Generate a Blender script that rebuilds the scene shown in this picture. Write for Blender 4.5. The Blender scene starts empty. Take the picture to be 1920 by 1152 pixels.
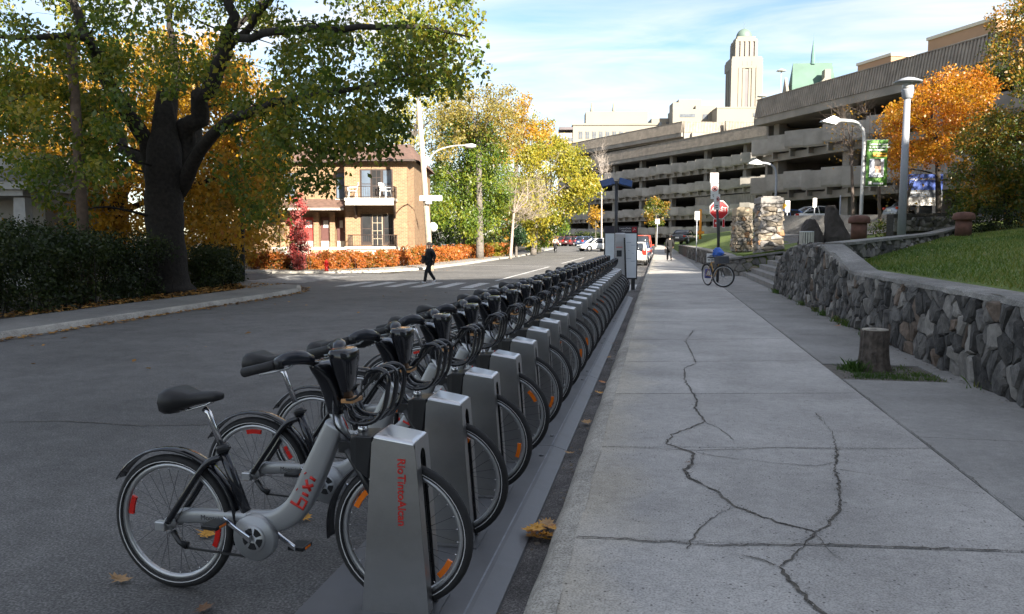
import bpy, bmesh, math, random
import numpy as np
from mathutils import Vector, Matrix, Quaternion
R = math.radians
random.seed(7)
RNG = np.random.default_rng(11)
scene = bpy.context.scene
COL = scene.collection

# ---------------------------------------------------------------- camera
cam_data = bpy.data.cameras.new('camera')
cam_data.sensor_width = 36.0
cam_data.lens = 36.0 * 1464.0 / 1920.0
cam_data.clip_start = 0.05
cam_data.clip_end = 6000.0
cam = bpy.data.objects.new('camera', cam_data)
COL.objects.link(cam)
cam.location = (0, 0, 1.72)
cam.rotation_euler = (R(90 - 5.07), 0, R(10.63))
scene.camera = cam

# ---------------------------------------------------------------- sun, sky, exposure
SUN_EL = R(25)
SUN_H = (0.6, -0.8)
world = bpy.data.worlds.new('World')
scene.world = world
world.use_nodes = True
nt = world.node_tree
nt.nodes.clear()
wo = nt.nodes.new('ShaderNodeOutputWorld')
bg = nt.nodes.new('ShaderNodeBackground')
sky = nt.nodes.new('ShaderNodeTexSky')
sky.sky_type = 'NISHITA'
sky.sun_disc = False
sky.sun_elevation = SUN_EL
sky.sun_rotation = math.atan2(SUN_H[0], SUN_H[1])
sky.altitude = 100
sky.air_density = 1.0
sky.dust_density = 0.4
sky.ozone_density = 2.2
# thin high cloud: noise on the sky dome projected to a flat cloud layer
tc = nt.nodes.new('ShaderNodeTexCoord')
sep = nt.nodes.new('ShaderNodeSeparateXYZ')
nt.links.new(tc.outputs['Generated'], sep.inputs[0])
zz = nt.nodes.new('ShaderNodeMath'); zz.operation = 'MAXIMUM'; zz.inputs[1].default_value = 0.0
nt.links.new(sep.outputs['Z'], zz.inputs[0])
za = nt.nodes.new('ShaderNodeMath'); za.operation = 'ADD'; za.inputs[1].default_value = 0.12
nt.links.new(zz.outputs[0], za.inputs[0])
dv = []
for ax, k in (('X', 1.0), ('Y', 2.2)):
    m = nt.nodes.new('ShaderNodeMath'); m.operation = 'DIVIDE'
    nt.links.new(sep.outputs[ax], m.inputs[0]); nt.links.new(za.outputs[0], m.inputs[1])
    m2 = nt.nodes.new('ShaderNodeMath'); m2.operation = 'MULTIPLY'; m2.inputs[1].default_value = k
    nt.links.new(m.outputs[0], m2.inputs[0]); dv.append(m2)
cmb = nt.nodes.new('ShaderNodeCombineXYZ')
nt.links.new(dv[0].outputs[0], cmb.inputs[0]); nt.links.new(dv[1].outputs[0], cmb.inputs[1])
mp = nt.nodes.new('ShaderNodeMapping'); mp.inputs['Rotation'].default_value = (0, 0, R(52)); mp.inputs['Location'].default_value = (3.1, 1.2, 0)
nt.links.new(cmb.outputs[0], mp.inputs[0])
cn = nt.nodes.new('ShaderNodeTexNoise'); cn.inputs['Scale'].default_value = 0.95; cn.inputs['Detail'].default_value = 9; cn.inputs['Roughness'].default_value = 0.56; cn.inputs['Distortion'].default_value = 0.5
nt.links.new(mp.outputs[0], cn.inputs['Vector'])
cr = nt.nodes.new('ShaderNodeValToRGB'); cr.color_ramp.elements[0].position = 0.36; cr.color_ramp.elements[1].position = 0.68
nt.links.new(cn.outputs['Fac'], cr.inputs[0])
cmul = nt.nodes.new('ShaderNodeMath'); cmul.operation = 'MULTIPLY'; cmul.inputs[1].default_value = 0.86
nt.links.new(cr.outputs[0], cmul.inputs[0])
mixc = nt.nodes.new('ShaderNodeMix'); mixc.data_type = 'RGBA'
nt.links.new(cmul.outputs[0], mixc.inputs['Factor'])
nt.links.new(sky.outputs[0], mixc.inputs['A'])
mixc.inputs['B'].default_value = (5.6, 5.45, 5.3, 1)
nt.links.new(mixc.outputs['Result'], bg.inputs['Color'])
bg.inputs['Strength'].default_value = 0.06
nt.links.new(bg.outputs[0], wo.inputs['Surface'])

SUN_DIR = Vector((SUN_H[0] * math.cos(SUN_EL), SUN_H[1] * math.cos(SUN_EL), math.sin(SUN_EL)))
sl = bpy.data.lights.new('sun', 'SUN')
sl.energy = 5.0
sl.angle = R(0.53)
sl.color = (1.0, 0.91, 0.78)
so = bpy.data.objects.new('sun', sl)
COL.objects.link(so)
so.rotation_euler = SUN_DIR.to_track_quat('Z', 'Y').to_euler()
so.location = (40, -50, 60)

scene.view_settings.view_transform = 'Standard'
scene.view_settings.look = 'None'
scene.view_settings.gamma = 1
scene.view_settings.use_curve_mapping = False
scene.view_settings.exposure = 1.95
scene.cycles.max_bounces = 6
scene.cycles.diffuse_bounces = 3
scene.cycles.glossy_bounces = 3
scene.cycles.transmission_bounces = 4
scene.cycles.transparent_max_bounces = 8
scene.cycles.use_adaptive_sampling = True
scene.cycles.adaptive_threshold = 0.02
scene.cycles.use_denoising = True
# ---------------------------------------------------------------- helpers
def lin(h):
    h = h.lstrip('#'); o = []
    for i in (0, 2, 4):
        c = int(h[i:i+2], 16) / 255
        o.append(c / 12.92 if c <= 0.04045 else ((c + 0.055) / 1.055) ** 2.4)
    return tuple(o)

def tag(o, label=None, cat=None, group=None, kind=None):
    if label: o['label'] = label
    if cat: o['category'] = cat
    if group: o['group'] = group
    if kind: o['kind'] = kind
    return o

def empty(name, loc=(0, 0, 0), rz=0.0):
    o = bpy.data.objects.new(name, None)
    o.empty_display_size = 0.2
    COL.objects.link(o); o.location = loc; o.rotation_euler = (0, 0, rz)
    return o

def thing(name, label, cat, loc=(0, 0, 0), rz=0.0, group=None):
    return tag(empty(name, loc, rz), label, cat, group)

class MB:
    """collects geometry; build() links it as ONE mesh object"""
    def __init__(s): s.v = []; s.f = []; s.m = []; s.sm = []
    def add(s, vs, fs, mi=0, smooth=False):
        n = len(s.v); s.v.extend([tuple(p) for p in vs])
        for f in fs:
            s.f.append(tuple(i + n for i in f)); s.m.append(mi); s.sm.append(smooth)
        return s
    def box(s, c, d, rz=0, mi=0, M=None, taper=1.0):
        x, y, z = d[0] / 2, d[1] / 2, d[2] / 2; t = taper
        vs = [(-x, -y, -z), (x, -y, -z), (x, y, -z), (-x, y, -z), (-x*t, -y*t, z), (x*t, -y*t, z), (x*t, y*t, z), (-x*t, y*t, z)]
        if M is None:
            cs, sn = math.cos(rz), math.sin(rz)
            vs = [(c[0] + a*cs - b*sn, c[1] + a*sn + b*cs, c[2] + k) for a, b, k in vs]
        else:
            vs = [tuple(M @ Vector(p) + Vector(c)) for p in vs]
        return s.add(vs, [(0, 3, 2, 1), (4, 5, 6, 7), (0, 1, 5, 4), (1, 2, 6, 5), (2, 3, 7, 6), (3, 0, 4, 7)], mi)
    def span(s, a, b, mi=0):
        return s.box([(a[i] + b[i]) / 2 for i in range(3)], [abs(b[i] - a[i]) for i in range(3)], 0, mi)
    def beam(s, a, b, w, h, mi=0):
        """rectangular bar from a to b, w across, h up"""
        a, b = Vector(a), Vector(b); d = b - a; L = d.length; d.normalize()
        up = Vector((0, 0, 1))
        if abs(d.z) > 0.99: up = Vector((0, 1, 0))
        sd = d.cross(up).normalized(); u2 = sd.cross(d)
        M = Matrix((d, sd, u2)).transposed()
        return s.box((a + b) / 2, (L, w, h), M=M, mi=mi)
    def tube(s, pts, r, n=8, mi=0, caps=True, smooth=True, flat=None):
        pts = [Vector(p) for p in pts]
        rs = r if isinstance(r, (list, tuple)) else [r] * len(pts)
        vs = []; prev = None
        for i, p in enumerate(pts):
            if i == 0: d = pts[1] - p
            elif i == len(pts) - 1: d = p - pts[i - 1]
            else: d = (pts[i + 1] - p).normalized() + (p - pts[i - 1]).normalized()
            d.normalize()
            if prev is None:
                ref = Vector((0, 0, 1)) if abs(d.z) < 0.9 else Vector((0, 1, 0))
                u = d.cross(ref).normalized()
            else:
                u = (prev - d * prev.dot(d)).normalized()
            prev = u; w = d.cross(u)
            for k in range(n):
                a = 2 * math.pi * k / n
                fy = flat if flat else 1.0
                vs.append(p + (u * math.cos(a) * fy + w * math.sin(a)) * rs[i])
        fs = []
        for i in range(len(pts) - 1):
            for k in range(n):
                fs.append((i*n + k, i*n + (k+1) % n, (i+1)*n + (k+1) % n, (i+1)*n + k))
        if caps:
            fs.append(tuple(range(n - 1, -1, -1))); fs.append(tuple((len(pts)-1)*n + k for k in range(n)))
        return s.add(vs, fs, mi, smooth)
    def lathe(s, prof, c=(0, 0, 0), n=16, mi=0, smooth=True, axis='z'):
        vs = []
        for (r, z) in prof:
            for k in range(n):
                a = 2 * math.pi * k / n
                x, y = r * math.cos(a), r * math.sin(a)
                q = (x, y, z) if axis == 'z' else ((z, x, y) if axis == 'x' else (x, z, y))
                vs.append((c[0] + q[0], c[1] + q[1], c[2] + q[2]))
        fs = []
        for i in range(len(prof) - 1):
            for k in range(n):
                q = (i*n + k, i*n + (k+1) % n, (i+1)*n + (k+1) % n, (i+1)*n + k)
                fs.append(q if axis != 'y' else q[::-1])
        fs.append(tuple(range(n - 1, -1, -1))); fs.append(tuple((len(prof)-1)*n + k for k in range(n)))
        return s.add(vs, fs, mi, smooth)
    def prism(s, poly, O, U, V, W, mi=0, smooth=False):
        """polygon (u,v) on axes U,V from origin O, extruded by vector W"""
        O, U, V, W = Vector(O), Vector(U), Vector(V), Vector(W); n = len(poly)
        a = [O + U * p[0] + V * p[1] for p in poly]; b = [p + W for p in a]
        fs = [tuple(range(n)), tuple(range(2*n - 1, n - 1, -1))]
        fs += [(i, n + i, n + (i+1) % n, (i+1) % n) for i in range(n)]
        return s.add(a + b, fs, mi, smooth)
    def loft(s, rings, mi=0, smooth=True, caps=True, closed=True):
        n = len(rings[0]); vs = [p for r in rings for p in r]; fs = []
        for i in range(len(rings) - 1):
            for k in range(n if closed else n - 1):
                fs.append((i*n + k, i*n + (k+1) % n, (i+1)*n + (k+1) % n, (i+1)*n + k))
        if caps:
            fs.append(tuple(range(n - 1, -1, -1))); fs.append(tuple((len(rings)-1)*n + k for k in range(n)))
        return s.add(vs, fs, mi, smooth)
    def mesh(s, name, mats):
        me = bpy.data.meshes.new(name)
        me.from_pydata(s.v, [], s.f)
        if not isinstance(mats, (list, tuple)): mats = [mats]
        for m in mats: me.materials.append(m)
        me.polygons.foreach_set('material_index', s.m)
        me.polygons.foreach_set('use_smooth', s.sm)
        bm = bmesh.new(); bm.from_mesh(me); bmesh.ops.recalc_face_normals(bm, faces=bm.faces); bm.to_mesh(me); bm.free()
        me.update()
        return me
    def build(s, name, mats, parent=None, bevel=0, seg=2, loc=None, auto=None):
        o = bpy.data.objects.new(name, s.mesh(name, mats)); COL.objects.link(o)
        if parent: o.parent = parent
        if loc: o.location = loc
        if bevel:
            b = o.modifiers.new('bevel', 'BEVEL'); b.width = bevel; b.segments = seg; b.limit_method = 'ANGLE'; b.angle_limit = R(35)
        return o

def obj_from(me, name, parent=None, M=None):
    o = bpy.data.objects.new(name, me); COL.objects.link(o)
    if parent: o.parent = parent
    if M is not None: o.matrix_local = M
    return o

def copy_tree(o, parent=None):
    c = o.copy(); COL.objects.link(c); c.parent = parent
    for ch in list(o.children): copy_tree(ch, c)
    return c

def raw_mesh(name, verts, faces_flat, nper, mat, smooth=False):
    """numpy arrays -> mesh with faces of nper corners"""
    me = bpy.data.meshes.new(name)
    nv = len(verts); nf = len(faces_flat) // nper
    me.vertices.add(nv); me.vertices.foreach_set('co', np.asarray(verts, dtype=np.float32).ravel())
    me.loops.add(nf * nper); me.loops.foreach_set('vertex_index', np.asarray(faces_flat, dtype=np.int32))
    me.polygons.add(nf); me.polygons.foreach_set('loop_start', np.arange(0, nf * nper, nper, dtype=np.int32))
    me.polygons.foreach_set('loop_total', np.full(nf, nper, dtype=np.int32))
    me.materials.append(mat)
    me.update(calc_edges=True)
    return me

_FONT_CACHE = {}
def text(txt, size, mat, parent=None, M=None, name='lettering', align='CENTER', extrude=0.0, bold=0.0, xs=1.0):
    """lettering as a flat mesh in the XY plane of M"""
    cu = bpy.data.curves.new(name, 'FONT'); cu.body = txt; cu.size = size
    cu.align_x = align; cu.align_y = 'CENTER'; cu.extrude = extrude; cu.offset = bold; cu.resolution_u = 3
    t = bpy.data.objects.new(name, cu); COL.objects.link(t)
    dg = bpy.context.evaluated_depsgraph_get()
    me = bpy.data.meshes.new_from_object(t.evaluated_get(dg))
    bpy.data.objects.remove(t); bpy.data.curves.remove(cu)
    me.materials.clear(); me.materials.append(mat)
    if xs != 1.0: me.transform(Matrix.Diagonal((xs, 1, 1, 1)))
    o = obj_from(me, name, parent, M)
    return o

def frame_M(o, xax, yax):
    """matrix with local X along xax and local Y along yax at o"""
    x = Vector(xax).normalized(); y = Vector(yax); y = (y - x * y.dot(x)).normalized(); z = x.cross(y)
    M = Matrix((x, y, z)).transposed().to_4x4(); M.translation = Vector(o)
    return M

# ---------------------------------------------------------------- materials
MATS = {}
def mat(name, col, rough=0.6, metal=0.0, var=0.12, scale=6.0, bump=0.0, bscale=60.0, objvar=0.0, spec=None, coat=0.0, emit=None, dirt=None, dscale=1.2, damt=0.5, islvar=None):
    if name in MATS: return MATS[name]
    m = bpy.data.materials.new(name); m.use_nodes = True
    t = m.node_tree; b = t.nodes['Principled BSDF']
    b.inputs['Roughness'].default_value = rough; b.inputs['Metallic'].default_value = metal
    if spec is not None: b.inputs['Specular IOR Level'].default_value = spec
    if coat: b.inputs['Coat Weight'].default_value = coat; b.inputs['Coat Roughness'].default_value = 0.08
    if isinstance(col, str): col = lin(col)
    co = t.nodes.new('ShaderNodeTexCoord')
    n = t.nodes.new('ShaderNodeTexNoise'); n.inputs['Scale'].default_value = scale; n.inputs['Detail'].default_value = 6
    t.links.new(co.outputs['Object'], n.inputs['Vector'])
    r = t.nodes.new('ShaderNodeValToRGB')
    r.color_ramp.elements[0].position = 0.3; r.color_ramp.elements[1].position = 0.7
    r.color_ramp.elements[0].color = tuple(max(0, c * (1 - var)) for c in col) + (1,)
    r.color_ramp.elements[1].color = tuple(min(1, c * (1 + var)) for c in col) + (1,)
    t.links.new(n.outputs['Fac'], r.inputs[0])
    out = r.outputs[0]
    if dirt is not None:
        if isinstance(dirt, str): dirt = lin(dirt)
        n2 = t.nodes.new('ShaderNodeTexNoise'); n2.inputs['Scale'].default_value = dscale; n2.inputs['Detail'].default_value = 8; n2.inputs['Roughness'].default_value = 0.65
        t.links.new(co.outputs['Object'], n2.inputs['Vector'])
        r2 = t.nodes.new('ShaderNodeValToRGB'); r2.color_ramp.elements[0].position = 0.45; r2.color_ramp.elements[1].position = 0.7
        t.links.new(n2.outputs['Fac'], r2.inputs[0])
        mm = t.nodes.new('ShaderNodeMath'); mm.operation = 'MULTIPLY'; mm.inputs[1].default_value = damt
        t.links.new(r2.outputs[0], mm.inputs[0])
        mx = t.nodes.new('ShaderNodeMix'); mx.data_type = 'RGBA'
        t.links.new(mm.outputs[0], mx.inputs['Factor']); t.links.new(out, mx.inputs['A']); mx.inputs['B'].default_value = tuple(dirt) + (1,)
        out = mx.outputs['Result']
    if objvar or islvar:
        hsv = t.nodes.new('ShaderNodeHueSaturation')
        if objvar:
            oi = t.nodes.new('ShaderNodeObjectInfo'); rnd = oi.outputs['Random']; a = objvar
        else:
            gi = t.nodes.new('ShaderNodeNewGeometry'); rnd = gi.outputs['Random Per Island']; a = islvar
        mr = t.nodes.new('ShaderNodeMapRange'); mr.inputs['To Min'].default_value = 1 - a; mr.inputs['To Max'].default_value = 1 + a
        t.links.new(rnd, mr.inputs['Value']); t.links.new(mr.outputs[0], hsv.inputs['Value']); t.links.new(out, hsv.inputs['Color'])
        out = hsv.outputs['Color']
    t.links.new(out, b.inputs['Base Color'])
    if bump:
        nb = t.nodes.new('ShaderNodeTexNoise'); nb.inputs['Scale'].default_value = bscale; nb.inputs['Detail'].default_value = 5
        t.links.new(co.outputs['Object'], nb.inputs['Vector'])
        bp = t.nodes.new('ShaderNodeBump'); bp.inputs['Strength'].default_value = bump; bp.inputs['Distance'].default_value = 0.02
        t.links.new(nb.outputs['Fac'], bp.inputs['Height']); t.links.new(bp.outputs[0], b.inputs['Normal'])
    if emit:
        b.inputs['Emission Color'].default_value = tuple(emit[:3]) + (1,); b.inputs['Emission Strength'].default_value = emit[3]
    MATS[name] = m
    return m

def speckle(name, cols, rough=0.85, scales=(260, 3, 0.5), big=0.25, spots=None, bump=0.25, objvar=0.0):
    """mineral surface: fine aggregate, patches, wide stains. cols = (dark, mid, light)"""
    m = bpy.data.materials.new(name); m.use_nodes = True
    t = m.node_tree; b = t.nodes['Principled BSDF']; b.inputs['Roughness'].default_value = rough
    b.inputs['Specular IOR Level'].default_value = 0.3
    co = t.nodes.new('ShaderNodeTexCoord')
    def noise(sc, det=4, ro=0.6):
        n = t.nodes.new('ShaderNodeTexNoise'); n.inputs['Scale'].default_value = sc; n.inputs['Detail'].default_value = det; n.inputs['Roughness'].default_value = ro
        t.links.new(co.outputs['Object'], n.inputs['Vector']); return n
    n1 = noise(scales[0], 2); r = t.nodes.new('ShaderNodeValToRGB')
    e = r.color_ramp.elements; e[0].position = 0.33; e[1].position = 0.70
    e[0].color = tuple(cols[0]) + (1,); e[1].color = tuple(cols[2]) + (1,)
    k = e.new(0.5); k.color = tuple(cols[1]) + (1,)
    t.links.new(n1.outputs['Fac'], r.inputs[0])
    out = r.outputs[0]
    for sc, amt in ((scales[1], big * 0.6), (scales[2], big), (14, big * .5)):
        n2 = noise(sc, 7, 0.6)
        mr = t.nodes.new('ShaderNodeMapRange'); mr.inputs['From Min'].default_value = 0.3; mr.inputs['From Max'].default_value = 0.7
        mr.inputs['To Min'].default_value = 1 - amt; mr.inputs['To Max'].default_value = 1 + amt
        t.links.new(n2.outputs['Fac'], mr.inputs['Value'])
        mu = t.nodes.new('ShaderNodeMix'); mu.data_type = 'RGBA'; mu.blend_type = 'MULTIPLY'; mu.inputs['Factor'].default_value = 1
        t.links.new(out, mu.inputs['A']); t.links.new(mr.outputs[0], mu.inputs['B']); out = mu.outputs['Result']
    if spots:
        v = t.nodes.new('ShaderNodeTexVoronoi'); v.inputs['Scale'].default_value = spots[0]
        t.links.new(co.outputs['Object'], v.inputs['Vector'])
        ns = noise(spots[0] * 0.4, 3)
        lt = t.nodes.new('ShaderNodeMath'); lt.operation = 'LESS_THAN'; lt.inputs[1].default_value = spots[1]
        t.links.new(v.outputs['Distance'], lt.inputs[0])
        gt = t.nodes.new('ShaderNodeMath'); gt.operation = 'GREATER_THAN'; gt.inputs[1].default_value = 0.54
        t.links.new(ns.outputs['Fac'], gt.inputs[0])
        an = t.nodes.new('ShaderNodeMath'); an.operation = 'MULTIPLY'
        t.links.new(lt.outputs[0], an.inputs[0]); t.links.new(gt.outputs[0], an.inputs[1])
        an2 = t.nodes.new('ShaderNodeMath'); an2.operation = 'MULTIPLY'; an2.inputs[1].default_value = spots[3] if len(spots) > 3 else 0.8
        t.links.new(an.outputs[0], an2.inputs[0])
        mx = t.nodes.new('ShaderNodeMix'); mx.data_type = 'RGBA'
        t.links.new(an2.outputs[0], mx.inputs['Factor']); t.links.new(out, mx.inputs['A']); mx.inputs['B'].default_value = tuple(spots[2]) + (1,)
        out = mx.outputs['Result']
    if objvar:
        oi = t.nodes.new('ShaderNodeObjectInfo'); mr = t.nodes.new('ShaderNodeMapRange'); mr.inputs['To Min'].default_value = 1 - objvar; mr.inputs['To Max'].default_value = 1 + objvar
        t.links.new(oi.outputs['Random'], mr.inputs['Value'])
        mu = t.nodes.new('ShaderNodeMix'); mu.data_type = 'RGBA'; mu.blend_type = 'MULTIPLY'; mu.inputs['Factor'].default_value = 1
        t.links.new(out, mu.inputs['A']); t.links.new(mr.outputs[0], mu.inputs['B']); out = mu.outputs['Result']
    t.links.new(out, b.inputs['Base Color'])
    if bump:
        nb = noise(scales[0] * 0.5, 4); bp = t.nodes.new('ShaderNodeBump'); bp.inputs['Strength'].default_value = bump; bp.inputs['Distance'].default_value = 0.01
        t.links.new(nb.outputs['Fac'], bp.inputs['Height']); t.links.new(bp.outputs[0], b.inputs['Normal'])
    MATS[name] = m
    return m

def leafmat(name, cols, trans=0.35, rough=0.6, clump=0.5, cscale=0.5):
    """foliage: colour picked per leaf, drifting over the crown"""
    m = bpy.data.materials.new(name); m.use_nodes = True
    t = m.node_tree; t.nodes.clear()
    o = t.nodes.new('ShaderNodeOutputMaterial')
    gi = t.nodes.new('ShaderNodeNewGeometry'); co = t.nodes.new('ShaderNodeTexCoord')
    n = t.nodes.new('ShaderNodeTexNoise'); n.inputs['Scale'].default_value = cscale; n.inputs['Detail'].default_value = 3
    t.links.new(co.outputs['Object'], n.inputs['Vector'])
    mr = t.nodes.new('ShaderNodeMapRange'); mr.inputs['From Min'].default_value = 0.3; mr.inputs['From Max'].default_value = 0.7
    t.links.new(n.outputs['Fac'], mr.inputs['Value'])
    mx = t.nodes.new('ShaderNodeMix'); mx.data_type = 'FLOAT'; mx.inputs['Factor'].default_value = clump
    t.links.new(gi.outputs['Random Per Island'], mx.inputs['A']); t.links.new(mr.outputs[0], mx.inputs['B'])
    r = t.nodes.new('ShaderNodeValToRGB'); e = r.color_ramp.elements
    k = len(cols)
    while len(e) < k: e.new(0.5)
    for i, c in enumerate(cols):
        e[i].position = 0.12 + 0.76 * i / max(1, k - 1); e[i].color = tuple(c) + (1,)
    t.links.new(mx.outputs['Result'], r.inputs[0])
    d = t.nodes.new('ShaderNodeBsdfDiffuse'); d.inputs['Roughness'].default_value = 0.5
    tr = t.nodes.new('ShaderNodeBsdfTranslucent'); g = t.nodes.new('ShaderNodeBsdfGlossy'); g.inputs['Roughness'].default_value = 0.45; g.inputs['Color'].default_value = (1, 1, 1, 1)
    t.links.new(r.outputs[0], d.inputs['Color']); t.links.new(r.outputs[0], tr.inputs['Color'])
    s1 = t.nodes.new('ShaderNodeMixShader'); s1.inputs[0].default_value = trans
    t.links.new(d.outputs[0], s1.inputs[1]); t.links.new(tr.outputs[0], s1.inputs[2])
    s2 = t.nodes.new('ShaderNodeMixShader'); s2.inputs[0].default_value = 0.03
    t.links.new(s1.outputs[0], s2.inputs[1]); t.links.new(g.outputs[0], s2.inputs[2])
    t.links.new(s2.outputs[0], o.inputs['Surface'])
    MATS[name] = m
    return m

def glassmat(name, tint=(0.02, 0.025, 0.03), rough=0.04):
    return mat(name, tint, rough=rough, var=0.3, scale=0.8, spec=0.8)

steel = mat('brushed_steel', (0.42, 0.42, 0.42), rough=0.36, metal=1.0, var=0.10, scale=3, bump=0.04, bscale=120, dirt=(0.30, 0.30, 0.29), dscale=5, damt=.5)
alu = mat('aluminium_paint', (0.36, 0.37, 0.38), rough=0.38, metal=0.55, var=0.05, scale=5)
chrome = mat('chrome', (0.7, 0.7, 0.71), rough=0.18, metal=1.0, var=0.04)
blackp = mat('black_plastic', (0.016, 0.017, 0.019), rough=0.32, var=0.2)
blackg = mat('black_gloss', (0.013, 0.014, 0.018), rough=0.16, var=0.15, coat=0.3)
rubber = mat('tyre_rubber', (0.018, 0.018, 0.019), rough=0.75, var=0.25, scale=20)
rimm = mat('rim_alloy', (0.5, 0.51, 0.52), rough=0.35, metal=0.8, var=0.05)
spokem = mat('spoke_steel', (0.10, 0.10, 0.11), rough=0.4, metal=0.8, var=0.05)
redp = mat('red_print', lin('#c8281f'), rough=0.5, var=0.05)
redref = mat('red_reflector', lin('#c02018'), rough=0.25, var=0.1)
orgref = mat('orange_reflector', lin('#e8761a'), rough=0.25, var=0.1)
whitep = mat('white_paint', (0.75, 0.75, 0.73), rough=0.5, var=0.04)
whiteref = mat('reflective_white', (0.7, 0.7, 0.7), rough=0.4, var=0.03)
darkm = mat('dark_metal', (0.03, 0.031, 0.033), rough=0.45, var=0.2)
greyp = mat('grey_paint', (0.30, 0.32, 0.36), rough=0.5, var=0.06)
# ---------------------------------------------------------------- ground, road, pavements
def gz(y):
    t = min(1, max(0, (y - 70) / 35)); return 0.45 * t * t * (3 - 2 * t)

asphalt = speckle('asphalt', ((0.068, 0.067, 0.066), (0.118, 0.116, 0.113), (0.21, 0.207, 0.20)), scales=(75, 2.5, 0.22), big=0.30, bump=0.5, spots=(34, 0.16, (0.25, 0.245, 0.235), 0.55))
concrete = speckle('pavement_concrete', ((0.25, 0.243, 0.232), (0.37, 0.36, 0.345), (0.46, 0.448, 0.43)), scales=(95, 1.6, 0.45), big=0.24, bump=0.5, spots=(26, 0.17, (0.09, 0.086, 0.08), 0.85), objvar=.07)
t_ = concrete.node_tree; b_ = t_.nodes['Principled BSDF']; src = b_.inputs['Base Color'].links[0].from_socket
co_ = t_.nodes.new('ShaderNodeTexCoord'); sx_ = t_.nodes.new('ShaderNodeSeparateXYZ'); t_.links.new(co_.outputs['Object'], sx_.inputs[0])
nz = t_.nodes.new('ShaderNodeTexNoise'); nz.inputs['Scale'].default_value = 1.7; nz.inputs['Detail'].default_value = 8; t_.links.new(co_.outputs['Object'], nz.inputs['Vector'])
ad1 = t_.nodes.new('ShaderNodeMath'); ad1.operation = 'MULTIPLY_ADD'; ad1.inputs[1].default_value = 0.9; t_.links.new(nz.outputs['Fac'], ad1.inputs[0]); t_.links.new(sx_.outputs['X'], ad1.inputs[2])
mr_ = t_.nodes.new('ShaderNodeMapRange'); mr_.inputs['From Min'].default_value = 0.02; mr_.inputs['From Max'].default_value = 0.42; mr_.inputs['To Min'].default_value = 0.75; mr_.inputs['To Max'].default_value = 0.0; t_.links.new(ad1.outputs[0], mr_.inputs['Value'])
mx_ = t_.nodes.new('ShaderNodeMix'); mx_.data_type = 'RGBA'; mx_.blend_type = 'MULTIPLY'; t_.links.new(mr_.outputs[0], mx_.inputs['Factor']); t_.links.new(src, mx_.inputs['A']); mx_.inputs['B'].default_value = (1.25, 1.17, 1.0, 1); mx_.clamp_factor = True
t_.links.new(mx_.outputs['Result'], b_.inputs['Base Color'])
concrete2 = speckle('pavement_concrete_warm', ((0.19, 0.185, 0.175), (0.25, 0.245, 0.235), (0.31, 0.305, 0.295)), scales=(150, 2.0, 0.6), big=0.22, bump=0.3, spots=(22, 0.10, (0.10, 0.10, 0.09), 0.6))
kerbm = speckle('kerb_concrete', ((0.22, 0.205, 0.18), (0.38, 0.36, 0.32), (0.52, 0.50, 0.45)), scales=(90, 5, 0.8), big=0.28, bump=0.5, spots=(30, 0.16, (0.10, 0.095, 0.09), 0.8))
gutterm = speckle('gutter_asphalt', ((0.045, 0.042, 0.040), (0.085, 0.08, 0.078), (0.2, 0.19, 0.185)), scales=(110, 6, 1.2), big=0.4, bump=0.6, spots=(25, 0.2, (0.24, 0.23, 0.22), 0.6))
soil = speckle('soil', ((0.02, 0.017, 0.013), (0.045, 0.038, 0.028), (0.09, 0.075, 0.05)), scales=(60, 4, 0.6), big=0.35, bump=0.6)
lawnm = speckle('lawn_ground', ((0.05, 0.085, 0.014), (0.095, 0.14, 0.024), (0.16, 0.18, 0.04)), scales=(45, 1.5, 0.3), big=0.3, bump=0.8)
markm = speckle('road_marking', ((0.22, 0.22, 0.22), (0.52, 0.52, 0.52), (0.62, 0.62, 0.62)), scales=(40, 5, 1), big=0.2, bump=0.1)

def sheet(name, xs, ys, zf, m, kind='structure', parent=None):
    mb = MB(); nx, ny = len(xs), len(ys)
    vs = [(x, y, zf(x, y)) for y in ys for x in xs]
    fs = [(j*nx + i, j*nx + i + 1, (j+1)*nx + i + 1, (j+1)*nx + i) for j in range(ny - 1) for i in range(nx - 1)]
    mb.add(vs, fs, 0, True)
    o = mb.build(name, m, parent)
    if kind and not parent: o['kind'] = kind
    return o

far_ys = [-60, -20, 0, 20, 40, 60, 70, 75, 80, 85, 90, 95, 100, 105, 120, 160, 250, 500, 1500, 4000]
sheet('ground', [-3000, -400, -100, -30, -12, -6, 0, 6, 30, 100, 400, 3000], far_ys, lambda x, y: gz(y) - 0.03, soil)
# the street runs along Y; a side street leaves to the left between Y 25 and 33
sheet('road', [-12.6, -11.5, -9, -6, -3, -0.58], [-20, -5, 0, 5, 10, 15, 20, 30, 40, 50, 60, 70, 75, 80, 85, 90, 95, 100, 105, 130, 160, 220], lambda x, y: gz(y), asphalt)
side = MB(); side.add([(-12.6, 22, 0.0), (-12.6, 36, 0.0), (-30, 35, 0.0), (-90, 33, 0), (-90, 25.5, 0), (-30, 27.5, 0), (-17, 27.4, 0), (-14.6, 26.2, 0), (-12.9, 23.6, 0)], [tuple(range(9))])
tag(side.build('side_road', asphalt), kind='structure')
sheet('car_park_road', [-60, -30, -12.6], [96, 100, 105, 130, 160, 200], lambda x, y: gz(y) - 0.004, asphalt)

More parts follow.
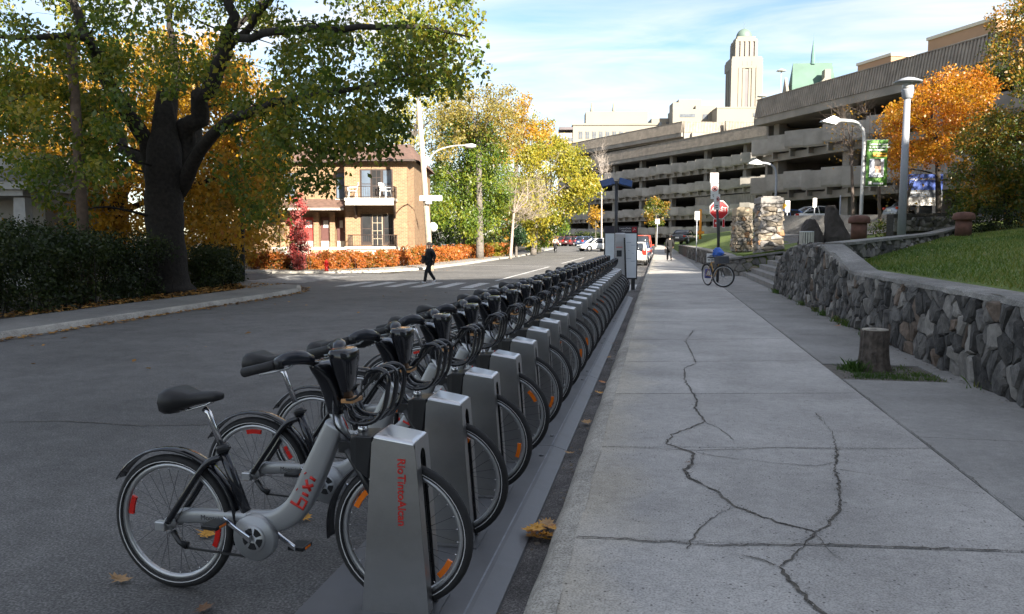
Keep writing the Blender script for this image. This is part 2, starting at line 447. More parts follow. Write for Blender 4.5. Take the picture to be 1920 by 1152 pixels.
# gutter strip, kerb and pavement on the right
sheet('gutter', [-0.76, -0.70, -0.64, -0.55], [-3 + 1.5 * i for i in range(60)], lambda x, y: gz(y) + 0.006 + 0.012 * max(0, (x + 0.70) / 0.15) + 0.003 * math.sin(y * 7 + x * 30), gutterm)
kr = random.Random(3)
ky = [-4.0]
while ky[-1] < 110: ky.append(ky[-1] + (0.25 if ky[-1] < 12 else 1.0 if ky[-1] < 40 else 5))
prof = [(-0.585, -0.02), (-0.565, 0.05), (-0.53, 0.098), (-0.49, 0.127), (-0.404, 0.1378)]
kerb = MB(); rings = []
for y in ky:
    j = kr.uniform(-1, 1)
    rings.append([(px + 0.010 * j * (1 - i / 4) + kr.uniform(-.006, .006), y, gz(y) + pz + kr.uniform(-.006, .006)) for i, (px, pz) in enumerate(prof)])
kerb.loft(rings, closed=False, caps=False)
tag(kerb.build('kerb', kerbm), kind='structure')

pav = empty('pavement'); tag(pav, kind='structure')
sub = MB(); sub.add([(-0.43, -5, 0.118), (3.45, -5, 0.118), (3.45, 70, 0.118), (-0.43, 70, 0.118)], [(0, 1, 2, 3)])
sub.build('joint_bed', mat('joint_dirt', (0.11, 0.10, 0.085), rough=0.9, var=0.4, scale=20), pav)
def slab(x0, x1, y0a, y0b, y1a, y1b, m, tilt=0.0):
    g = 0.004; n = 6; mb = MB()
    top = 0.137 + tilt; vs = []
    ring = [(x0 + g, y0a + g), (x1 - g, y0b + g), (x1 - g, y1b - g), (x0 + g, y1a - g)]
    ins = 0.012
    r2 = [(x0 + g + ins, y0a + g + ins), (x1 - g - ins, y0b + g + ins), (x1 - g - ins, y1b - g - ins), (x0 + g + ins, y1a - g - ins)]
    t = [random.uniform(-.0025, .0025) for _ in range(4)]
    vs = [(a, b, 0.10) for a, b in ring] + [(a, b, top - 0.008) for a, b in ring] + [(a, b, top + t[i]) for i, (a, b) in enumerate(r2)]
    fs = [(8, 9, 10, 11)]
    for k in range(4):
        fs.append((k, (k+1) % 4, 4 + (k+1) % 4, 4 + k)); fs.append((4 + k, 4 + (k+1) % 4, 8 + (k+1) % 4, 8 + k))
    mb.add(vs, fs); mb.build('slab', m, pav)
# cross joints (Y at the kerb side, Y at the inner joint)
J = [(-5, -5), (0.9, 1.2), (2.45, 2.7), (4.02, 4.26), (5.85, 6.25), (7.9, 8.4), (10.0, 10.55), (12.2, 12.8), (14.9, 15.4), (17.6, 18.4), (20.5, 21.2), (23.4, 24), (26.3, 26.9), (29.5, 30), (33, 33.4), (37, 37.3), (41, 41.2), (46, 46.2), (52, 52), (60, 60), (70, 70)]
for a, b in zip(J[:-1], J[1:]):
    slab(-0.425, 2.05, a[0], a[1], b[0], b[1], concrete)
J2 = [(-5, -5), (1.5, 1.5), (4.4, 4.4), (6.6, 6.6), (9.22, 9.22)]
for a, b in zip(J2[:-1], J2[1:]): slab(2.05, 3.5, a[0], a[0], b[0], b[0], concrete2)
slab(3.18, 3.5, 9.22, 9.22, 10.35, 10.35, concrete2)
J2 = [10.35, 13.4, 16.2, 19, 22, 25, 28, 32, 36, 41, 48, 58, 70]
for a, b in zip(J2[:-1], J2[1:]): slab(2.05, 3.5 if b < 39 else 3.2, a, a, b, b, concrete2)
sheet('pavement_far', [-0.43, 3.2], [70, 80, 90, 105, 140], lambda x, y: gz(y) + 0.132, concrete)

# cracks: ragged dark fissures on the near slabs
crackm = mat('crack_dirt', (0.095, 0.087, 0.075), rough=0.95, var=0.8, scale=25)
crumb = speckle('crack_crumble', ((0.17, 0.17, 0.17), (0.27, 0.27, 0.265), (0.38, 0.38, 0.375)), scales=(120, 9, 3), big=0.3, bump=0.6)
CHIPS = []
def crack(pts, w=0.010, seed=0):
    rr = random.Random(seed); P = []
    for (a, b) in zip(pts[:-1], pts[1:]):
        n = max(2, int(math.hypot(b[0]-a[0], b[1]-a[1]) / 0.035))
        for i in range(n):
            t = i / n; P.append((a[0] + (b[0]-a[0])*t + rr.gauss(0, .006), a[1] + (b[1]-a[1])*t + rr.gauss(0, .006)))
    P.append(pts[-1])
    if w >= .012 and seed != 99:
        dense_z = [rr.uniform(.2, 1) for _ in range(len(P)//6 + 2)]
        for i, p in enumerate(P):
            for _ in range(int(6*dense_z[i//6]*w/.018)): CHIPS.append((p[0] + rr.gauss(0, w*1.1), p[1] + rr.gauss(0, w*1.1), .1412))
    for (nm, k, z, m) in (('crack', 0.50, 0.1408, crackm),):
        mb = MB(); L = []; Rr = []
        ww = w
        for i, p in enumerate(P):
            q = P[min(i + 1, len(P) - 1)]; o = P[max(i - 1, 0)]
            dx, dy = q[0]-o[0], q[1]-o[1]; l = math.hypot(dx, dy) or 1
            ww = max(w * 0.10, min(w * 1.7, ww * rr.uniform(0.62, 1.58)))
            e = k * ww * 0.5 * (0.25 if i in (0, len(P)-1) else 1)
            L.append((p[0] - dy/l*e, p[1] + dx/l*e, z)); Rr.append((p[0] + dy/l*e, p[1] - dx/l*e, z))
        n = len(P)
        mb.add(L + Rr, [(i, n + i, n + i + 1, i + 1) for i in range(n - 1)])
        mb.build(nm, m, pav)
import_cracks = [
 ([(1300, 620), (1285, 640), (1300, 668), (1305, 680)], .018), ([(1305, 682), (1283, 690), (1284, 712), (1298, 735), (1307, 752), (1303, 766), (1322, 790)], .022),
 ([(1322, 790), (1300, 800), (1262, 815), (1248, 832)], .020), ([(1322, 792), (1352, 805), (1378, 826)], .009),
 ([(1248, 832), (1280, 842), (1300, 850), (1298, 868), (1284, 880), (1290, 895), (1318, 908)], .030),
 ([(1318, 908), (1345, 922), (1375, 948), (1420, 966), (1470, 982), (1530, 998)], .022), ([(1375, 950), (1330, 975), (1310, 990), (1288, 1030)], .012),
 ([(1530, 998), (1552, 985), (1575, 955), (1575, 930), (1573, 905), (1565, 880), (1570, 850), (1560, 810), (1530, 775)], .020),
 ([(1300, 848), (1360, 858), (1450, 868), (1530, 874), (1567, 866)], .010), ([(1567, 880), (1640, 890), (1720, 905), (1780, 918), (1850, 926)], .010),
 ([(1530, 998), (1500, 1030), (1462, 1062)], .022), ([(1462, 1062), (1490, 1100), (1520, 1130), (1560, 1165)], .024), ([(1462, 1062), (1430, 1050), (1390, 1042)], .020),
 ([(1530, 1000), (1560, 1040), (1580, 1050)], .012), ([(1290, 642), (1360, 641), (1390, 638)], .008),
]
_f = 1464.0; _p = R(5.07); _a = R(10.63)
_fw = Vector((-math.sin(_a)*math.cos(_p), math.cos(_a)*math.cos(_p), -math.sin(_p))); _rt = Vector((math.cos(_a), math.sin(_a), 0)); _up = _rt.cross(_fw)
def on_ground(u, v, z):
    """where a sight line of the survey photo meets height z"""
    d = _fw + _rt * ((u - 960) / _f) - _up * ((v - 576) / _f); t = (z - 1.72) / d.z
    return (d.x * t, d.y * t)
def at_depth(u, v, dep):
    d = _fw + _rt * ((u - 960) / _f) - _up * ((v - 576) / _f)
    return Vector((0, 0, 1.72)) + d * dep
for i, (pp, w) in enumerate(import_cracks):
    crack([on_ground(u, v, 0.14) for u, v in pp], w, i)
# uneven, opened joints across the walk
for i, (a, b) in enumerate(J[3:9]):
    if i in (0, 1): crack([(-0.40, a + .0), (0.3, a + .02), (0.9, (a+b)/2 + .01), (1.4, (a+b)/2 + .06), (2.04, b)], 0.014 if i == 0 else 0.010, 50 + i)
    else: crack([(-0.40, a), (2.04, b)], 0.008, 50 + i)
for i in range(9): crack([(2.05, 3 + 2.2*i), (2.055, 5.2 + 2.2*i)], 0.010, 80 + i)

# left side: kerb, pavement, verge
lk = MB(); rings = []
lpath = [(-10.9, -10), (-10.9, 0), (-10.9, 10), (-10.95, 16), (-10.95, 21), (-11.2, 23.2), (-12.0, 24.9), (-13.4, 26.0), (-15.5, 26.8), (-20, 27.2), (-40, 26.6), (-90, 25)]
def offs(path, d):
    out = []
    for i, p in enumerate(path):
        a = path[max(0, i-1)]; b = path[min(len(path)-1, i+1)]
        dx, dy = b[0]-a[0], b[1]-a[1]; l = math.hypot(dx, dy); out.append((p[0] - dy/l*d, p[1] + dx/l*d))
    return out
def densify(path, step):
    out = []
    for a, b in zip(path[:-1], path[1:]):
        n = max(1, int(math.hypot(b[0]-a[0], b[1]-a[1]) / step))
        out += [(a[0] + (b[0]-a[0])*i/n, a[1] + (b[1]-a[1])*i/n) for i in range(n)]
    return out + [path[-1]]
lp = densify(lpath, 0.8)
o0, o1, o2, o3 = lp, offs(lp, 0.05), offs(lp, 0.16), offs(lp, 0.17)
lk.loft([[(a[0], a[1], -0.01), (b[0], b[1], 0.105), (c[0], c[1], 0.12)] for a, b, c in zip(o0, o1, o2)], closed=False, caps=False)
tag(lk.build('kerb', kerbm), kind='structure')
lw = MB(); a = offs(lp, 0.165); b = offs(lp, 1.75)
lw.loft([[(p[0], p[1], 0.116), (q[0], q[1], 0.13)] for p, q in zip(a, b)], closed=False, caps=False)
tag(lw.build('pavement', speckle('pavement_old', ((0.15, 0.145, 0.135), (0.20, 0.195, 0.185), (0.26, 0.255, 0.245)), scales=(140, 2.5, 0.5), big=0.2, bump=0.3)), kind='structure')
vg = MB(); a = offs(lp, 1.74)[:30]; a = [p for p in a if p[1] < 25.4]
vg.loft([[(p[0], p[1], 0.11), (-60, p[1], 0.16)] for p in a], closed=False, caps=False)
tag(vg.build('verge', soil), kind='structure')

# far left corner: pavement in front of the brick house, kerb, bed
hpath = [(-90, 33.4), (-40, 34.2), (-22, 34.6), (-16.5, 35.2), (-13.6, 37.2), (-12.4, 40.5), (-12.2, 50), (-12.4, 60), (-12.5, 70), (-12.6, 80), (-12.6, 95)]
hp = densify(hpath, 1.5)
hk = MB(); h0, h1, h2 = hp, offs(hp, 0.05), offs(hp, 0.2)
hk.loft([[(a[0], a[1], gz(a[1]) - 0.01), (b[0], b[1], gz(b[1]) + 0.11), (c[0], c[1], gz(c[1]) + 0.12)] for a, b, c in zip(h0, h1, h2)], closed=False, caps=False)
tag(hk.build('kerb', kerbm), kind='structure')
hw = MB(); h3 = offs(hp, 1.9)
hw.loft([[(a[0], a[1], gz(a[1]) + 0.118), (b[0], b[1], gz(b[1]) + 0.13)] for a, b in zip(h2, h3)], closed=False, caps=False)
tag(hw.build('pavement', MATS['pavement_concrete_warm']), kind='structure')
bed = MB(); h4 = offs(hp, 1.88)
bed.loft([[(a[0], a[1], gz(a[1]) + 0.12), (a[0] - 14, a[1] + 14, gz(a[1]) + 0.2)] for a in h4], closed=False, caps=False)
tag(bed.build('garden_ground', soil), kind='structure')

for pts_, w_ in (([(0, 792), (120, 790), (260, 799), (390, 797)], .02), ([(600, 640), (470, 660), (330, 668), (200, 690)], .012), ([(520, 745), (600, 700), (640, 668)], .012)):
    before = set(bpy.data.objects); crack([on_ground(u, v, 0.0) for u, v in pts_], w_, 99)
    for o in set(bpy.data.objects) - before: o.location.z = -0.1355; o.parent = bpy.data.objects['road']
# painted markings
mk = tag(empty('crossing_marking'), kind='structure')
for i in range(12):
    x = -11.3 + i * 0.92
    st = MB(); st.add([(x, 26.0, 0.005), (x + 0.42, 26.0, 0.005), (x + 0.42, 29.0, 0.005), (x, 29.0, 0.005)], [(0, 1, 2, 3)])
    st.build('stripe', markm, mk)
mk2 = tag(empty('crossing_marking'), kind='structure')
for i in range(7):
    y = 27.9 + i * 0.8
    st = MB(); st.add([(-16.2, y, 0.005), (-13.4, y + .15, 0.005), (-13.4, y + .5, 0.005), (-16.2, y + .35, 0.005)], [(0, 1, 2, 3)])
    st.build('stripe', markm, mk2)
mk3 = tag(empty('road_marking'), kind='structure')
for (x0, x1, y0, y1) in ((-6.5, -1.7, 25.1, 25.4), (-12.2, -6.4, 47.0, 47.25), (-6.45, -6.32, 52, 68), (-6.45, -6.32, 30.5, 46)):
    st = MB(); st.add([(x0, y0, 0.005), (x1, y0, 0.005), (x1, y1, 0.005), (x0, y1, 0.005)], [(0, 1, 2, 3)]); st.build('line', markm, mk3)

# hillside to the right, held by the stone walls
def hill0(x, y):
    return 1.10 + 0.115 * max(0, min(x, 30) - 3.75) + max(0, min(y, 70) - 42) * 0.030
def xfront(y):
    return 3.70 if y <= 24.3 else (5.1 if y < 34 else 3.35 - max(0, y - 38) * 0.033 + 0.1)
def hill(x, y):
    t = max(0, min(1, (x - xfront(y)) / 3.0)) if y > 34 else 1; t = t*t*(3 - 2*t)
    return 1.0 + (hill0(x, y) - 1.0)*t
hs = MB(); rings = []
ys = [-30 + i * 1.5 for i in range(36)] + [24.2, 24.31, 27, 30, 33.99, 34.01, 36, 38, 41, 44, 47, 50, 55, 60, 65, 70, 80, 90, 100, 120]
ys = sorted(set(ys))
for y in ys:
    x0 = xfront(y); xs = [x0 + (60 - x0) * (i / 24) ** 1.8 for i in range(25)]
    rings.append([(x0 + .01, y, -.05)] + [(x, y, hill(x, y) + (0.02 * math.sin(x * 1.3 + y * .7) if x > x0 + 1 else 0)) for x in xs])
hs.loft(rings, closed=False, caps=False)
tag(hs.build('hillside', lawnm), kind='structure')
dr = MB(); dr.loft([[(x, y, hill(x, y) + 0.03) for x in (5.2, 7, 9, 12, 16, 22, 30)] for y in (41.5, 44, 47, 50, 54)], closed=False, caps=False)
tag(dr.build('drive', asphalt), kind='structure')
# ---------------------------------------------------------------- docking station: base plates, docks, bicycles
BASE_Y0, PITCH, NDOCK = 3.27, 0.815, 24
platem = mat('base_plate_steel', (0.16, 0.165, 0.175), rough=0.5, metal=0.35, var=0.12, scale=3, dirt=(0.10, 0.10, 0.10), dscale=3, damt=0.6, bump=0.05, bscale=90)
for k in range(6):
    y0 = BASE_Y0 - 0.42 + k * 4 * PITCH; y1 = y0 + 4 * PITCH - 0.008
    if k == 0: y0 -= 0.25
    mb = MB(); x = [-1.60, -1.57, -0.82, -0.80, -0.70, -0.695]; z = [0.004, 0.052, 0.055, 0.052, 0.022, 0.004]
    mb.add([(x[i], y, z[i]) for y in (y0, y1) for i in range(6)], [(i, i+1, 7+i, 6+i) for i in range(5)] + [(0, 5, 4, 3, 2, 1), (6, 7, 8, 9, 10, 11)])
    o = mb.build('dock_base_plate', platem)
    tag(o, 'grey steel base plate on the road carrying %s four docks' % ['the nearest', 'the second', 'the third', 'the fourth', 'the fifth', 'the farthest'][k], 'base plate', 'dock base plates')
    ws = MB(); ws.add([(-.829, y0 + .01, .0562), (-.819, y0 + .01, .0562), (-.819, y1 - .01, .0562), (-.829, y1 - .01, .0562)], [(0, 1, 2, 3)]); ws.build('crease_strip', mat('crease_strip_steel', (.235, .25, .275), rough=.5, metal=.2, var=.3, scale=9), o)  # narrow strip of paler bluish steel along the plate's crease
    for by in (y0 + 0.3, y1 - 0.3):
        b = MB(); b.lathe([(0.018, 0.052), (0.018, 0.062), (0.010, 0.066)], (-0.86, by, 0), 6); b.build('bolt', platem, o)

# ---- dock: hollow tapered post straddling the front wheel
def dock_parts():
    P = {}
    h = 0.10
    def xs(z):  # left, right edge of the side plates at height z
        t = (z - 0.05) / 0.80; return (-0.160 + 0.058 * t, 0.150 - 0.060 * t)
    sh = MB(); t = 0.006; slot = 0.036
    zt_l, zt_r = 0.868, 0.842
    for s in (-1, 1):
        yo, yi = s * h, s * (h - t)
        a = [(xs(.05)[0], 0.05), (xs(.05)[1], 0.05), (xs(.8)[1] + .0, 0.80), (xs(.84)[1] - .004, zt_r - 0.012), (xs(.86)[0] + .012, zt_l - 0.012), (xs(.83)[0], 0.83)]
        sh.prism(a, (0, yo, 0), (1, 0, 0), (0, 0, 1), (0, yi - yo, 0))
    shell = sh
    # cap
    cp = MB(); r0 = []
    rings = []
    for (ins, dz) in ((0.0, -0.014), (0.0, -0.004), (0.008, 0.006), (0.02, 0.010)):
        rings.append([(xs(.86)[0] + .006 + ins, -h + ins - .001, zt_l + dz - .008), (xs(.84)[1] - ins, -h + ins - .001, zt_r + dz - .008), (xs(.84)[1] - ins, h - ins + .001, zt_r + dz - .008), (xs(.86)[0] + .006 + ins, h - ins + .001, zt_l + dz - .008)])
    cp.loft(rings, smooth=False)
    # front and back faces, each with a tall round-topped slot
    fr = MB()
    for side in (1,):
        n = 8; top = 0.79
        pts = [(slot * math.cos(math.pi * i / n), top - slot + slot * math.sin(math.pi * i / n)) for i in range(n + 1)]
        def X(z): return xs(z)[1] + 0.001
        vs = []; fs = []
        inner = [(slot, 0.07)] + pts + [(-slot, 0.07)]
        outer = [(h, 0.07)] + [(h, top + .045) if i < n/2 else (-h, top + .045) for i in range(n + 1)] + [(-h, 0.07)]
        outer[1 + n // 2] = (0.0, top + .045)
        m = len(inner)
        for (yy, z) in inner: vs.append((X(z), yy, z))
        for (yy, z) in outer: vs.append((X(z), yy, z))
        fs = [(i, i + 1, m + i + 1, m + i) for i in range(m - 1)]
        fr.add(vs, fs)
    P['shell'] = shell; P['cap'] = cp; P['front'] = fr
    # inner slot lips (dark)
    lp = MB()
    for s in (-1, 1):
        lp.beam((xs(.07)[1] - .008, s * slot * 1.08, 0.07), (xs(.74)[1] - .008, s * slot * 1.08, 0.74), 0.006, 0.02)
    P['slot_lip'] = lp
    lk = MB()
    lk.loft([[(-0.13, -.085, .66), (-0.13, .085, .66), (-0.105, .085, .852), (-0.105, -.085, .852)], [(-0.19, -.075, .70), (-0.19, .075, .70), (-0.185, .075, .85), (-0.185, -.075, .85)], [(-0.225, -.05, .73), (-0.225, .05, .73), (-0.225, .05, .83), (-0.225, -.05, .83)]], smooth=False)
    P['lock'] = lk
    fl = MB(); fl.box((0, 0, 0.058), (0.36, 0.27, 0.012))
    P['foot_plate'] = fl
    return P
DP = dock_parts(); DM = {}
for n, mm in (('shell', steel), ('cap', mat('dock_cap_steel', (0.62, 0.63, 0.65), rough=0.30, metal=0.9, var=0.04)), ('front', steel), ('slot_lip', blackp), ('lock', blackp), ('foot_plate', platem)):
    DM[n] = DP[n].mesh(n, mm)
ORD = ['nearest', 'second', 'third', 'fourth', 'fifth', 'sixth', 'seventh', 'eighth', 'ninth', 'tenth', 'eleventh', 'twelfth', 'thirteenth', 'fourteenth', 'fifteenth', 'sixteenth', 'seventeenth', 'eighteenth', 'nineteenth', 'twentieth', 'twenty-first', 'twenty-second', 'twenty-third', 'twenty-fourth']
for k in range(NDOCK):
    y = BASE_Y0 + k * PITCH
    lab = 'brushed steel bicycle dock with red vertical lettering, the nearest one' if k == 0 else ('brushed steel bicycle dock, last in the row by the pay kiosk' if k == NDOCK - 1 else 'brushed steel bicycle dock post, %s from the camera in the row' % ORD[k])
    d = thing('bicycle_dock', lab, 'bike dock', (-1.115, y, 0), R(0 if k == 0 else ((k*37) % 11 - 5)*.16), 'bicycle docks in a row')
    for n in ('shell', 'front', 'cap', 'slot_lip', 'lock', 'foot_plate'):
        o = obj_from(DM[n], {'front': 'front_face'}.get(n, n), d)
        if n in ('cap', 'lock'):
            b = o.modifiers.new('bevel', 'BEVEL'); b.width = 0.006; b.segments = 2; b.limit_method = 'ANGLE'
    if k == 0:
        text('RioTintoAlcan', 0.052, redp, d, frame_M((0.03, -0.1025, 0.615), (0, 0, -1), (1, 0, 0)), bold=0.0009)

# ---- bicycle, rear axle at local x=0, wheel plane y=0; the front wheel stands on the plate
RW, FW = (0.0, 0.0, 0.335), (1.205, 0.0, 0.392)
def wheel_meshes(seed):
    W = {}
    n = 48
    def torus(prof, nn=n):
        mb = MB(); rings = []
        for i in range(nn):
            a = 2 * math.pi * i / nn
            rings.append([(r * math.cos(a), y, r * math.sin(a)) for r, y in prof])
        rings.append(rings[0]); mb.loft(rings, caps=False); return mb
    W['wheel'] = torus([(0.335 - 0.024 + 0.024 * math.cos(t), 0.022 * math.sin(t)) for t in [2*math.pi*i/10 for i in range(10)]])
    W['rim'] = torus([(0.290, -0.013), (0.293, 0.013), (0.272, 0.011), (0.266, 0.0), (0.272, -0.011)])
    W['reflective_band'] = torus([(0.3005, -0.0205), (0.3045, -0.0216), (0.3045, -0.0222), (0.3005, -0.0212)])
    sp = MB()
    for i in range(28):
        a = 2 * math.pi * (i + 0.5) / 28; s = -1 if i % 2 else 1
        tw = a + (0.9 if (i // 2) % 2 else -0.9)
        p0 = (0.268 * math.cos(a), 0.0, 0.268 * math.sin(a)); p1 = (0.028 * math.cos(tw), s * 0.03, 0.028 * math.sin(tw))
        sp.tube([p0, p1], 0.0013, 3, caps=False)
    W['spokes'] = sp
    hb = MB(); hb.lathe([(0.012, -0.055), (0.014, -0.04), (0.034, -0.036), (0.034, -0.028), (0.02, -0.02), (0.02, 0.02), (0.034, 0.028), (0.034, 0.036), (0.012, 0.055)], n=14, axis='y')
    W['hub'] = hb
    nip = MB()
    for i in range(28):
        a = 2 * math.pi * (i + 0.5) / 28
        nip.tube([(0.268 * math.cos(a), 0, 0.268 * math.sin(a)), (0.255 * math.cos(a), 0, 0.255 * math.sin(a))], 0.0024, 4)
    W['nipples'] = nip
    return W
WM = {}
for n, mm in (('wheel', rubber), ('rim', rimm), ('reflective_band', whiteref), ('spokes', spokem), ('hub', rimm), ('nipples', chrome)):
    WM[n] = wheel_meshes(0)[n].mesh(n, mm)
def reflector_mesh(m, name):
    mb = MB(); rr = []
    for i in range(9):
        a = -0.19 + 0.38 * i / 8
        rr.append([(r * math.cos(a), y, r * math.sin(a)) for r, y in ((0.235, -0.006), (0.26, -0.006), (0.26, 0.006), (0.235, 0.006))])
    mb.loft(rr, smooth=False); return mb.mesh(name, m)
RRED = reflector_mesh(redref, 'reflector'); RORG = reflector_mesh(orgref, 'reflector')
def add_wheel(parent, c, spin, refl):
    w = obj_from(WM['wheel'], 'wheel', parent); w.location = c; w.rotation_euler = (0, spin, 0)
    for n in ('rim', 'reflective_band', 'spokes', 'hub', 'nipples'):
        o = obj_from(WM[n], n, w)
        if n in ('spokes', 'nipples'): o['kind'] = 'stuff'
    for k in range(2):
        o = obj_from(refl, 'reflector', w); o.rotation_euler = (0, math.pi * k, 0)
    return w

def fender(c, r, a0, a1, w=0.03, n=18, drop=0.014):
    mb = MB(); rings = []
    for i in range(n + 1):
        a = R(a0 + (a1 - a0) * i / n)
        pr = [(r - drop, -w), (r - 0.004, -w * 0.8), (r, 0), (r - 0.004, w * 0.8), (r - drop, w), (r - drop + .002, w*.85), (r - .008, 0), (r - drop + .002, -w*.85)]
        rings.append([(c[0] + q * math.cos(a), y, c[2] + q * math.sin(a)) for q, y in pr])
    mb.loft(rings); return mb

def section_path(pts, prof_w, prof_h, n=10):
    """flattened tube in the XZ plane: half width across y, half height in plane"""
    rings = []
    for i, p in enumerate(pts):
        a = pts[max(0, i-1)]; b = pts[min(len(pts)-1, i+1)]
        dx, dz = b[0]-a[0], b[1]-a[1]; l = math.hypot(dx, dz); nx, nz = -dz/l, dx/l
        w = prof_w[i] if isinstance(prof_w, (list, tuple)) else prof_w; h = prof_h[i] if isinstance(prof_h, (list, tuple)) else prof_h
        ring = []
        for k in range(n):
            t = 2*math.pi*k/n; c, s = math.cos(t), math.sin(t)
            c = math.copysign(abs(c) ** 0.45, c); s = math.copysign(abs(s) ** 0.7, s)
            ring.append((p[0] + nx*h*s, w*c, p[1] + nz*h*s))
        rings.append(ring)
    return rings

def bez(p, n=12):
    """Catmull-Rom through points"""
    P = [p[0]] + list(p) + [p[-1]]; out = []
    for i in range(1, len(P) - 2):
        for k in range(n):
            t = k / n
            out.append(tuple(0.5 * ((2*P[i][j]) + (-P[i-1][j] + P[i+1][j])*t + (2*P[i-1][j] - 5*P[i][j] + 4*P[i+1][j] - P[i+2][j])*t*t + (-P[i-1][j] + 3*P[i][j] - 3*P[i+1][j] + P[i+2][j])*t**3) for j in range(len(p[0]))))
    out.append(tuple(p[-1])); return out

def make_bike():
    root = empty('hire_bicycle')
    add_wheel(root, RW, 0.25, RRED); add_wheel(root, FW, 0.62, RORG)
    fender(RW, 0.372, -12, 148, 0.034).build('mudguard', blackg, root)
    fender(FW, 0.372, 104, 188, 0.034).build('mudguard', blackp, root)
    # wide aluminium frame: sweeps from the bottom bracket up to the head
    cl = [(0.42, 0.385), (0.50, 0.383), (0.575, 0.395), (0.65, 0.44), (0.71, 0.515), (0.77, 0.635), (0.83, 0.76), (0.885, 0.875)]
    f = MB(); f.loft(section_path(bez(cl, 5), [.034 + .0*i for i in range(36)], [.044 + .014*min(1, i/14) - .012*max(0, (i-26)/9) for i in range(36)], 16))
    fo = f.build('frame', alu, root)
    hd = MB(); hd.tube([(0.862, 0, 0.955), (0.955, 0, 0.765)], 0.024, 12)
    hd.build('head_tube', mat('head_alloy', (0.42, 0.43, 0.45), rough=0.3, metal=0.8, var=.04), fo)
    # logo: four rounded letters in red running up the frame
    lg = MB()
    ang = math.atan2(0.635 - 0.515, 0.77 - 0.71)
    O = Vector((0.735, -0.0365, 0.545)); ex = Vector((math.cos(ang), 0, math.sin(ang))); ey = Vector((-math.sin(ang), 0, math.cos(ang)))
    def stroke(pp):
        pp = [O + ex * (a * 0.047) + ey * (b * 0.047) for a, b in pp]
        lg.tube([p for p in pp], 0.0085, 6, flat=None)
    for s in ([(-1.5, 1.0), (-1.5, -.5), (-.6, -.55), (-.55, .15), (-1.45, .15)], [(-.05, .25), (0.0, -.45)], [(-.05, .85), (-.02, .95)], [(.5, .5), (.8, 0), (1.3, -.45)], [(.55, -.45), (.95, .1), (1.4, .45)], [(1.85, .2), (1.8, -.45)], [(1.9, .75), (1.95, .85)]):
        stroke(s)
    for v in range(len(lg.v)):  # flatten on to the frame's side
        x, y, z = lg.v[v]; lg.v[v] = (x, -0.0345 + (y + 0.0365) * 0.12, z)
    lg.build('logo', redp, fo)
    # chain stay cover and guard
    cv = MB(); cv.loft(section_path([(-0.01, 0.352), (0.05, 0.368), (0.15, 0.378), (0.28, 0.384), (0.40, 0.388), (0.47, 0.385)], [.016, .024, .026, .026, .030, .034], [.030, .036, .036, .034, .036, .042], 10))
    cvo = cv.build('chain_stay', alu, root)
    text('Montréal', 0.036, mat('grey_print', (0.05, 0.05, 0.055), var=.05), cvo, frame_M((0.235, -0.0272, 0.378), (1, 0, 0.02), (0, 0, 1)))
    g = MB(); g.lathe([(0.0, -0.062), (0.060, -0.064), (0.064, -0.060), (0.066, -0.056), (0.105, -0.058), (0.112, -0.05), (0.112, -0.02), (0.10, -0.012)], (0.475, 0, 0.315), 28, axis='y')
    go = g.build('chain_guard', alu, root)
    hub_c = (0.475, -0.064, 0.315)
    ho = MB()
    for k in range(5):
        a0 = 2*math.pi*k/5 + .3
        pl = [(0.022*math.cos(a0+t), 0.022*math.sin(a0+t)) for t in (.15, 1.0)] + [(0.052*math.cos(a0+t), 0.052*math.sin(a0+t)) for t in (1.02, .75, .4, .13)]
        ho.prism(pl, (hub_c[0], -0.0635, hub_c[2]), (1, 0, 0), (0, 0, 1), (0, -0.003, 0))
    ho.build('chainwheel_opening', blackp, go)
    br = MB(); br.box((-0.035, -0.05, 0.325), (0.055, 0.035, 0.05)); br.build('axle_cover', rimm, root, bevel=.006)
    tn = MB(); tn.tube([(0.02, -0.04, 0.30), (0.06, -0.045, 0.25), (0.10, -0.04, 0.235)], [.014, .012, .02], 8); tn.build('chain_tensioner', blackp, root)
    ch = MB()
    ch.beam((0.08, -0.04, 0.225), (0.45, -0.04, 0.215), 0.007, 0.010); ch.build('chain', darkm, root)
    # cranks
    for s, px, pz in ((-1, 0.335, 0.405), (1, 0.615, 0.228)):
        c = MB(); c.loft([[(a[0], s*0.078 + dy, a[1] + dz) for dy, dz in ((-.008, -w), (.008, -w), (.008, w), (-.008, w))] for a, w in (((0.475, 0.315), .018), ((px + (0.475-px)*.5, pz + (0.315-pz)*.5), .012), ((px, pz), .013))], smooth=False)
        co = c.build('crank', chrome, root, bevel=.004)
        pd = MB(); pd.box((px - .01, s*0.135, pz - .01), (0.085, 0.09, 0.022)); po = pd.build('pedal', blackp, co, bevel=.005)
        rf = MB(); rf.box((px - .01, s*0.135, pz - .01), (0.088, 0.05, 0.012)); rf.build('pedal_reflector', orgref, po)
    # seat tube, stays, post, saddle
    st = MB(); st.tube([(0.405, 0, 0.41), (0.285, 0, 0.715)], 0.024, 12); sto = st.build('seat_tube', blackg, root)
    for s in (-1, 1):
        ss = MB(); ss.tube(bez([(0.29, s*.018, 0.68), (0.235, s*.03, 0.66), (0.19, s*.042, 0.615), (0.10, s*.05, 0.485), (0.0, s*.05, 0.345)], 4), 0.016, 8); ss.build('seat_stay', blackg, root)
    cp = MB(); cp.tube([(0.292, 0, 0.70), (0.278, 0, 0.735)], 0.031, 12); cpo = cp.build('seat_clamp', blackp, root)
    lv = MB(); lv.beam((0.28, -0.03, 0.72), (0.35, -0.035, 0.735), 0.012, 0.010); lv.build('lever', blackp, cpo)
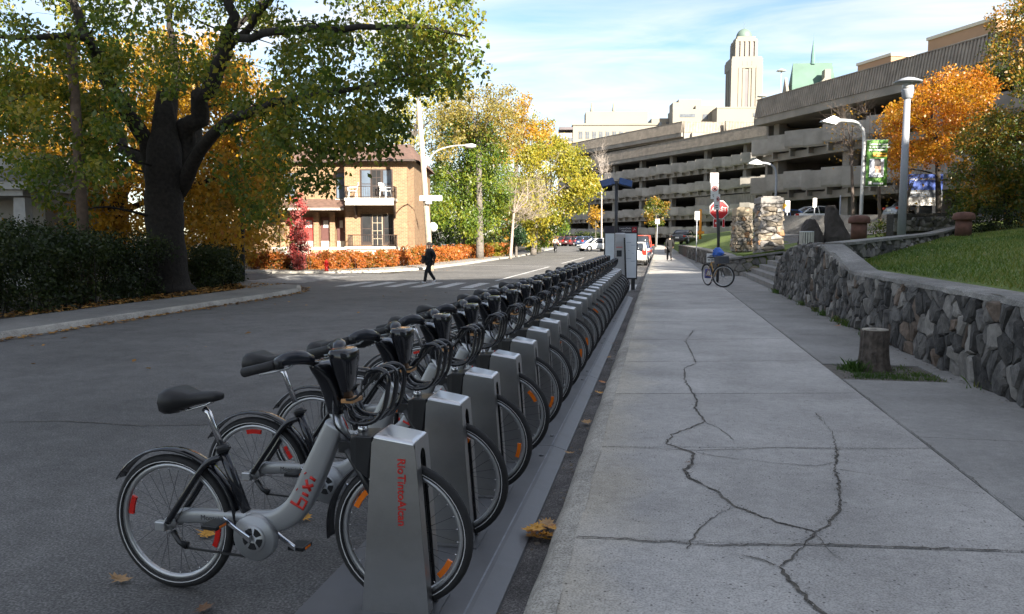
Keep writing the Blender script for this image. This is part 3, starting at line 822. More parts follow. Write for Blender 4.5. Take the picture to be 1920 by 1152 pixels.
    sp = MB(); sp.tube([(0.285, 0, 0.715), (0.215, 0, 0.885), (0.19, 0, 0.905)], 0.0155, 12); sp.build('seat_post', chrome, root)
    sd = MB(); rings = []
    for (x, w, zt, zb) in ((-0.018, .03, .972, .915), (-0.010, .080, .995, .885), (0.012, .105, 1.013, .875), (0.05, .110, 1.018, .878), (0.09, .092, 1.006, .90), (0.14, .058, .992, .918), (0.20, .040, .990, .932), (0.26, .034, .994, .945), (0.29, .020, .985, .955)):
        ring = []
        for k in range(12):
            t = 2*math.pi*k/12; c, s = math.cos(t), math.sin(t)
            zc = (zt+zb)/2; dip = -0.012 * (1 - abs(c)) if (s > 0 and x < .2) else 0
            ring.append((x, w*math.copysign(abs(c)**.8, c), zc + (zt-zb)/2*math.copysign(abs(s)**.75, s) + dip))
        rings.append(ring)
    sd.loft(rings); sdo = sd.build('saddle', mat('saddle_vinyl', (0.016, 0.016, 0.017), rough=.5, var=.15), root)
    rl = MB()
    for s in (-1, 1): rl.tube([(0.03, s*.03, .90), (0.10, s*.02, .893), (0.22, s*.02, .93), (0.255, s*.015, .955)], .005, 6)
    rl.build('saddle_rails', chrome, sdo)
    # fork
    fk = MB()
    for s in (-1, 1):
        fk.tube([(0.965, s*.045, 0.775), (1.05, s*.055, 0.64), (1.205, s*.058, 0.392)], [.022, .018, .014], 8)
    fk.box((0.962, 0, 0.785), (0.075, 0.12, 0.05)); fk.build('fork', blackp, root)
    lt = MB(); lt.loft([[(0.985, -.04, .70), (0.985, .04, .70), (.985, .04, .82), (.985, -.04, .82)], [(1.06, -.035, .72), (1.06, .035, .72), (1.06, .035, .83), (1.06, -.035, .83)], [(1.10, -.02, .74), (1.10, .02, .74), (1.10, .02, .82), (1.10, -.02, .82)]], smooth=False)
    lt.build('docking_wedge', blackp, root)
    # stem cover and bars
    sc = MB(); rings = []
    for (x, z, hw, hx) in ((0.888, 0.925, .030, .036), (0.880, .97, .034, .040), (0.868, 1.03, .045, .045), (0.855, 1.085, .070, .046), (0.842, 1.13, .105, .042), (0.832, 1.155, .12, .032), (0.828, 1.168, .11, .02)):
        ring = []
        for k in range(14):
            t = 2*math.pi*k/14; c, s = math.cos(t), math.sin(t)
            ring.append((x + hx*math.copysign(abs(c)**.7, c), hw*math.copysign(abs(s)**.7, s), z))
        rings.append(ring)
    sc.loft(rings); sc.build('stem_cover', blackg, root)
    hb = MB()
    for s in (-1, 1):
        hb.tube(bez([(0.835, 0, 1.15), (0.835, s*.09, 1.165), (0.825, s*.17, 1.185), (0.775, s*.235, 1.188), (0.70, s*.262, 1.170), (0.625, s*.275, 1.150)], 5), .013, 8)
    hbo = hb.build('handlebar', blackp, root)
    for s in (-1, 1):
        gp = MB(); gp.tube([(0.735, s*.250, 1.180), (0.728, s*.252, 1.178), (0.69, s*.264, 1.168), (0.60, s*.279, 1.145), (0.593, s*.280, 1.143)], [.017, .0215, .0205, .0215, .016], 12); gp.build('grip', mat('grip_rubber', (0.022, 0.022, 0.023), rough=.65, var=.2, scale=40), hbo)
        sh = MB(); rg = []
        for (x, y, hw, h2, z) in ((0.735, .250, .020, .016, 1.19), (0.765, .238, .026, .026, 1.20), (0.80, .205, .032, .032, 1.208), (0.825, .165, .032, .028, 1.205), (0.84, .12, .024, .018, 1.19)):
            ring = []
            for k in range(10):
                t = 2*math.pi*k/10; ring.append((x + hw*.9*math.cos(t), s*(y + hw*.6*math.cos(t)), z + h2*math.sin(t)))
            rg.append(ring)
        sh.loft(rg); sh.build('brake_housing', mat('housing_gloss', (0.014, 0.016, 0.024), rough=.28, coat=.2, var=.1), hbo)
        bl = MB(); bl.tube([(0.80, s*.205, 1.185), (0.785, s*.235, 1.163), (0.745, s*.262, 1.153), (0.68, s*.285, 1.140)], [.007, .006, .005, .005], 6); bl.build('brake_lever', rimm, hbo)
        tw = MB(); tw.tube([(0.765, s*.238, 1.187), (0.735, s*.250, 1.180)], .024, 12); tw.build('twist_ring', blackp, hbo)
    # front panel and carrier
    pn = MB(); rings = []
    for (z, x, hw, hx) in ((1.00, .945, .030, .020), (1.05, .945, .045, .026), (1.10, .942, .062, .036), (1.17, .935, .080, .048), (1.205, .93, .085, .052), (1.222, .928, .076, .044)):
        ring = []
        for k in range(14):
            t = 2*math.pi*k/14; c, s = math.cos(t), math.sin(t)
            ring.append((x + hx*math.copysign(abs(c)**.55, c), hw*math.copysign(abs(s)**.55, s), z))
        rings.append(ring)
    pn.loft(rings); pno = pn.build('carrier_panel', blackg, root)
    of = MB(); of.box((0.965, 0, 0.992), (0.06, 0.10, 0.018)); of.build('reflector', mat('amber_bar', lin('#b98a5a'), rough=.3, var=.1), pno, bevel=.003)
    cr = MB()
    for y in (-.09, 0.0, .09):
        cr.tube(bez([(0.955, y*.5, 0.955), (0.985, y*.8, 0.915), (1.05, y, 0.905), (1.12, y, 0.925), (1.165, y, 0.99), (1.185, y, 1.09), (1.175, y*.95, 1.135), (1.13, y*.85, 1.150), (1.08, y*.75, 1.125), (1.06, y*.7, 1.075)], 3), .0115, 7)
    for (x, z) in ((1.03, .905), (1.15, .965), (1.175, 1.135), (1.095, 1.145)):
        cr.tube([(x, -.105, z), (x, 0, z - .004), (x, .105, z)], .0075, 6)
    cr.tube(bez([(0.90, -.05, 1.0), (0.93, -.10, .90), (.97, -.07, .84), (1.0, -.05, .80)], 4), .005, 5)
    cr.build('carrier', blackg, root)
    cd = MB(); cd.tube(bez([(0.965, -.05, 1.0), (1.03, -.085, 1.02), (1.10, -.07, 1.10), (1.13, .0, 1.145)], 4), .006, 5); cd.build('elastic_cord', mat('cord_black', (0.02, 0.02, 0.02), rough=.8), root)
    fl = MB(); fl.lathe([(.020, 0), (.024, .008), (.024, .03), (.014, .038)], (1.0, -.0, .86), 10, axis='x'); fl.build('front_light', chrome, root)
    return root
bike0 = make_bike()
BR = random.Random(5)
for k in range(NDOCK):
    b = bike0 if k == 0 else copy_tree(bike0)
    y = BASE_Y0 + k * PITCH
    yaw = -4.2 + (0 if k == 0 else BR.uniform(-1.5, 1.5))
    # the front wheel sits in the dock slot; the rear swings slightly
    ca, sa = math.cos(R(yaw)), math.sin(R(yaw))
    b.location = (-1.115 - 1.205 * ca, y - 1.205 * sa, 0); b.rotation_euler = (0, 0, R(yaw))
    lab = 'grey hire bicycle with red logo, first in the row, fully in view' if k == 0 else ('silver grey hire bicycle in the last dock by the pay kiosk' if k == NDOCK - 1 else 'silver grey hire bicycle with black carrier, %s from the camera in the row' % ORD[k])
    tag(b, lab, 'bicycle', 'hire bicycles in the docks')
    if k:
        for ch in b.children:
            if ch.name.startswith('wheel'): ch.rotation_euler = (0, BR.uniform(0, 6.28), 0)
            elif ch.name.startswith(('saddle', 'seat_post')): ch.location.z = 0; 
        dz = BR.uniform(-.03, .06)
        for ch in b.children:
            if ch.name.startswith(('saddle', 'seat_post')): ch.location = (-dz * .4, 0, dz)
# ---------------------------------------------------------------- unseen building behind the viewpoint, sized and placed to shade the street
cb = thing('unseen_block', 'long grey unseen block behind the viewpoint, sized to shade the street', 'building', (0, 0, 0))
u = Vector((0.89, 0.455, 0)).normalized(); nrm = Vector((-u.y, u.x, 0)); c0 = Vector((19.5, -5.2, 0))
wb = MB(); A = c0 - u * 22; B = c0 + u * 36
wb.add([A, B, B - nrm*22, A - nrm*22] + [p + Vector((0, 0, 21.4)) for p in (A, B, B - nrm*22, A - nrm*22)], [(0, 1, 2, 3), (4, 5, 6, 7), (0, 1, 5, 4), (1, 2, 6, 5), (2, 3, 7, 6), (3, 0, 4, 7)])
AP = c0 - u*6.6  # taller left end, added to keep the maple trunk in shade
wb.add([A + Vector((0,0,21.41)), AP + Vector((0,0,21.41)), AP - nrm*20 + Vector((0,0,21.41)), A - nrm*20 + Vector((0,0,21.41))] + [p + Vector((0, 0, 26.4)) for p in (A, AP, AP - nrm*20, A - nrm*20)], [(0, 3, 2, 1), (4, 5, 6, 7), (0, 1, 5, 4), (1, 2, 6, 5), (2, 3, 7, 6), (3, 0, 4, 7)])
wb.build('wall', mat('block_concrete', (0.33, 0.33, 0.32), rough=.8, var=.1, scale=.4), cb)
bandm = glassmat('block_glass', (0.05, 0.06, 0.07))
for k in range(6):
    z = 2.2 + k * 3.3
    bb = MB(); a = A + nrm * .04 + u * 2; b = B + nrm * .04 - u * 2
    bb.beam(a + Vector((0, 0, z)), b + Vector((0, 0, z)), .06, 1.5); bb.build('window_band', bandm, cb)

# ---------------------------------------------------------------- stonework
stone_m = mat('field_stone', (0.072, 0.070, 0.068), rough=.9, var=.55, scale=9, bump=1.0, bscale=22, objvar=.6, dirt=(0.17, 0.16, 0.145), dscale=3.5, damt=.6)
stone_w = mat('field_stone_warm', (0.12, 0.092, 0.072), rough=.85, var=.4, scale=9, bump=.7, bscale=25, objvar=.35)
stone_l = mat('field_stone_pale', (0.20, 0.19, 0.175), rough=.85, var=.3, scale=9, bump=.7, bscale=25, objvar=.35)
stone_stuff = mat('field_stone_small', (0.12, 0.115, 0.11), rough=.85, var=.45, scale=6, bump=.7, bscale=25, islvar=.5)
pil_m = mat('pillar_stone', (0.29, 0.245, 0.19), rough=.85, var=.3, scale=6, bump=.7, bscale=22, objvar=.4)
pil_d = mat('pillar_stone_grey', (0.24, 0.225, 0.21), rough=.85, var=.35, scale=6, bump=.7, bscale=22, objvar=.4)
pil_o = mat('pillar_stone_rust', (0.42, 0.24, 0.13), rough=.85, var=.25, scale=6, bump=.6, bscale=22, objvar=.25)
mortar = mat('mortar', (0.055, 0.052, 0.048), rough=.95, var=.3, scale=12, bump=.6, bscale=40)
mortar_l = mat('mortar_pale', (0.20, 0.185, 0.165), rough=.95, var=.3, scale=12, bump=.6, bscale=40)
coping = speckle('coping_concrete', ((0.14, 0.135, 0.125), (0.205, 0.20, 0.188), (0.27, 0.262, 0.25)), scales=(70, 3, 0.8), big=0.32, bump=0.5, spots=(14, 0.16, (0.12, 0.12, 0.115), .6))

def clip(poly, a, b, c):
    """keep a*x+b*y<=c"""
    out = []
    for i, p in enumerate(poly):
        q = poly[(i+1) % len(poly)]; dp = a*p[0]+b*p[1]-c; dq = a*q[0]+b*q[1]-c
        if dp <= 0: out.append(p)
        if dp * dq < 0:
            t = dp / (dp - dq); out.append((p[0]+(q[0]-p[0])*t, p[1]+(q[1]-p[1])*t))
    return out
def voronoi(s0, s1, z0, topf, cw, ch, rr, jit=.42):
    seeds = []; row = 0; z = z0 + ch*.45; zmax = max(topf(s0 + (s1-s0)*i/40) for i in range(41))
    while z < zmax + ch:
        s = s0 + (cw*.5 if row % 2 else 0) + cw*.25
        while s < s1 + cw*.3:
            k = rr.uniform(.75, 1.3)
            seeds.append((s + rr.uniform(-jit, jit)*cw, z + rr.uniform(-jit, jit)*ch)); s += cw*k
        z += ch; row += 1
    cells = []; asp = cw/ch
    for i, p in enumerate(seeds):
        tp = topf(min(max(p[0], s0), s1)); e = .08
        if p[1] > tp + ch*.2: continue
        sl = (topf(min(p[0]+e, s1)) - topf(max(p[0]-e, s0))) / (min(p[0]+e, s1) - max(p[0]-e, s0) or 1)
        poly = [(p[0]-cw*1.6, p[1]-ch*1.6), (p[0]+cw*1.6, p[1]-ch*1.6), (p[0]+cw*1.6, p[1]+ch*1.6), (p[0]-cw*1.6, p[1]+ch*1.6)]
        poly = clip(poly, -1, 0, -s0); poly = clip(poly, 1, 0, s1) if poly else poly
        poly = clip(poly, 0, -1, -z0) if poly else poly
        if poly: poly = clip(poly, -sl, 1, tp - sl*p[0])
        for j, q in enumerate(seeds):
            if j == i or abs(q[0]-p[0]) > cw*3 or abs(q[1]-p[1]) > ch*3: continue
            # anisotropic metric keeps the stones' proportions
            dx, dz = (q[0]-p[0]), (q[1]-p[1])*asp*asp
            mx, mz = (q[0]+p[0])/2, (q[1]+p[1])/2
            poly = clip(poly, dx, dz, dx*mx + dz*mz)
            if len(poly) < 3: break
        if len(poly) >= 3:
            ar = abs(sum(poly[k][0]*poly[(k+1)%len(poly)][1]-poly[(k+1)%len(poly)][0]*poly[k][1] for k in range(len(poly))))/2
            if ar > cw*ch*.10: cells.append(poly)
    return cells
def stone_geo(mb, poly, M, rr, gap=.010, depth=.05, proud=.05):
    """M(s,z,d) -> world"""
    n = len(poly); c = (sum(p[0] for p in poly)/n, sum(p[1] for p in poly)/n)
    q = []
    for i, p in enumerate(poly):  # drop tiny edges, round the corners
        a = poly[i-1]; b = poly[(i+1) % n]
        for o, t in ((a, .13), (b, .13)):
            q.append((p[0]+(o[0]-p[0])*t, p[1]+(o[1]-p[1])*t))
    n = len(q); r0 = []; r1 = []; r2 = []; d = proud*rr.uniform(.5, 1.35)
    tx, tz = rr.uniform(-.5, .5), rr.uniform(-.5, .4)
    for p in q:
        dx, dz = p[0]-c[0], p[1]-c[1]; l = math.hypot(dx, dz) or 1; k = max(.3, 1-gap/l)
        r0.append(M(c[0]+dx*k, c[1]+dz*k, -depth))
        r1.append(M(c[0]+dx*k, c[1]+dz*k, d*rr.uniform(.15, .5)))
        k2 = k*rr.uniform(.74, .90); r2.append(M(c[0]+dx*k2, c[1]+dz*k2, d*(.85 + rr.uniform(-.15, .15)) + dx*tx*.4 + dz*tz*.4))
    cv = M(c[0]+rr.uniform(-.2, .2)*.1, c[1], d*1.0)
    fs = [(i, (i+1)%n, n+(i+1)%n, n+i) for i in range(n)] + [(n+i, n+(i+1)%n, 2*n+(i+1)%n, 2*n+i) for i in range(n)] + [(2*n+i, 2*n+(i+1)%n, 3*n) for i in range(n)]
    mb.add(r0+r1+r2+[cv], fs, 0, False)
def lay_stones(parent, cells, M, seed, mats, single=True, proud=.05, gap=.010, limit=300):
    rr = random.Random(seed)
    if single:
        for c in cells:
            mb = MB(); stone_geo(mb, c, M, rr, gap=gap, proud=proud)
            mb.build('stone', rr.choices(mats[0], mats[1])[0], parent)
    else:
        mb = MB()
        for c in cells: stone_geo(mb, c, M, rr, gap=gap, proud=proud)
        o = mb.build('stones', stone_stuff, parent); o['kind'] = 'stuff'
    return len(cells)
MIX = ([stone_m, stone_w, stone_l], [.73, .08, .19])

# near retaining wall along the pavement
def interp(tab):
    def f(s):
        if s <= tab[0][0]: return tab[0][1]
        for (a, b), (c, d) in zip(tab[:-1], tab[1:]):
            if s <= c: return b + (d-b)*(s-a)/(c-a)
        return tab[-1][1]
    return f
wtop = interp([(-6, 1.07), (14.8, 1.09), (15.9, 1.27), (17.4, 1.52), (19.2, 1.58), (21.8, 1.46), (23.2, 1.15), (24.1, .75), (24.5, .30)])
wall = thing('retaining_wall', 'dark fieldstone retaining wall with concrete coping beside the pavement', 'stone wall', (3.4, 8, 0.12))
def toL(o, p): return (p[0]-o[0], p[1]-o[1], p[2]-o[2])
WO = (3.4, 8, .12)
body = MB(); rings = []
for i in range(63):
    y = -6 + i*.5 if i < 62 else 24.45
    y = min(y, 24.45); t = wtop(y)
    rings.append([toL(WO, p) for p in ((3.425, y, 0.05), (3.425, y, t - .01), (3.78, y, t - .01), (3.78, y, 0.05))])
    if y >= 24.45: break
body.loft(rings, smooth=False); body.build('core', mortar, wall)
rr = random.Random(21)
cells = voronoi(6.2, 24.45, .12, wtop, .20, .235, rr, .66)
cells.sort(key=lambda c: sum(p[0] for p in c)/len(c)); cells_far = cells[295:]; cells = cells[:295]
# end face by the steps shows stones too
lay_stones(wall, cells, lambda s, z, d: toL(WO, (3.42 - d, s, z)), 5, MIX, proud=.055)
if cells_far: lay_stones(wall, cells_far, lambda s, z, d: toL(WO, (3.42 - d, s, z)), 15, MIX, single=False, proud=.055)
lay_stones(wall, voronoi(-5.5, 6.2, .12, wtop, .25, .28, random.Random(12), .6), lambda s, z, d: toL(WO, (3.42 - d, s, z)), 16, MIX, single=False, proud=.055)
ecells = voronoi(3.42, 3.78, .12, lambda s: .9, .2, .2, rr)
lay_stones(wall, ecells, lambda s, z, d: toL(WO, (s, 24.42 + d - max(0, (z-.3))*.55, z)), 6, MIX, proud=.04)
# stones crowning the coping-less far end
cells = voronoi(17.6, 23.9, 0, lambda s: .36, .26, .22, rr)
lay_stones(wall, cells, lambda s, z, d: toL(WO, (3.42 + z, s, wtop(s) - .01 + d)), 7, MIX, proud=.035)
cpo = MB(); rings = []; rr = random.Random(9); y = -6
while y < 17.75:
    t = wtop(y); e = rr.uniform(-.025, .02) - (.05 if rr.random() < .12 else 0)
    f = max(0, min(1, (y-15)/2.4))
    rings.append([toL(WO, p) for p in ((3.375 - e*.6, y, t - .015 + rr.uniform(-.012, .004)), (3.385 - e, y, t + .035), (3.42 - e*.3, y, t + .055), (3.80, y, t + .06), (3.84, y, t + .04), (3.84, y, t - .02))])
    y += .22
cpo.loft(rings, smooth=False); cpo.build('coping', coping, wall)

# low upper wall behind the lawn
uw = thing('low_wall', 'low grey stone block wall with pale coping above the lawn', 'stone wall', (3.8, 17.7, 1.1))
UO = (3.8, 17.7, 1.1)
up_path = [(3.82, 17.7), (5.2, 20.4), (6.9, 23.7), (8.6, 27.0), (11.6, 32.6)]
def upath(s):
    acc = 0
    for a, b in zip(up_path[:-1], up_path[1:]):
        l = math.hypot(b[0]-a[0], b[1]-a[1])
        if s <= acc + l or b == up_path[-1]:
            t = (s-acc)/l; return (a[0]+(b[0]-a[0])*t, a[1]+(b[1]-a[1])*t), ((b[1]-a[1])/l, -(b[0]-a[0])/l)
        acc += l
UL = 16.5
utop = lambda s: 1.56 + s*.024 + max(0, s-10.5)*.03
mb = MB(); rings = []; rc = []
for i in range(34):
    s = i*.5; (x, y), n = upath(s); t = utop(s)
    rings.append([toL(UO, p) for p in ((x+n[0]*.0, y+n[1]*.0, .8), (x, y, t), (x-n[0]*.3, y-n[1]*.3, t), (x-n[0]*.3, y-n[1]*.3, .8))])
    rc.append([toL(UO, p) for p in ((x+n[0]*.06, y+n[1]*.06, t-.01), (x+n[0]*.06, y+n[1]*.06, t+.055), (x-n[0]*.34, y-n[1]*.34, t+.06), (x-n[0]*.34, y-n[1]*.34, t-.01))])
mb.loft(rings, smooth=False); mb.build('core', mortar, uw)
cm = MB(); cm.loft(rc, smooth=False); cm.build('coping', coping, uw)
cells = voronoi(0, 14, 1.0, utop, .55, .26, random.Random(4))
def MU(s, z, d):
    (x, y), n = upath(s); return toL(UO, (x+n[0]*(d-.01), y+n[1]*(d-.01), z))
lay_stones(uw, cells, MU, 8, ([pil_d, stone_l, stone_m], [.2, .5, .3]), proud=.035)

# steps up from the pavement
st = thing('stone_steps', 'short flight of concrete steps rising from the pavement between stone walls', 'steps', (3.45, 29, .12))
for k in range(6):
    b = MB(); z0, z1 = -.02 + (k and .172*k - .01), .172*(k+1)
    x0 = k*.31
    b.box((x0 + (2.2 - x0)/2, 0.05 - .15, (z0+z1)/2), (2.2 - x0, 9.3, z1-z0)); b.build('step', mat('step_concrete', (0.24, 0.235, 0.225), rough=.85, var=.2, scale=3, bump=.3, bscale=60, dirt=(0.11, .108, .10), dscale=1.6, damt=.7), st, bevel=.012)
# cheek wall at the far end of the steps
ck = thing('cheek_wall', 'low stone cheek wall with flat cap stones at the foot of the steps', 'stone wall', (3.9, 34, .12))
ctop = interp([(-1.2, .62), (-.6, .72), (0.3, .84), (1.3, .98)])
mb = MB(); mb.loft([[(x, .03, -.05), (x, .03, ctop(x)), (x, .75, ctop(x)), (x, .75, -.05)] for x in (-1.15, -.6, 0, .6, 1.2)], smooth=False); mb.build('core', mortar_l, ck)
lay_stones(ck, voronoi(-1.2, 1.25, 0, ctop, .33, .24, random.Random(3)), lambda s, z, d: (s, .02-d, z), 4, ([pil_d, stone_l, pil_m, stone_m], [.4, .3, .15, .15]), proud=.05)
for x0, x1 in ((-1.22, -.42), (-.40, .45), (.47, 1.3)):
    b = MB(); b.loft([[(x, -.1, ctop(x)+.0), (x, -.1, ctop(x)+.09), (x, .8, ctop(x)+.1), (x, .8, ctop(x))] for x in (x0, x1)], smooth=False); b.build('cap_stone', coping, ck, bevel=.012)
# far wall along the pavement, its stones too small to tell apart
fw_ = thing('retaining_wall', 'distant low wall of upright grey stones below the far lawn', 'stone wall', (3.0, 36, .12))
FO = (3.0, 36, .12); fdir = Vector((-0.026, 1, 0)).normalized(); fn = Vector((-fdir.y, fdir.x, 0))
def MF(s, z, d):
    p = Vector((3.02, 34.8, 0)) + fdir*s + fn*(d); return toL(FO, (p.x, p.y, z + gz(p.y)))
ftop = interp([(0, .80), (4, .92), (12, .98), (30, 1.0), (44, .9)])
mb = MB(); mb.loft([[MF(s, 0.05, -.03), MF(s, ftop(s), -.03), MF(s, ftop(s)+.03, -.45), MF(s, 0.05, -.45)] for s in (0, 4, 8, 12, 20, 30, 44)], smooth=False); mb.build('core', mortar, fw_)
lay_stones(fw_, voronoi(0, 30, .12, ftop, .17, .40, random.Random(8)), MF, 9, None, single=False, proud=.06)
mb = MB(); mb.loft([[MF(s, ftop(s)-.01, .07), MF(s, ftop(s)+.05, .07), MF(s, ftop(s)+.06, -.5), MF(s, ftop(s), -.5)] for s in (0, 2, 4, 6, 8, 10, 12, 16, 20, 30, 44)], smooth=False); mb.build('coping', coping, fw_)

# gate pillars
def pillar(lab, c, w, h, seed, mats, capm, capw, caph, cw, ch, splay=.04):
    p = thing('stone_pillar', lab, 'pillar', c, R(10), 'fieldstone gate pillars')
    b = MB(); b.box((0, 0, h/2 - .15), (w - .06, w - .06, h + .3)); b.build('core', mortar_l, p)
    for k in range(4):
        a = math.pi/2*k
        def M(s, z, d, a=a):
            x, y = s, -(w/2 - .02 + d + splay*(1 - z/h)); return (x*math.cos(a) - y*math.sin(a), x*math.sin(a) + y*math.cos(a), z)
        if k == 2: continue
        lay_stones(p, voronoi(-w/2 - .02, w/2 + .02, 0, lambda s: h, cw, ch, random.Random(seed + k)), M, seed + k, mats, proud=.07, gap=.014)
    cp = MB(); cp.box((0, 0, h + caph/2), (capw, capw, caph), taper=.97); cp.build('cap', capm, p, bevel=.03)
    c2 = MB(); c2.box((0, 0, h + caph + .03), (capw*.75, capw*.75, .06)); c2.build('cap_top', capm, p, bevel=.02)
    return p
capl = mat('pale_limestone', (0.34, 0.28, 0.20), rough=.85, var=.12, scale=2, bump=.3, bscale=30)
capd = mat('grey_capstone', (0.22, 0.21, 0.20), rough=.85, var=.2, scale=2, bump=.4, bscale=30, dirt=(.10, .10, .095), dscale=2)
pillar('pale fieldstone pillar with limestone cap, smaller of the two by the steps', tuple(Vector((3.95, 39.6, 1.05))), .76, 1.72, 31, ([pil_m, pil_d, pil_o], [.75, .15, .10]), capl, .80, .36, .21, .17)
pillar('big weathered fieldstone pillar with dark capstone, right of the paler one', tuple(Vector((4.56, 34.9, 1.02))), .90, 2.12, 41, ([pil_d, pil_m, pil_o], [.55, .35, .10]), capd, 1.0, .26, .42, .20)

# ---------------------------------------------------------------- tree pit with stump
pit = MB(); pit.add([(2.06, 9.23, .112), (3.17, 9.23, .112), (3.17, 10.34, .112), (2.06, 10.34, .112)], [(0, 1, 2, 3)])
tag(pit.build('tree_pit', soil), kind='structure')
bark = mat('bark', (0.085, 0.070, 0.058), rough=.9, var=.45, scale=14, bump=1.0, bscale=30)
def bark_tube(mb, prof, n, rr, ridge=.03, c=(0, 0)):
    rings = []
    ph = [rr.uniform(0, 6.28) for _ in range(4)]
    for r, z in prof:
        ring = []
        for k in range(n):
            t = 2*math.pi*k/n
            q = r*(1 + ridge*math.sin(9*t + ph[0] + z*2) + ridge*.8*math.sin(17*t + ph[1] - z*3) + .04*math.sin(3*t + ph[2]) + rr.uniform(-1, 1)*ridge*.7)
            ring.append((c[0] + q*math.cos(t), c[1] + q*math.sin(t), z))
        rings.append(ring)
    mb.loft(rings, smooth=False)
sp = thing('tree_stump', 'sawn tree stump with rough bark in a grassy pit by the wall', 'tree stump', (2.58, 10.0, .10)); sp.scale = (.88, .88, 1)
mb = MB(); bark_tube(mb, [(.255, -.05), (.23, .03), (.205, .10), (.19, .2), (.182, .32), (.178, .43), (.176, .515)], 44, random.Random(2), .03); mb.build('trunk', bark, sp)
mb = MB(); mb.lathe([(.168, .50), (.168, .524), (.0, .522)], n=28); mb.build('cut_face', mat('sawn_wood', (0.34, 0.31, 0.26), rough=.8, var=.3, scale=20), sp)
mb = MB(); mb.lathe([(.0, .5235), (.05, .5245), (.03, .526), (0, .525)], (-.03, -.02, 0), n=12); mb.build('hollow', mat('rot', (0.05, .045, .04), rough=.9), sp)

def grass_mesh(pts, hgt, spread, per, rr, w=.006):
    """blades at pts (x,y,z)"""
    V = []; F = []
    for p in pts:
        for _ in range(per):
            x = p[0] + rr.gauss(0, spread); y = p[1] + rr.gauss(0, spread); a = rr.uniform(0, 6.28); h = hgt*rr.uniform(.5, 1.3); ln = h*rr.uniform(.1, .9)
            dx, dy = math.cos(a), math.sin(a); b = rr.uniform(0, 6.28); wx, wy = math.cos(b)*w, math.sin(b)*w
            n = len(V)
            V += [(x-wx, y-wy, p[2]), (x+wx, y+wy, p[2]), (x+dx*ln*.5, y+dy*ln*.5, p[2]+h*.7), (x+dx*ln, y+dy*ln, p[2]+h)]
            F += [n, n+1, n+2, n, n+2, n+3]
    return V, F
grassm = leafmat('grass_blades', ((0.03, 0.075, 0.012), (0.06, 0.13, 0.02), (0.10, 0.17, 0.03), (0.19, 0.18, 0.06)), trans=.3, cscale=.8)
rr = random.Random(13)
def stuff_mesh(name, V, F, nper, m, label, cat):
    o = bpy.data.objects.new(name, raw_mesh(name, V, F, nper, m)); COL.objects.link(o)
    return tag(o, label, cat, None, 'stuff')
pp = [(rr.uniform(2.25, 3.1), rr.uniform(9.32, 9.75), .105) for _ in range(90)] + [(rr.gauss(2.32, .06), rr.gauss(10.0, .12), .105) for _ in range(60)] + [(rr.uniform(2.6, 3.15), rr.uniform(9.3, 10.3), .105) for _ in range(60)]
V, F = grass_mesh(pp, .05, .035, 10, rr, .005)
pp2 = [(2.36 + rr.gauss(0, .03), 9.95 + rr.gauss(0, .06), .105) for _ in range(20)]
v2, f2 = grass_mesh(pp2, .13, .03, 8, rr, .006); F += [i + len(V) for i in f2]; V += v2
stuff_mesh('grass', V, F, 3, grassm, 'short green grass around the stump', 'grass')
# weeds at the wall foot
pp = [(3.36 + rr.gauss(0, .03), yy + rr.gauss(0, .10), .14) for yy in [13.4]*10 + [14.9]*14 + [15.6]*10 + [16.8]*12 + [17.6]*8 + [19.3]*6 + [23.6]*20 + [23.2]*10 + [8.9]*3 + [21]*4]
V, F = grass_mesh(pp, .11, .05, 10, rr, .008)
stuff_mesh('weeds', V, F, 3, grassm, 'weeds growing along the foot of the stone wall', 'weeds')
# lawn blades
n = 46000
yy = RNG.uniform(5.5, 27.5, n); xx = 3.88 + (RNG.random(n) ** 1.2) * 9.5
lim = np.interp(yy, [17.6, 20.4, 23.7, 27.0, 32.6], [3.9, 5.3, 7.0, 8.7, 11.7])
ok = (xx > lim + .08); xx, yy = xx[ok], yy[ok]; n = len(xx)
zz_ = 1.10 + .115*(xx - 3.75) + .01
a = RNG.uniform(0, 6.28, n); h = RNG.uniform(.035, .085, n); b2 = RNG.uniform(0, 6.28, n); w = .011
V = np.zeros((n, 3, 3)); V[:, 0] = np.stack([xx - np.cos(b2)*w, yy - np.sin(b2)*w, zz_], 1); V[:, 1] = np.stack([xx + np.cos(b2)*w, yy + np.sin(b2)*w, zz_], 1)
V[:, 2] = np.stack([xx + np.cos(a)*h*.6, yy + np.sin(a)*h*.6, zz_ + h], 1)
stuff_mesh('lawn_grass', V.reshape(-1, 3), np.arange(n*3), 3, leafmat('lawn_blades', ((0.055, 0.11, 0.014), (0.095, 0.17, 0.022), (0.16, 0.21, 0.03), (0.27, 0.26, 0.07)), trans=.3, cscale=.4, clump=.45), 'short green lawn grass on the slope', 'grass')
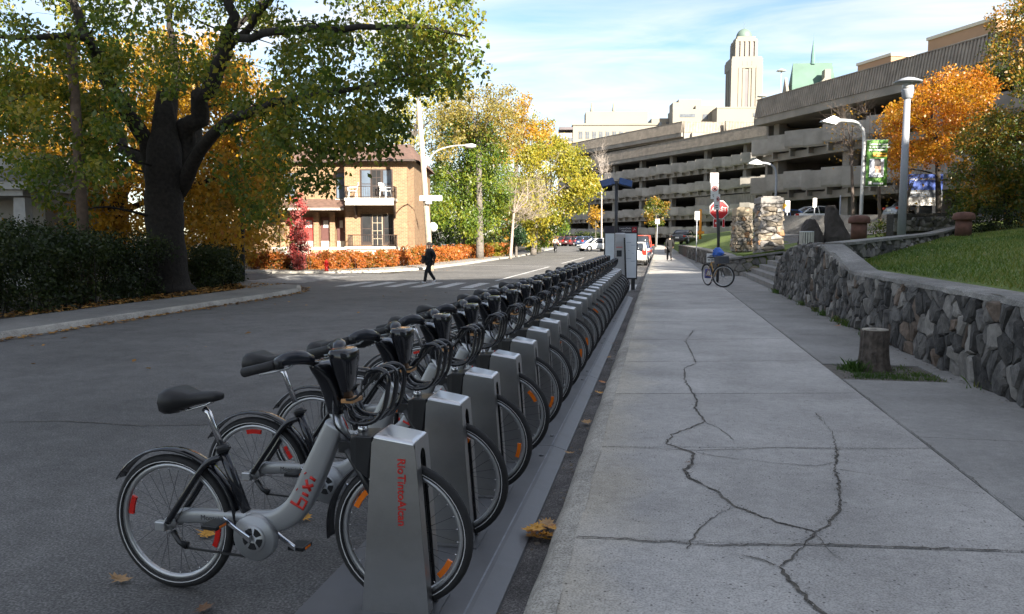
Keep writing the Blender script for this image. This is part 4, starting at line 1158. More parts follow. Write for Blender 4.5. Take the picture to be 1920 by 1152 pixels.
# ---------------------------------------------------------------- parking garage
gcon = mat('garage_concrete', (0.25, 0.228, 0.198), rough=.85, var=.2, scale=.8, bump=.25, bscale=20, dirt=(0.15, .14, .125), dscale=.35, damt=.65)
gpan = mat('garage_panel_concrete', (0.31, 0.29, 0.262), rough=.85, var=.16, scale=.9, bump=.2, bscale=20, objvar=.13, dirt=(0.16, .148, .13), dscale=.6, damt=.6)
gcor = mat('garage_ribbed_concrete', (0.27, 0.235, 0.195), rough=.9, var=.2, scale=1.6, bump=.3, bscale=18, dirt=(0.19, .165, .14), dscale=.6, damt=.6)
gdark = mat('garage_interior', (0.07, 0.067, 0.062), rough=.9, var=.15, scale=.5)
V3 = lambda x, y, z=0: Vector((x, y, z))
class Fac:
    """facade frame: s along the front, d outwards, z up"""
    def __init__(s, a, b): s.a = V3(*a); s.u = (V3(*b) - s.a).normalized(); s.n = V3(s.u.y, -s.u.x); s.L = (V3(*b) - s.a).length
    def p(s, q, d, z): v = s.a + s.u*q + s.n*d; return (v.x, v.y, z)
def fbox(mb, F, s0, s1, d0, d1, z0, z1, o=(0, 0, 0)):
    pts = [F.p(s0, d0, z0), F.p(s1, d0, z0), F.p(s1, d1, z0), F.p(s0, d1, z0), F.p(s0, d0, z1), F.p(s1, d0, z1), F.p(s1, d1, z1), F.p(s0, d1, z1)]
    mb.add([toL(o, p) for p in pts], [(0, 3, 2, 1), (4, 5, 6, 7), (0, 1, 5, 4), (1, 2, 6, 5), (2, 3, 7, 6), (3, 0, 4, 7)])
def ribbed(F, s0, s1, z0, z1, d0, lean, o, pitch=.24, ret=1.2):
    """vertical ribs on a band that leans back towards the top"""
    mb = MB(); n = int((s1-s0)/pitch); prof = []
    for i in range(n):
        a = s0 + (s1-s0)*i/n; w = (s1-s0)/n
        prof += [(a, .0), (a + w*.30, .0), (a + w*.38, .07), (a + w*.92, .07)]
    prof.append((s1, 0.0))
    bot = [toL(o, F.p(s, d0 + d, z0)) for s, d in prof]; top = [toL(o, F.p(s, d0 - lean + d, z1)) for s, d in prof]
    m = len(prof); mb.add(bot + top, [(i, i+1, m+i+1, m+i) for i in range(m-1)])
    fbox(mb, F, s0, s1, d0 - lean - .35, d0 - lean - .01, z0 + .01, z1 - .02, o); fbox(mb, F, s0, s1, d0 - lean - .3, d0 - lean + .10, z1 - .019, z1 + .05, o)
    return mb
def panel(F, s0, s1, z0, z1, d0, d1, o):
    """parapet panel, its outer face skewed in plan"""
    mb = MB(); t = .18
    q = [(s0, d0), (s1, d1), (s1, d1 - t), (s0, d0 - t)]
    # chamfered underside
    v = [F.p(s, d - .10*(k < 2), z0) for k, (s, d) in enumerate(q)] + [F.p(s, d, z0 + .16) for s, d in q] + [F.p(s, d, z1) for s, d in q]
    mb.add([toL(o, p) for p in v], [(0, 3, 2, 1), (8, 9, 10, 11)] + [(i, (i+1)%4, 4+(i+1)%4, 4+i) for i in range(4)] + [(4+i, 4+(i+1)%4, 8+(i+1)%4, 8+i) for i in range(4)])
    return mb
def garage(label, a, b, levels, roof, ground, pw, depth=17, brackets=True, colstep=8.2, solid=None):
    F = Fac(a, b); o = (a[0], a[1], ground); g = thing('parking_garage', label, 'parking garage', o)
    for (zs, zp0, zp1) in levels:
        mb = MB(); fbox(mb, F, 0, F.L, -depth, .0, zs, zs + .45, o); mb.build('floor_slab', gcon, g)
        mb = MB(); fbox(mb, F, 0, F.L, .0, .35, zs - .12, zs + .42, o); mb.build('edge_beam', gcon, g)
        n = int(F.L/pw); w = F.L/n
        for i in range(n):
            d0, d1 = 1.35, .45; zj = ((i*7) % 5 - 2)*.05
            panel(F, i*w + .09, (i+1)*w - .09, zp0 + zj, zp1 + zj, d0, d1, o).build('parapet_panel', gpan, g)
            if brackets:
                mb = MB(); fbox(mb, F, i*w - .09, i*w + .09, .2, .8, zp0 - .45, zp0 + .2, o); mb.build('bracket', gcon, g)
    z0, z1, z2 = roof
    mb = MB(); fbox(mb, F, 0, F.L, -depth, .55, z0, z0 + .3, o); mb.build('roof_slab', gcon, g)
    mb = MB(); fbox(mb, F, -.05, F.L + .05, .55, 1.1, z0 - .02, z1, o); mb.build('fascia_beam', gcon, g)
    k = max(1, int(F.L/7)); w = F.L/k
    for i in range(k): ribbed(F, i*w + .01, (i+1)*w - .01, z1, z2, 1.12, .28, o).build('ribbed_fascia', gcor, g)
    s = 1.0
    while s < F.L:
        mb = MB(); fbox(mb, F, s, s + .7, -.9, -.1, ground - 1, z0 + .05, o); mb.build('column', gcon, g); s += colstep
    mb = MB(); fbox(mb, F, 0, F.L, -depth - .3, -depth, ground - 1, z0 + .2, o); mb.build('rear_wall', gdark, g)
    for e in (0, F.L):
        mb = MB(); fbox(mb, F, e - .15, e + .15, -depth, -.2, ground - 1, z0 + .1, o); mb.build('end_wall', gcon, g)
    if solid:
        for s0, s1, za, zb in solid:
            ribbed(F, s0, s1, za, zb, .5, .0, o, .3).build('precast_wall', gcon, g)
    return F, g, o
FN, GN, ON = garage('near wing of the concrete parking garage with ribbed roof band', (8.5, 68.4), (29.7, 28.2), [(4.74, 5.3, 6.72), (7.98, 8.47, 9.78)], (10.9, 11.44, 12.95), 2.6, 2.15)
FM, GM, OM = garage('long middle wing of the concrete parking garage, receding behind the far trees', (-18, 149.8), (14.6, 103.0), [(1.9, 2.2, 3.3), (4.5, 4.95, 6.2), (7.75, 8.25, 9.55), (10.85, 11.25, 12.65)], (13.95, 14.5, 16.0), .4, 1.9, solid=[(41, 56.5, 4.0, 7.4)])
# upper tier, set back, with its sunlit end
F2 = Fac((-19.5, 149.0), (3.2, 120.6)); o2 = (-19.5, 149, 14)
ut = thing('garage_upper_deck', 'upper deck of the garage with a sunlit ribbed end band', 'parking garage', o2)
w = F2.L/5
for i in range(5): ribbed(F2, i*w + .01, (i+1)*w - .01, 17.3, 18.9, .3, .25, o2).build('ribbed_fascia', gcor, ut)
mb = MB(); fbox(mb, F2, 0, F2.L, -.3, .28, 16.7, 17.29, o2); mb.build('fascia_beam', gcon, ut)
E1 = Fac((3.3, 120.7), (9.2, 122.9)); E2 = Fac((9.4, 121.6), (16.5, 124.2))
for E in (E1, E2):
    ribbed(E, 0, E.L, 17.3, 18.9, .3, .25, o2).build('ribbed_fascia', gcor, ut)
    mb = MB(); fbox(mb, E, 0, E.L, -.3, .28, 16.4, 17.29, o2); mb.build('fascia_beam', gcon, ut)
mb = MB(); fbox(mb, F2, 0, F2.L, -17, -.4, 16.5, 17.2, o2); mb.build('deck', gcon, ut)
mb = MB(); fbox(mb, E2, -5, E2.L, -10, -.4, 16.5, 17.2, o2); mb.build('deck', gcon, ut)
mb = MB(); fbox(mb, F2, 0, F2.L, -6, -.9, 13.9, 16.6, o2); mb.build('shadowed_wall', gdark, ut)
# small lit lamps inside the ground level
for s, d, z in ((19.2, -2.0, 7.65), (26.5, -2, 7.7), (37.5, -3, 4.4)):
    lm = MB(); p = FN.p(s, d, z); lm.box((0, 0, 0), (.35, .2, .1), rz=.3); o = lm.build('garage_lamp', mat('lamp_glow', (1, .55, .18), emit=(1, .5, .15, 6)), None, loc=p)
    tag(o, ['small amber lamp under the middle floor of the garage', 'small amber lamp behind the orange tree in the garage', 'small amber lamp low in the garage by the blue sign'][int(s > 20) + int(s > 30)], 'lamp', 'amber garage lamps')

# ---------------------------------------------------------------- far buildings
cream = mat('cream_stone', (0.235, 0.215, 0.178), rough=.85, var=.08, scale=.1, dirt=(.19, .17, .14), dscale=.05, damt=.4)
creamd = mat('slot_dark_glass', (0.09, 0.075, 0.08), rough=.5, var=.2, scale=.2)  # dark tone shared by slots, belfry core, roof edge and chimney
wglass = glassmat('far_window_glass', (0.10, 0.11, 0.125), .15)
copper = mat('green_copper', (0.085, 0.15, 0.12), rough=.8, var=.12, scale=.3)
tw = thing('university_tower', 'tall cream stone university tower with green dome', 'tower', (36.7, 364.4, 0), R(8.9))
def bx(root, name, c, d, m, **k):
    mb = MB(); mb.box(c, d, **k); return mb.build(name, m, root)
bx(tw, 'shaft', (0, 6, 38), (12.4, 12, 76), cream)
for x in (-5.4, 5.4): bx(tw, 'corner_buttress', (x, .2, 37.5), (2.9, 1.8, 79), cream)
for x in (-2.9, 2.9): bx(tw, 'pier', (x, -.2, 38), (1.6, .7, 76.5), cream)
for x in (-1.3, 1.3): bx(tw, 'pier', (x, -.1, 38), (1.0, .5, 76.5), cream)
bx(tw, 'window_slot', (0, -.03, 38), (1.5, .1, 74), creamd)
for x in (-4.1, 4.1): bx(tw, 'window_slot', (x, -.03, 38), (.8, .1, 74), creamd)
for y in (2.5, 6, 9.5): bx(tw, 'pier', (-6.45, y, 37.5), (.6, 1.8, 77), cream)
bx(tw, 'shoulder', (0, 6, 78), (13.6, 13.2, 4.0), cream); bx(tw, 'shoulder_cornice', (0, 6, 80.4), (12.9, 12.5, 1.2), cream)
for x in (-2, 0, 2): bx(tw, 'slit', (x, -.62, 78), (.35, .1, 1.8), creamd)
bx(tw, 'belfry', (0, 6, 84.2), (8.6, 8.6, 7.2), creamd)
for i in range(5):
    x = -4.2 + i*2.1
    bx(tw, 'belfry_pier', (x, 1.55, 84.3), (1.25, .9, 7.4), cream); bx(tw, 'belfry_pier', (-4.45, 1.8 + i*2.1, 84.3), (.9, 1.25, 7.4), cream)
bx(tw, 'belfry_cornice', (0, 6, 88.4), (9.4, 9.4, 1.1), cream); bx(tw, 'attic', (0, 6, 89.5), (7.8, 7.8, 1.4), cream)
mb = MB(); mb.lathe([(3.5, 90.1)] + [(3.5*math.cos(t), 90.6 + 3.8*math.sin(t)) for t in [i*.157 for i in range(10)]] + [(.12, 94.6), (.08, 97.5)], (0, 6, 0), 24); mb.build('dome', mat('dome_copper', (0.12, 0.17, 0.145), rough=.6, var=.12, scale=.4), tw)

def winrow(root, xs, zs, y, w, h, fm, gm, d=.25):
    for x in xs:
        for z in zs:
            f = MB(); f.box((x, y, z), (w, d, h)); fo = f.build('window', fm, root)
            for k in (-1, 1):
                g = MB(); g.box((x + k*w*.24, y - d*.5 - .02, z), (w*.40, .06, h*.9)); g.build('pane', gm, fo)
wb_ = thing('white_hall', 'long cream university hall with tall paired windows, left of the tower', 'building', tuple(at_depth(1150, 446, 300).to_2d()) + (0,), R(9))
bx(wb_, 'wall', (0, 8, 20), (31.5, 16, 48.6), cream)
bx(wb_, 'penthouse', (1.5, 11, 47.3), (24, 9, 6.2), cream)
bx(wb_, 'cornice', (0, 7.8, 44.6), (32.0, 16.4, .7), cream)
winrow(wb_, [-12.8 + i*2.55 for i in range(10)], [40.6, 36.0, 31.4], -.02, 1.5, 2.9, cream, wglass)
for x in (-8, .5):
    mb = MB(); mb.lathe([(.7, 50), (.7, 51.5), (.45, 52.5), (.4, 54)], (x, 9, 0), 8); mb.build('roof_vent', cream, wb_)
lw_ = thing('low_annex', 'small dark annex beside the cream hall above the trees', 'building', tuple(at_depth(1062, 446, 300).to_2d()) + (0,), R(9))
bx(lw_, 'wall', (0, 6, 20), (5.5, 10, 43), mat('annex_brown', (0.3, 0.26, 0.21), var=.1, scale=.2)); winrow(lw_, [-1.4, 1.4], [39, 36.5], .9, 1.8, 1.2, cream, wglass)
mb = MB(); mb.box((0, 6, 43.2), (6, 10.6, 1)); mb.build('roof_edge', creamd, lw_)
for (nm, lab, u0, u1, v0, dep, rz) in (('stepped_hall', 'stepped cream hall with rooftop blocks below the tower', 1262, 1345, 205, 310, 9), ('cream_block', 'cream block with small windows at the foot of the tower', 1345, 1442, 203, 300, 9), ('cream_wing', 'low cream wing joining the hall to the tower', 1222, 1300, 222, 320, 9)):
    c = at_depth((u0+u1)/2, v0, dep); k = dep/1464; W = (u1-u0)*k
    b = thing(nm, lab, 'building', (c.x, c.y, 0), R(rz))
    bx(b, 'wall', (0, 6, c.z/2), (W, 12, c.z), cream)
    if nm == 'stepped_hall':
        bx(b, 'roof_block', (-1.5, 7, c.z + 2.2), (9, 8, 4.4), cream); bx(b, 'roof_block', (-6.5, 6, c.z + 1.5), (4, 8, 3), cream); bx(b, 'roof_block', (4.5, 5, c.z + .8), (8, 7, 1.8), cream)
        bx(b, 'window', (-3, -.05, c.z - 2.5), (6, .2, 1.2), wglass); bx(b, 'window', (4, -.05, c.z - 3), (2, .2, 2.0), wglass)
        bx(b, 'chimney', (-7.2, 6, c.z + 3.2), (1.0, 1.0, 1.2), creamd)
    elif nm == 'cream_block':
        winrow(b, [4.5, 7.2], [c.z - 2.6], -.02, 1.5, 1.4, cream, wglass); bx(b, 'parapet', (0, 6, c.z + .2), (W + .3, 12.3, .5), cream)
    else:
        winrow(b, [-5, -2, 1, 4], [c.z - 2.5], -.02, 1.2, 2.2, cream, wglass)
chc = at_depth(1512, 446, 250)
cp_ = thing('chapel', 'stone chapel with steep green copper roof and thin spire', 'chapel', (chc.x, chc.y, 0), R(6))
mb = MB()
mb.add([(-7.4, -5.5, 40), (7.6, -5.5, 40), (7.6, 5.5, 40), (-7.4, 5.5, 40), (-5.9, 0, 56.4), (6.1, 0, 56.4)], [(0, 1, 5, 4), (1, 2, 5), (2, 3, 4, 5), (3, 0, 4), (0, 3, 2, 1)]); mb.build('roof', copper, cp_)
bx(cp_, 'nave_wall', (0, 0, 20), (14, 10.4, 41), cream)
mb = MB(); mb.prism([(-2.6, 40), (2.6, 40), (2.6, 48.6), (.9, 50.6), (.9, 53.2), (-.9, 53.2), (-.9, 50.6), (-2.6, 48.6)], (3.1, -5.9, 0), (1, 0, 0), (0, 0, 1), (0, 3, 0)); d = mb.build('gable', cream, cp_)
bx(d, 'slit', (3.2, -5.95, 47.8), (.5, .1, 3.4), creamd)
mb = MB(); mb.prism([(-3.4, 40), (3.4, 40), (3.4, 46), (0, 52), (-3.4, 46)], (-7.5, 0, 0), (0, -1, 0), (0, 0, 1), (-.8, 0, 0)); mb.build('end_gable', cream, cp_)
mb = MB(); mb.lathe([(.75, 56), (.6, 59), (.05, 63.4), (.02, 65.5)], (.2, 0, 0), 8, smooth=False); mb.build('spire', mat('spire_copper', (0.10, 0.19, 0.17), rough=.7, var=.15), cp_)
# tan brick blocks above the near garage wing
tan = mat('tan_brick', (0.36, 0.22, 0.135), rough=.85, var=.06, scale=.6); tand = mat('tan_cap', (0.55, 0.5, 0.42), rough=.7, var=.05)
def tanblock(nm, lab, corner_uv, dep, wl, wr, h0, rz, wins):
    c = at_depth(corner_uv[0], corner_uv[1], dep); b = thing(nm, lab, 'building', (c.x, c.y, 0), rz)
    bx(b, 'wall', (wr/2, wl/2, c.z - h0/2), (wr, wl, h0), tan); bx(b, 'roof_edge', (wr/2, wl/2, c.z + .12), (wr + .3, wl + .3, .35), tand)
    for k in range(wins):
        y = .4 + k*1.42
        f = MB(); f.box((-.04, y + .7, c.z - 2.6), (.12, 1.36, 2.6)); fo = f.build('window', tand, b)
        g = MB(); g.box((-.12, y + .7, c.z - 2.6), (.05, 1.22, 2.4)); g.build('pane', wglass, fo)
    return b
tanblock('brick_penthouse', 'tan brick block with white roof edge above the garage roof', (1671, 104), 100, 6.2, 9, 14, R(26), 0)
tanblock('brick_wing', 'tan brick wing with a band of windows above the garage, top right', (1868, 36), 82, 9.2, 8, 14, R(26), 6)
# ---------------------------------------------------------------- trees
def leaf_cloud(centres, radii, per, size, rng, flat=.75, droop=.0, aspect=.62, updir=.4):
    """kite-shaped leaves around clump centres -> (verts, faces)"""
    C = np.repeat(centres, per, axis=0); rad = np.repeat(radii, per)
    n = len(C)
    d = rng.normal(size=(n, 3)); d /= np.linalg.norm(d, axis=1)[:, None]
    r = rad * rng.random(n) ** .45
    P = C + d * r[:, None] * np.array([1, 1, flat])
    P[:, 2] -= droop * rng.random(n) * rad
    L = rng.normal(size=(n, 3)); L[:, 2] -= droop*1.5 + .25; L /= np.linalg.norm(L, axis=1)[:, None]
    N = rng.normal(size=(n, 3)); N[:, 2] += updir; S = np.cross(L, N); S /= (np.linalg.norm(S, axis=1)[:, None] + 1e-9)
    U = np.cross(S, L)
    s = (size * rng.uniform(.6, 1.25, n))[:, None]
    V = np.empty((n, 4, 3))
    V[:, 0] = P; V[:, 1] = P + L*s*.45 + S*s*aspect*.5 + U*s*.10; V[:, 2] = P + L*s; V[:, 3] = P + L*s*.5 - S*s*aspect*.5 + U*s*.10
    return V.reshape(-1, 3), np.arange(n*4)

def px_region(poly, dep, sd, n, rr, dmin=None, dmax=None):
    """points in a volume: a sight-line outline filled over a range of distances"""
    us = [p[0] for p in poly]; vs = [p[1] for p in poly]; out = []
    while len(out) < n:
        u_, v_ = rr.uniform(min(us), max(us)), rr.uniform(min(vs), max(vs)); ins = False
        for i in range(len(poly)):
            a, b = poly[i], poly[i-1]
            if (a[1] > v_) != (b[1] > v_) and u_ < (b[0]-a[0])*(v_-a[1])/(b[1]-a[1]) + a[0]: ins = not ins
        if ins:
            d_ = rr.gauss(dep, sd); d_ = max(dep - 1.8*sd, min(dep + 1.8*sd, d_))
            out.append(tuple(at_depth(u_, v_, d_)))
    return out

def tree(name, label, base, trunk, tr, limbs, clumps, crad, per, lsize, lmat, bmat, seed, droop=0., flat=.75, aspect=.62, group=None, twig=.012, cat='tree', trunk_n=14, leafless=False):
    rr = random.Random(seed); rng = np.random.default_rng(seed)
    root = thing(name, label, cat, base, 0, group); B = Vector(base)
    nodes = []; nrad = []
    tm = MB()
    pts = [Vector(p) for p in trunk]
    dense = bez([tuple(p) + (r,) for p, r in zip(pts, tr)], 4)
    tm.tube([Vector(p[:3]) - B for p in dense], [p[3]*(1 + rr.uniform(-.05, .05)) for p in dense], trunk_n)
    for p in dense[len(dense)//3:]: nodes.append(p[:3]); nrad.append(p[3])
    for lp_, lr in limbs:
        dl = bez([tuple(p) + (r,) for p, r in zip(lp_, lr)], 4)
        dl = [tuple(q[j] + (rr.gauss(0, .06*min(1, q[3]*6)) if j < 3 and 0 < i < len(dl)-1 else 0) for j in range(4)) for i, q in enumerate(dl)]
        tm.tube([Vector(p[:3]) - B for p in dl], [max(.012, p[3]) for p in dl], 9)
        for p in dl[1:]: nodes.append(p[:3]); nrad.append(p[3])
    tm.build('trunk', bmat, root)
    NA = np.array(nodes); RA = np.array(nrad)
    cl = np.array(clumps)
    dist = np.array([np.min(np.linalg.norm(NA - c, axis=1)) for c in cl]); order = np.argsort(dist)
    bm_ = MB()
    for i in order:
        c = cl[i]; v = c - NA; dd = np.linalg.norm(v, axis=1) + np.maximum(0, -v[:, 2])*1.2
        j = int(np.argmin(dd)); a = NA[j]; L = np.linalg.norm(c - a)
        if L < .05: continue
        r0 = min(RA[j]*.75, .010 + .013*L + twig); r1 = twig*.6
        mid = (a + c)/2 + np.array([rr.gauss(0, .10), rr.gauss(0, .10), .10 + rr.gauss(0, .05)])*L
        path = bez([tuple(a), tuple(mid), tuple(c)], 3)
        m = len(path); rs = [r0 + (r1 - r0)*k/(m-1) for k in range(m)]
        bm_.tube([Vector(p) - B for p in path], rs, 5, caps=False)
        NA = np.vstack([NA, np.array(path[1:])]); RA = np.concatenate([RA, rs[1:]])
        if leafless:
            for q in range(7):
                e = c + np.array([rr.gauss(0, .5), rr.gauss(0, .5), abs(rr.gauss(.5, .4))])*crad
                s0 = np.array(path[rr.randrange(2, m)]); bm_.tube([Vector(s0) - B, Vector((s0+e)/2 + np.array([0, 0, .05])) - B, Vector(e) - B], [r1, r1*.7, r1*.35], 4, caps=False)
    bo = bm_.build('branches', bmat, root); bo['kind'] = 'stuff'
    if per:
        radii = crad*rng.uniform(.6, 1.25, len(cl))
        V, F = leaf_cloud(cl - np.array(base), radii, per, lsize, rng, flat, droop, aspect)
        o = bpy.data.objects.new('crown', raw_mesh('crown', V, F, 4, lmat)); COL.objects.link(o); o.parent = root; o['kind'] = 'stuff'
    return root

bark_dark = mat('bark_dark', (0.024, 0.020, 0.017), rough=.95, var=.45, scale=10, bump=1.0, bscale=18)
bark_mid = mat('bark_grey', (0.13, 0.115, 0.10), rough=.95, var=.35, scale=10, bump=.8, bscale=18)
lf_maple = leafmat('leaves_maple_green', ((0.055, 0.10, 0.013), (0.09, 0.15, 0.018), (0.15, 0.20, 0.022), (0.27, 0.26, 0.025), (0.42, 0.33, 0.03)), trans=.5, clump=.5, cscale=.35)
lf_orange = leafmat('leaves_orange', ((0.17, 0.15, 0.014), (0.36, 0.23, 0.018), (0.48, 0.25, 0.02), (0.56, 0.36, 0.03), (0.46, 0.17, 0.02)), trans=.5, clump=.55, cscale=.45)
lf_bright = leafmat('leaves_bright_green', ((0.05, 0.11, 0.014), (0.10, 0.17, 0.018), (0.18, 0.23, 0.02), (0.30, 0.29, 0.025)), trans=.4, clump=.45, cscale=.5)
lf_yellow = leafmat('leaves_yellow', ((0.14, 0.17, 0.018), (0.24, 0.24, 0.022), (0.34, 0.29, 0.025), (0.42, 0.32, 0.03)), trans=.4, clump=.45, cscale=.4)
lf_olive = leafmat('leaves_olive_brown', ((0.15, 0.14, 0.03), (0.24, 0.20, 0.04), (0.30, 0.22, 0.05), (0.22, 0.22, 0.03)), trans=.4, clump=.4, cscale=.4)
lf_flame = leafmat('leaves_flame', ((0.50, 0.13, 0.010), (0.55, 0.20, 0.012), (0.60, 0.30, 0.014), (0.58, 0.38, 0.02)), trans=.5, clump=.6, cscale=.6)
lf_mixed = leafmat('leaves_green_orange', ((0.05, 0.085, 0.012), (0.075, 0.12, 0.015), (0.13, 0.14, 0.016), (0.34, 0.18, 0.016), (0.46, 0.21, 0.015)), trans=.45, clump=.6, cscale=.55)
lf_hedge = leafmat('leaves_hedge_dark', ((0.012, 0.022, 0.006), (0.02, 0.036, 0.008), (0.035, 0.055, 0.010), (0.06, 0.07, 0.012)), trans=.25, clump=.5, cscale=.8)
lf_red = leafmat('leaves_hedge_red', ((0.06, 0.09, 0.012), (0.20, 0.11, 0.015), (0.38, 0.10, 0.02), (0.45, 0.14, 0.03), (0.42, 0.20, 0.04)), trans=.35, clump=.55, cscale=.7)
lf_vine = leafmat('leaves_vine_red', ((0.30, 0.03, 0.03), (0.45, 0.06, 0.06), (0.50, 0.14, 0.12), (0.40, 0.20, 0.18)), trans=.35, clump=.35, cscale=1.2)
lf_pine = leafmat('leaves_conifer', ((0.01, 0.03, 0.012), (0.02, 0.05, 0.018), (0.03, 0.07, 0.02)), trans=.2)

def ad(pts, dep=None): return [tuple(at_depth(*p)) if len(p) == 3 else tuple(at_depth(p[0], p[1], dep)) for p in pts]
rr = random.Random(77)
# great maple over the left pavement
bt = (-14.55, 21.2, 0.08)
trunk = [(bt[0], bt[1], .05), (bt[0] - .02, bt[1], .5), (bt[0], bt[1], 1.6), (bt[0] - .02, bt[1], 2.9), (bt[0] + .05, bt[1], 4.0), (bt[0] + .1, bt[1], 5.0), (bt[0] + .1, bt[1], 6.0)]
D0 = 23.6
limbs = [
 (ad([(318, 390, D0), (345, 265, D0), (385, 185, 23), (420, 100, 22.5), (437, 30, 22), (420, -60, 22), (400, -150, 22)]), [.38, .32, .25, .20, .15, .10, .05]),
 (ad([(420, 100, 22.5), (470, 45, 22), (520, -10, 21.5), (600, -70, 21)]), [.13, .10, .08, .04]),
 (ad([(335, 360, D0), (395, 255, 22.3), (455, 215, 20.5), (540, 190, 19), (640, 170, 18), (740, 150, 17.5)]), [.24, .17, .13, .09, .06, .03]),
 (ad([(430, 80, 22.5), (520, 60, 20), (640, 55, 18.5), (780, 50, 18), (880, 70, 18)]), [.12, .10, .08, .05, .02]),
 (ad([(308, 390, D0), (272, 260, 23.2), (215, 175, 22.5), (165, 80, 22), (140, 10, 22), (130, -80, 22)]), [.33, .24, .19, .15, .11, .05]),
 (ad([(205, 155, 22.5), (170, 78, 21), (110, 70, 20), (30, 72, 19.5), (-60, 60, 19)]), [.11, .09, .08, .06, .03]),
 (ad([(302, 370, D0), (252, 292, 24.3), (190, 240, 25.5), (130, 150, 26), (90, 60, 26)]), [.24, .18, .14, .09, .04]),
 (ad([(325, 330, D0), (320, 250, 25), (330, 150, 26), (320, 50, 26), (300, -60, 26)]), [.30, .22, .16, .10, .05]),
 (ad([(330, 330, D0), (372, 230, 25), (395, 130, 26), (470, 20, 26), (560, -60, 26)]), [.26, .18, .13, .08, .04])]
cl = []
cl += px_region([(-120, -260), (300, -330), (620, -260), (860, -120), (880, 20), (915, 90), (870, 160), (780, 165), (700, 200), (560, 212), (440, 265), (380, 160), (250, 200), (180, 330), (40, 300), (-120, 260)], 22.8, 2.8, 400, rr)
cl += px_region([(520, 40), (880, 40), (915, 95), (860, 150), (760, 180), (745, 255), (690, 270), (600, 275), (560, 265), (500, 260)], 19.3, 1.6, 74, rr)
cl += px_region([(430, 180), (600, 200), (640, 290), (620, 345), (545, 350), (470, 420), (400, 300)], 21.5, 1.5, 30, rr)
cl += px_region([(60, 60), (250, 100), (240, 330), (120, 420), (0, 320), (-60, 150)], 21, 1.8, 80, rr)
cl += px_region([(560, 225), (730, 205), (765, 270), (700, 278), (640, 280), (590, 295)], 19, 1.2, 22, rr)
tree('maple_tree', 'huge spreading maple with green and yellow leaves overhanging the road', bt, trunk, [.84, .64, .55, .53, .50, .36, .18], limbs, cl, .60, 92, .15, lf_maple, bark_dark, 1, flat=.7, droop=.35, trunk_n=20)
# bark ridges on the trunk come from its relief; roots
# orange maple behind it
b2 = at_depth(225, 500, 32); b2.z = .1
tree('maple_tree', 'orange autumn maple standing behind the huge green maple', tuple(b2), [tuple(b2), (b2.x, b2.y, 2), (b2.x, b2.y, 4)], [.3, .26, .22], [(ad([(225, 380, 32), (180, 260, 32), (120, 160, 32)]), [.18, .12, .05]), (ad([(225, 380, 32), (280, 260, 33), (340, 160, 33)]), [.18, .12, .05]), (ad([(225, 400, 32), (90, 330, 30), (20, 300, 30)]), [.14, .09, .04]), (ad([(225, 400, 32), (380, 340, 32), (470, 330, 31)]), [.14, .09, .04])],
     px_region([(-60, 120), (60, 130), (200, 60), (420, 60), (540, 180), (530, 330), (500, 430), (420, 460), (330, 470), (200, 440), (60, 440), (-60, 460)], 32, 2.4, 430, rr), .95, 140, .18, lf_orange, bark_dark, 2, droop=.5)
# second orange tree to the right of the trunk
b3 = at_depth(425, 495, 36); b3.z = .15
tree('maple_tree', 'dark green and orange maple between the great trunk and the brick house', tuple(b3), [tuple(b3), (b3.x, b3.y, 2.2)], [.2, .16], [(ad([(425, 400, 36), (400, 330, 36), (380, 260, 36)]), [.14, .09, .04]), (ad([(425, 400, 36), (470, 340, 36), (500, 280, 36)]), [.14, .09, .04])],
     px_region([(350, 250), (520, 240), (540, 330), (520, 420), (470, 470), (370, 470), (345, 380)], 36, 1.6, 120, rr), .85, 110, .17, lf_mixed, bark_dark, 3, droop=.5)
# trees behind and beside the house
def simple(label, uv, dep, poly, sd, n, crad, per, ls, lm, seed, bm=None, tr=.25, name='deciduous_tree', group='trees behind the brick house', z=None, **k):
    b = at_depth(uv[0], uv[1], dep); b.z = (gz(b.y) + .1) if z is None else z
    us = [p[0] for p in poly]; vs = [p[1] for p in poly]; cu = sum(us)/len(us); top = min(vs); mid = (min(vs) + max(vs))/2
    f = at_depth(uv[0]*.8 + cu*.2, (mid + max(vs))/2, dep); g1 = at_depth(cu, mid, dep)
    li = [([tuple(f), tuple((Vector(f) + Vector(g1))/2), tuple(g1), tuple(at_depth(cu, top + (mid-top)*.3, dep))], [tr*.7, tr*.55, tr*.4, tr*.12])]
    r3 = random.Random(seed)
    for q in range(4):
        e = at_depth(r3.choice(us)*.6 + cu*.4, top + (max(vs)-top)*r3.uniform(.15, .6), dep + r3.uniform(-1.5, 1.5)*sd*.7); li.append(([tuple(f), tuple((Vector(f)+e)/2 + Vector((0, 0, .3))), tuple(e)], [tr*.5, tr*.3, tr*.08]))
    return tree(name, label, tuple(b), [tuple(b), tuple((b + Vector(f))/2), tuple(f)], [tr*1.25, tr, tr*.85], li, px_region(poly, dep, sd, n, r3), crad, per, ls, lm, bm or bark_mid, seed, group=group, **k)
simple('bright green drooping tree beside the brick house wall', (868, 500), 63, [(812, 320), (835, 225), (890, 205), (945, 260), (955, 330), (950, 400), (930, 425), (880, 430), (825, 425), (806, 385)], 2.4, 175, 1.0, 165, .27, lf_bright, 11, droop=.6, flat=1.0, aspect=.35)
simple('tall thin olive tree rising above the bright green one', (900, 480), 60, [(800, 300), (800, 230), (850, 165), (900, 146), (960, 170), (975, 230), (960, 290), (900, 250), (840, 290)], 2.2, 120, .85, 75, .20, lf_olive, 12, droop=.3)
simple('yellow tree behind the roof of the brick house', (770, 480), 64, [(720, 300), (715, 230), (745, 170), (800, 145), (850, 150), (850, 230), (800, 290)], 2.2, 70, .85, 60, .22, lf_yellow, 13, droop=.3)
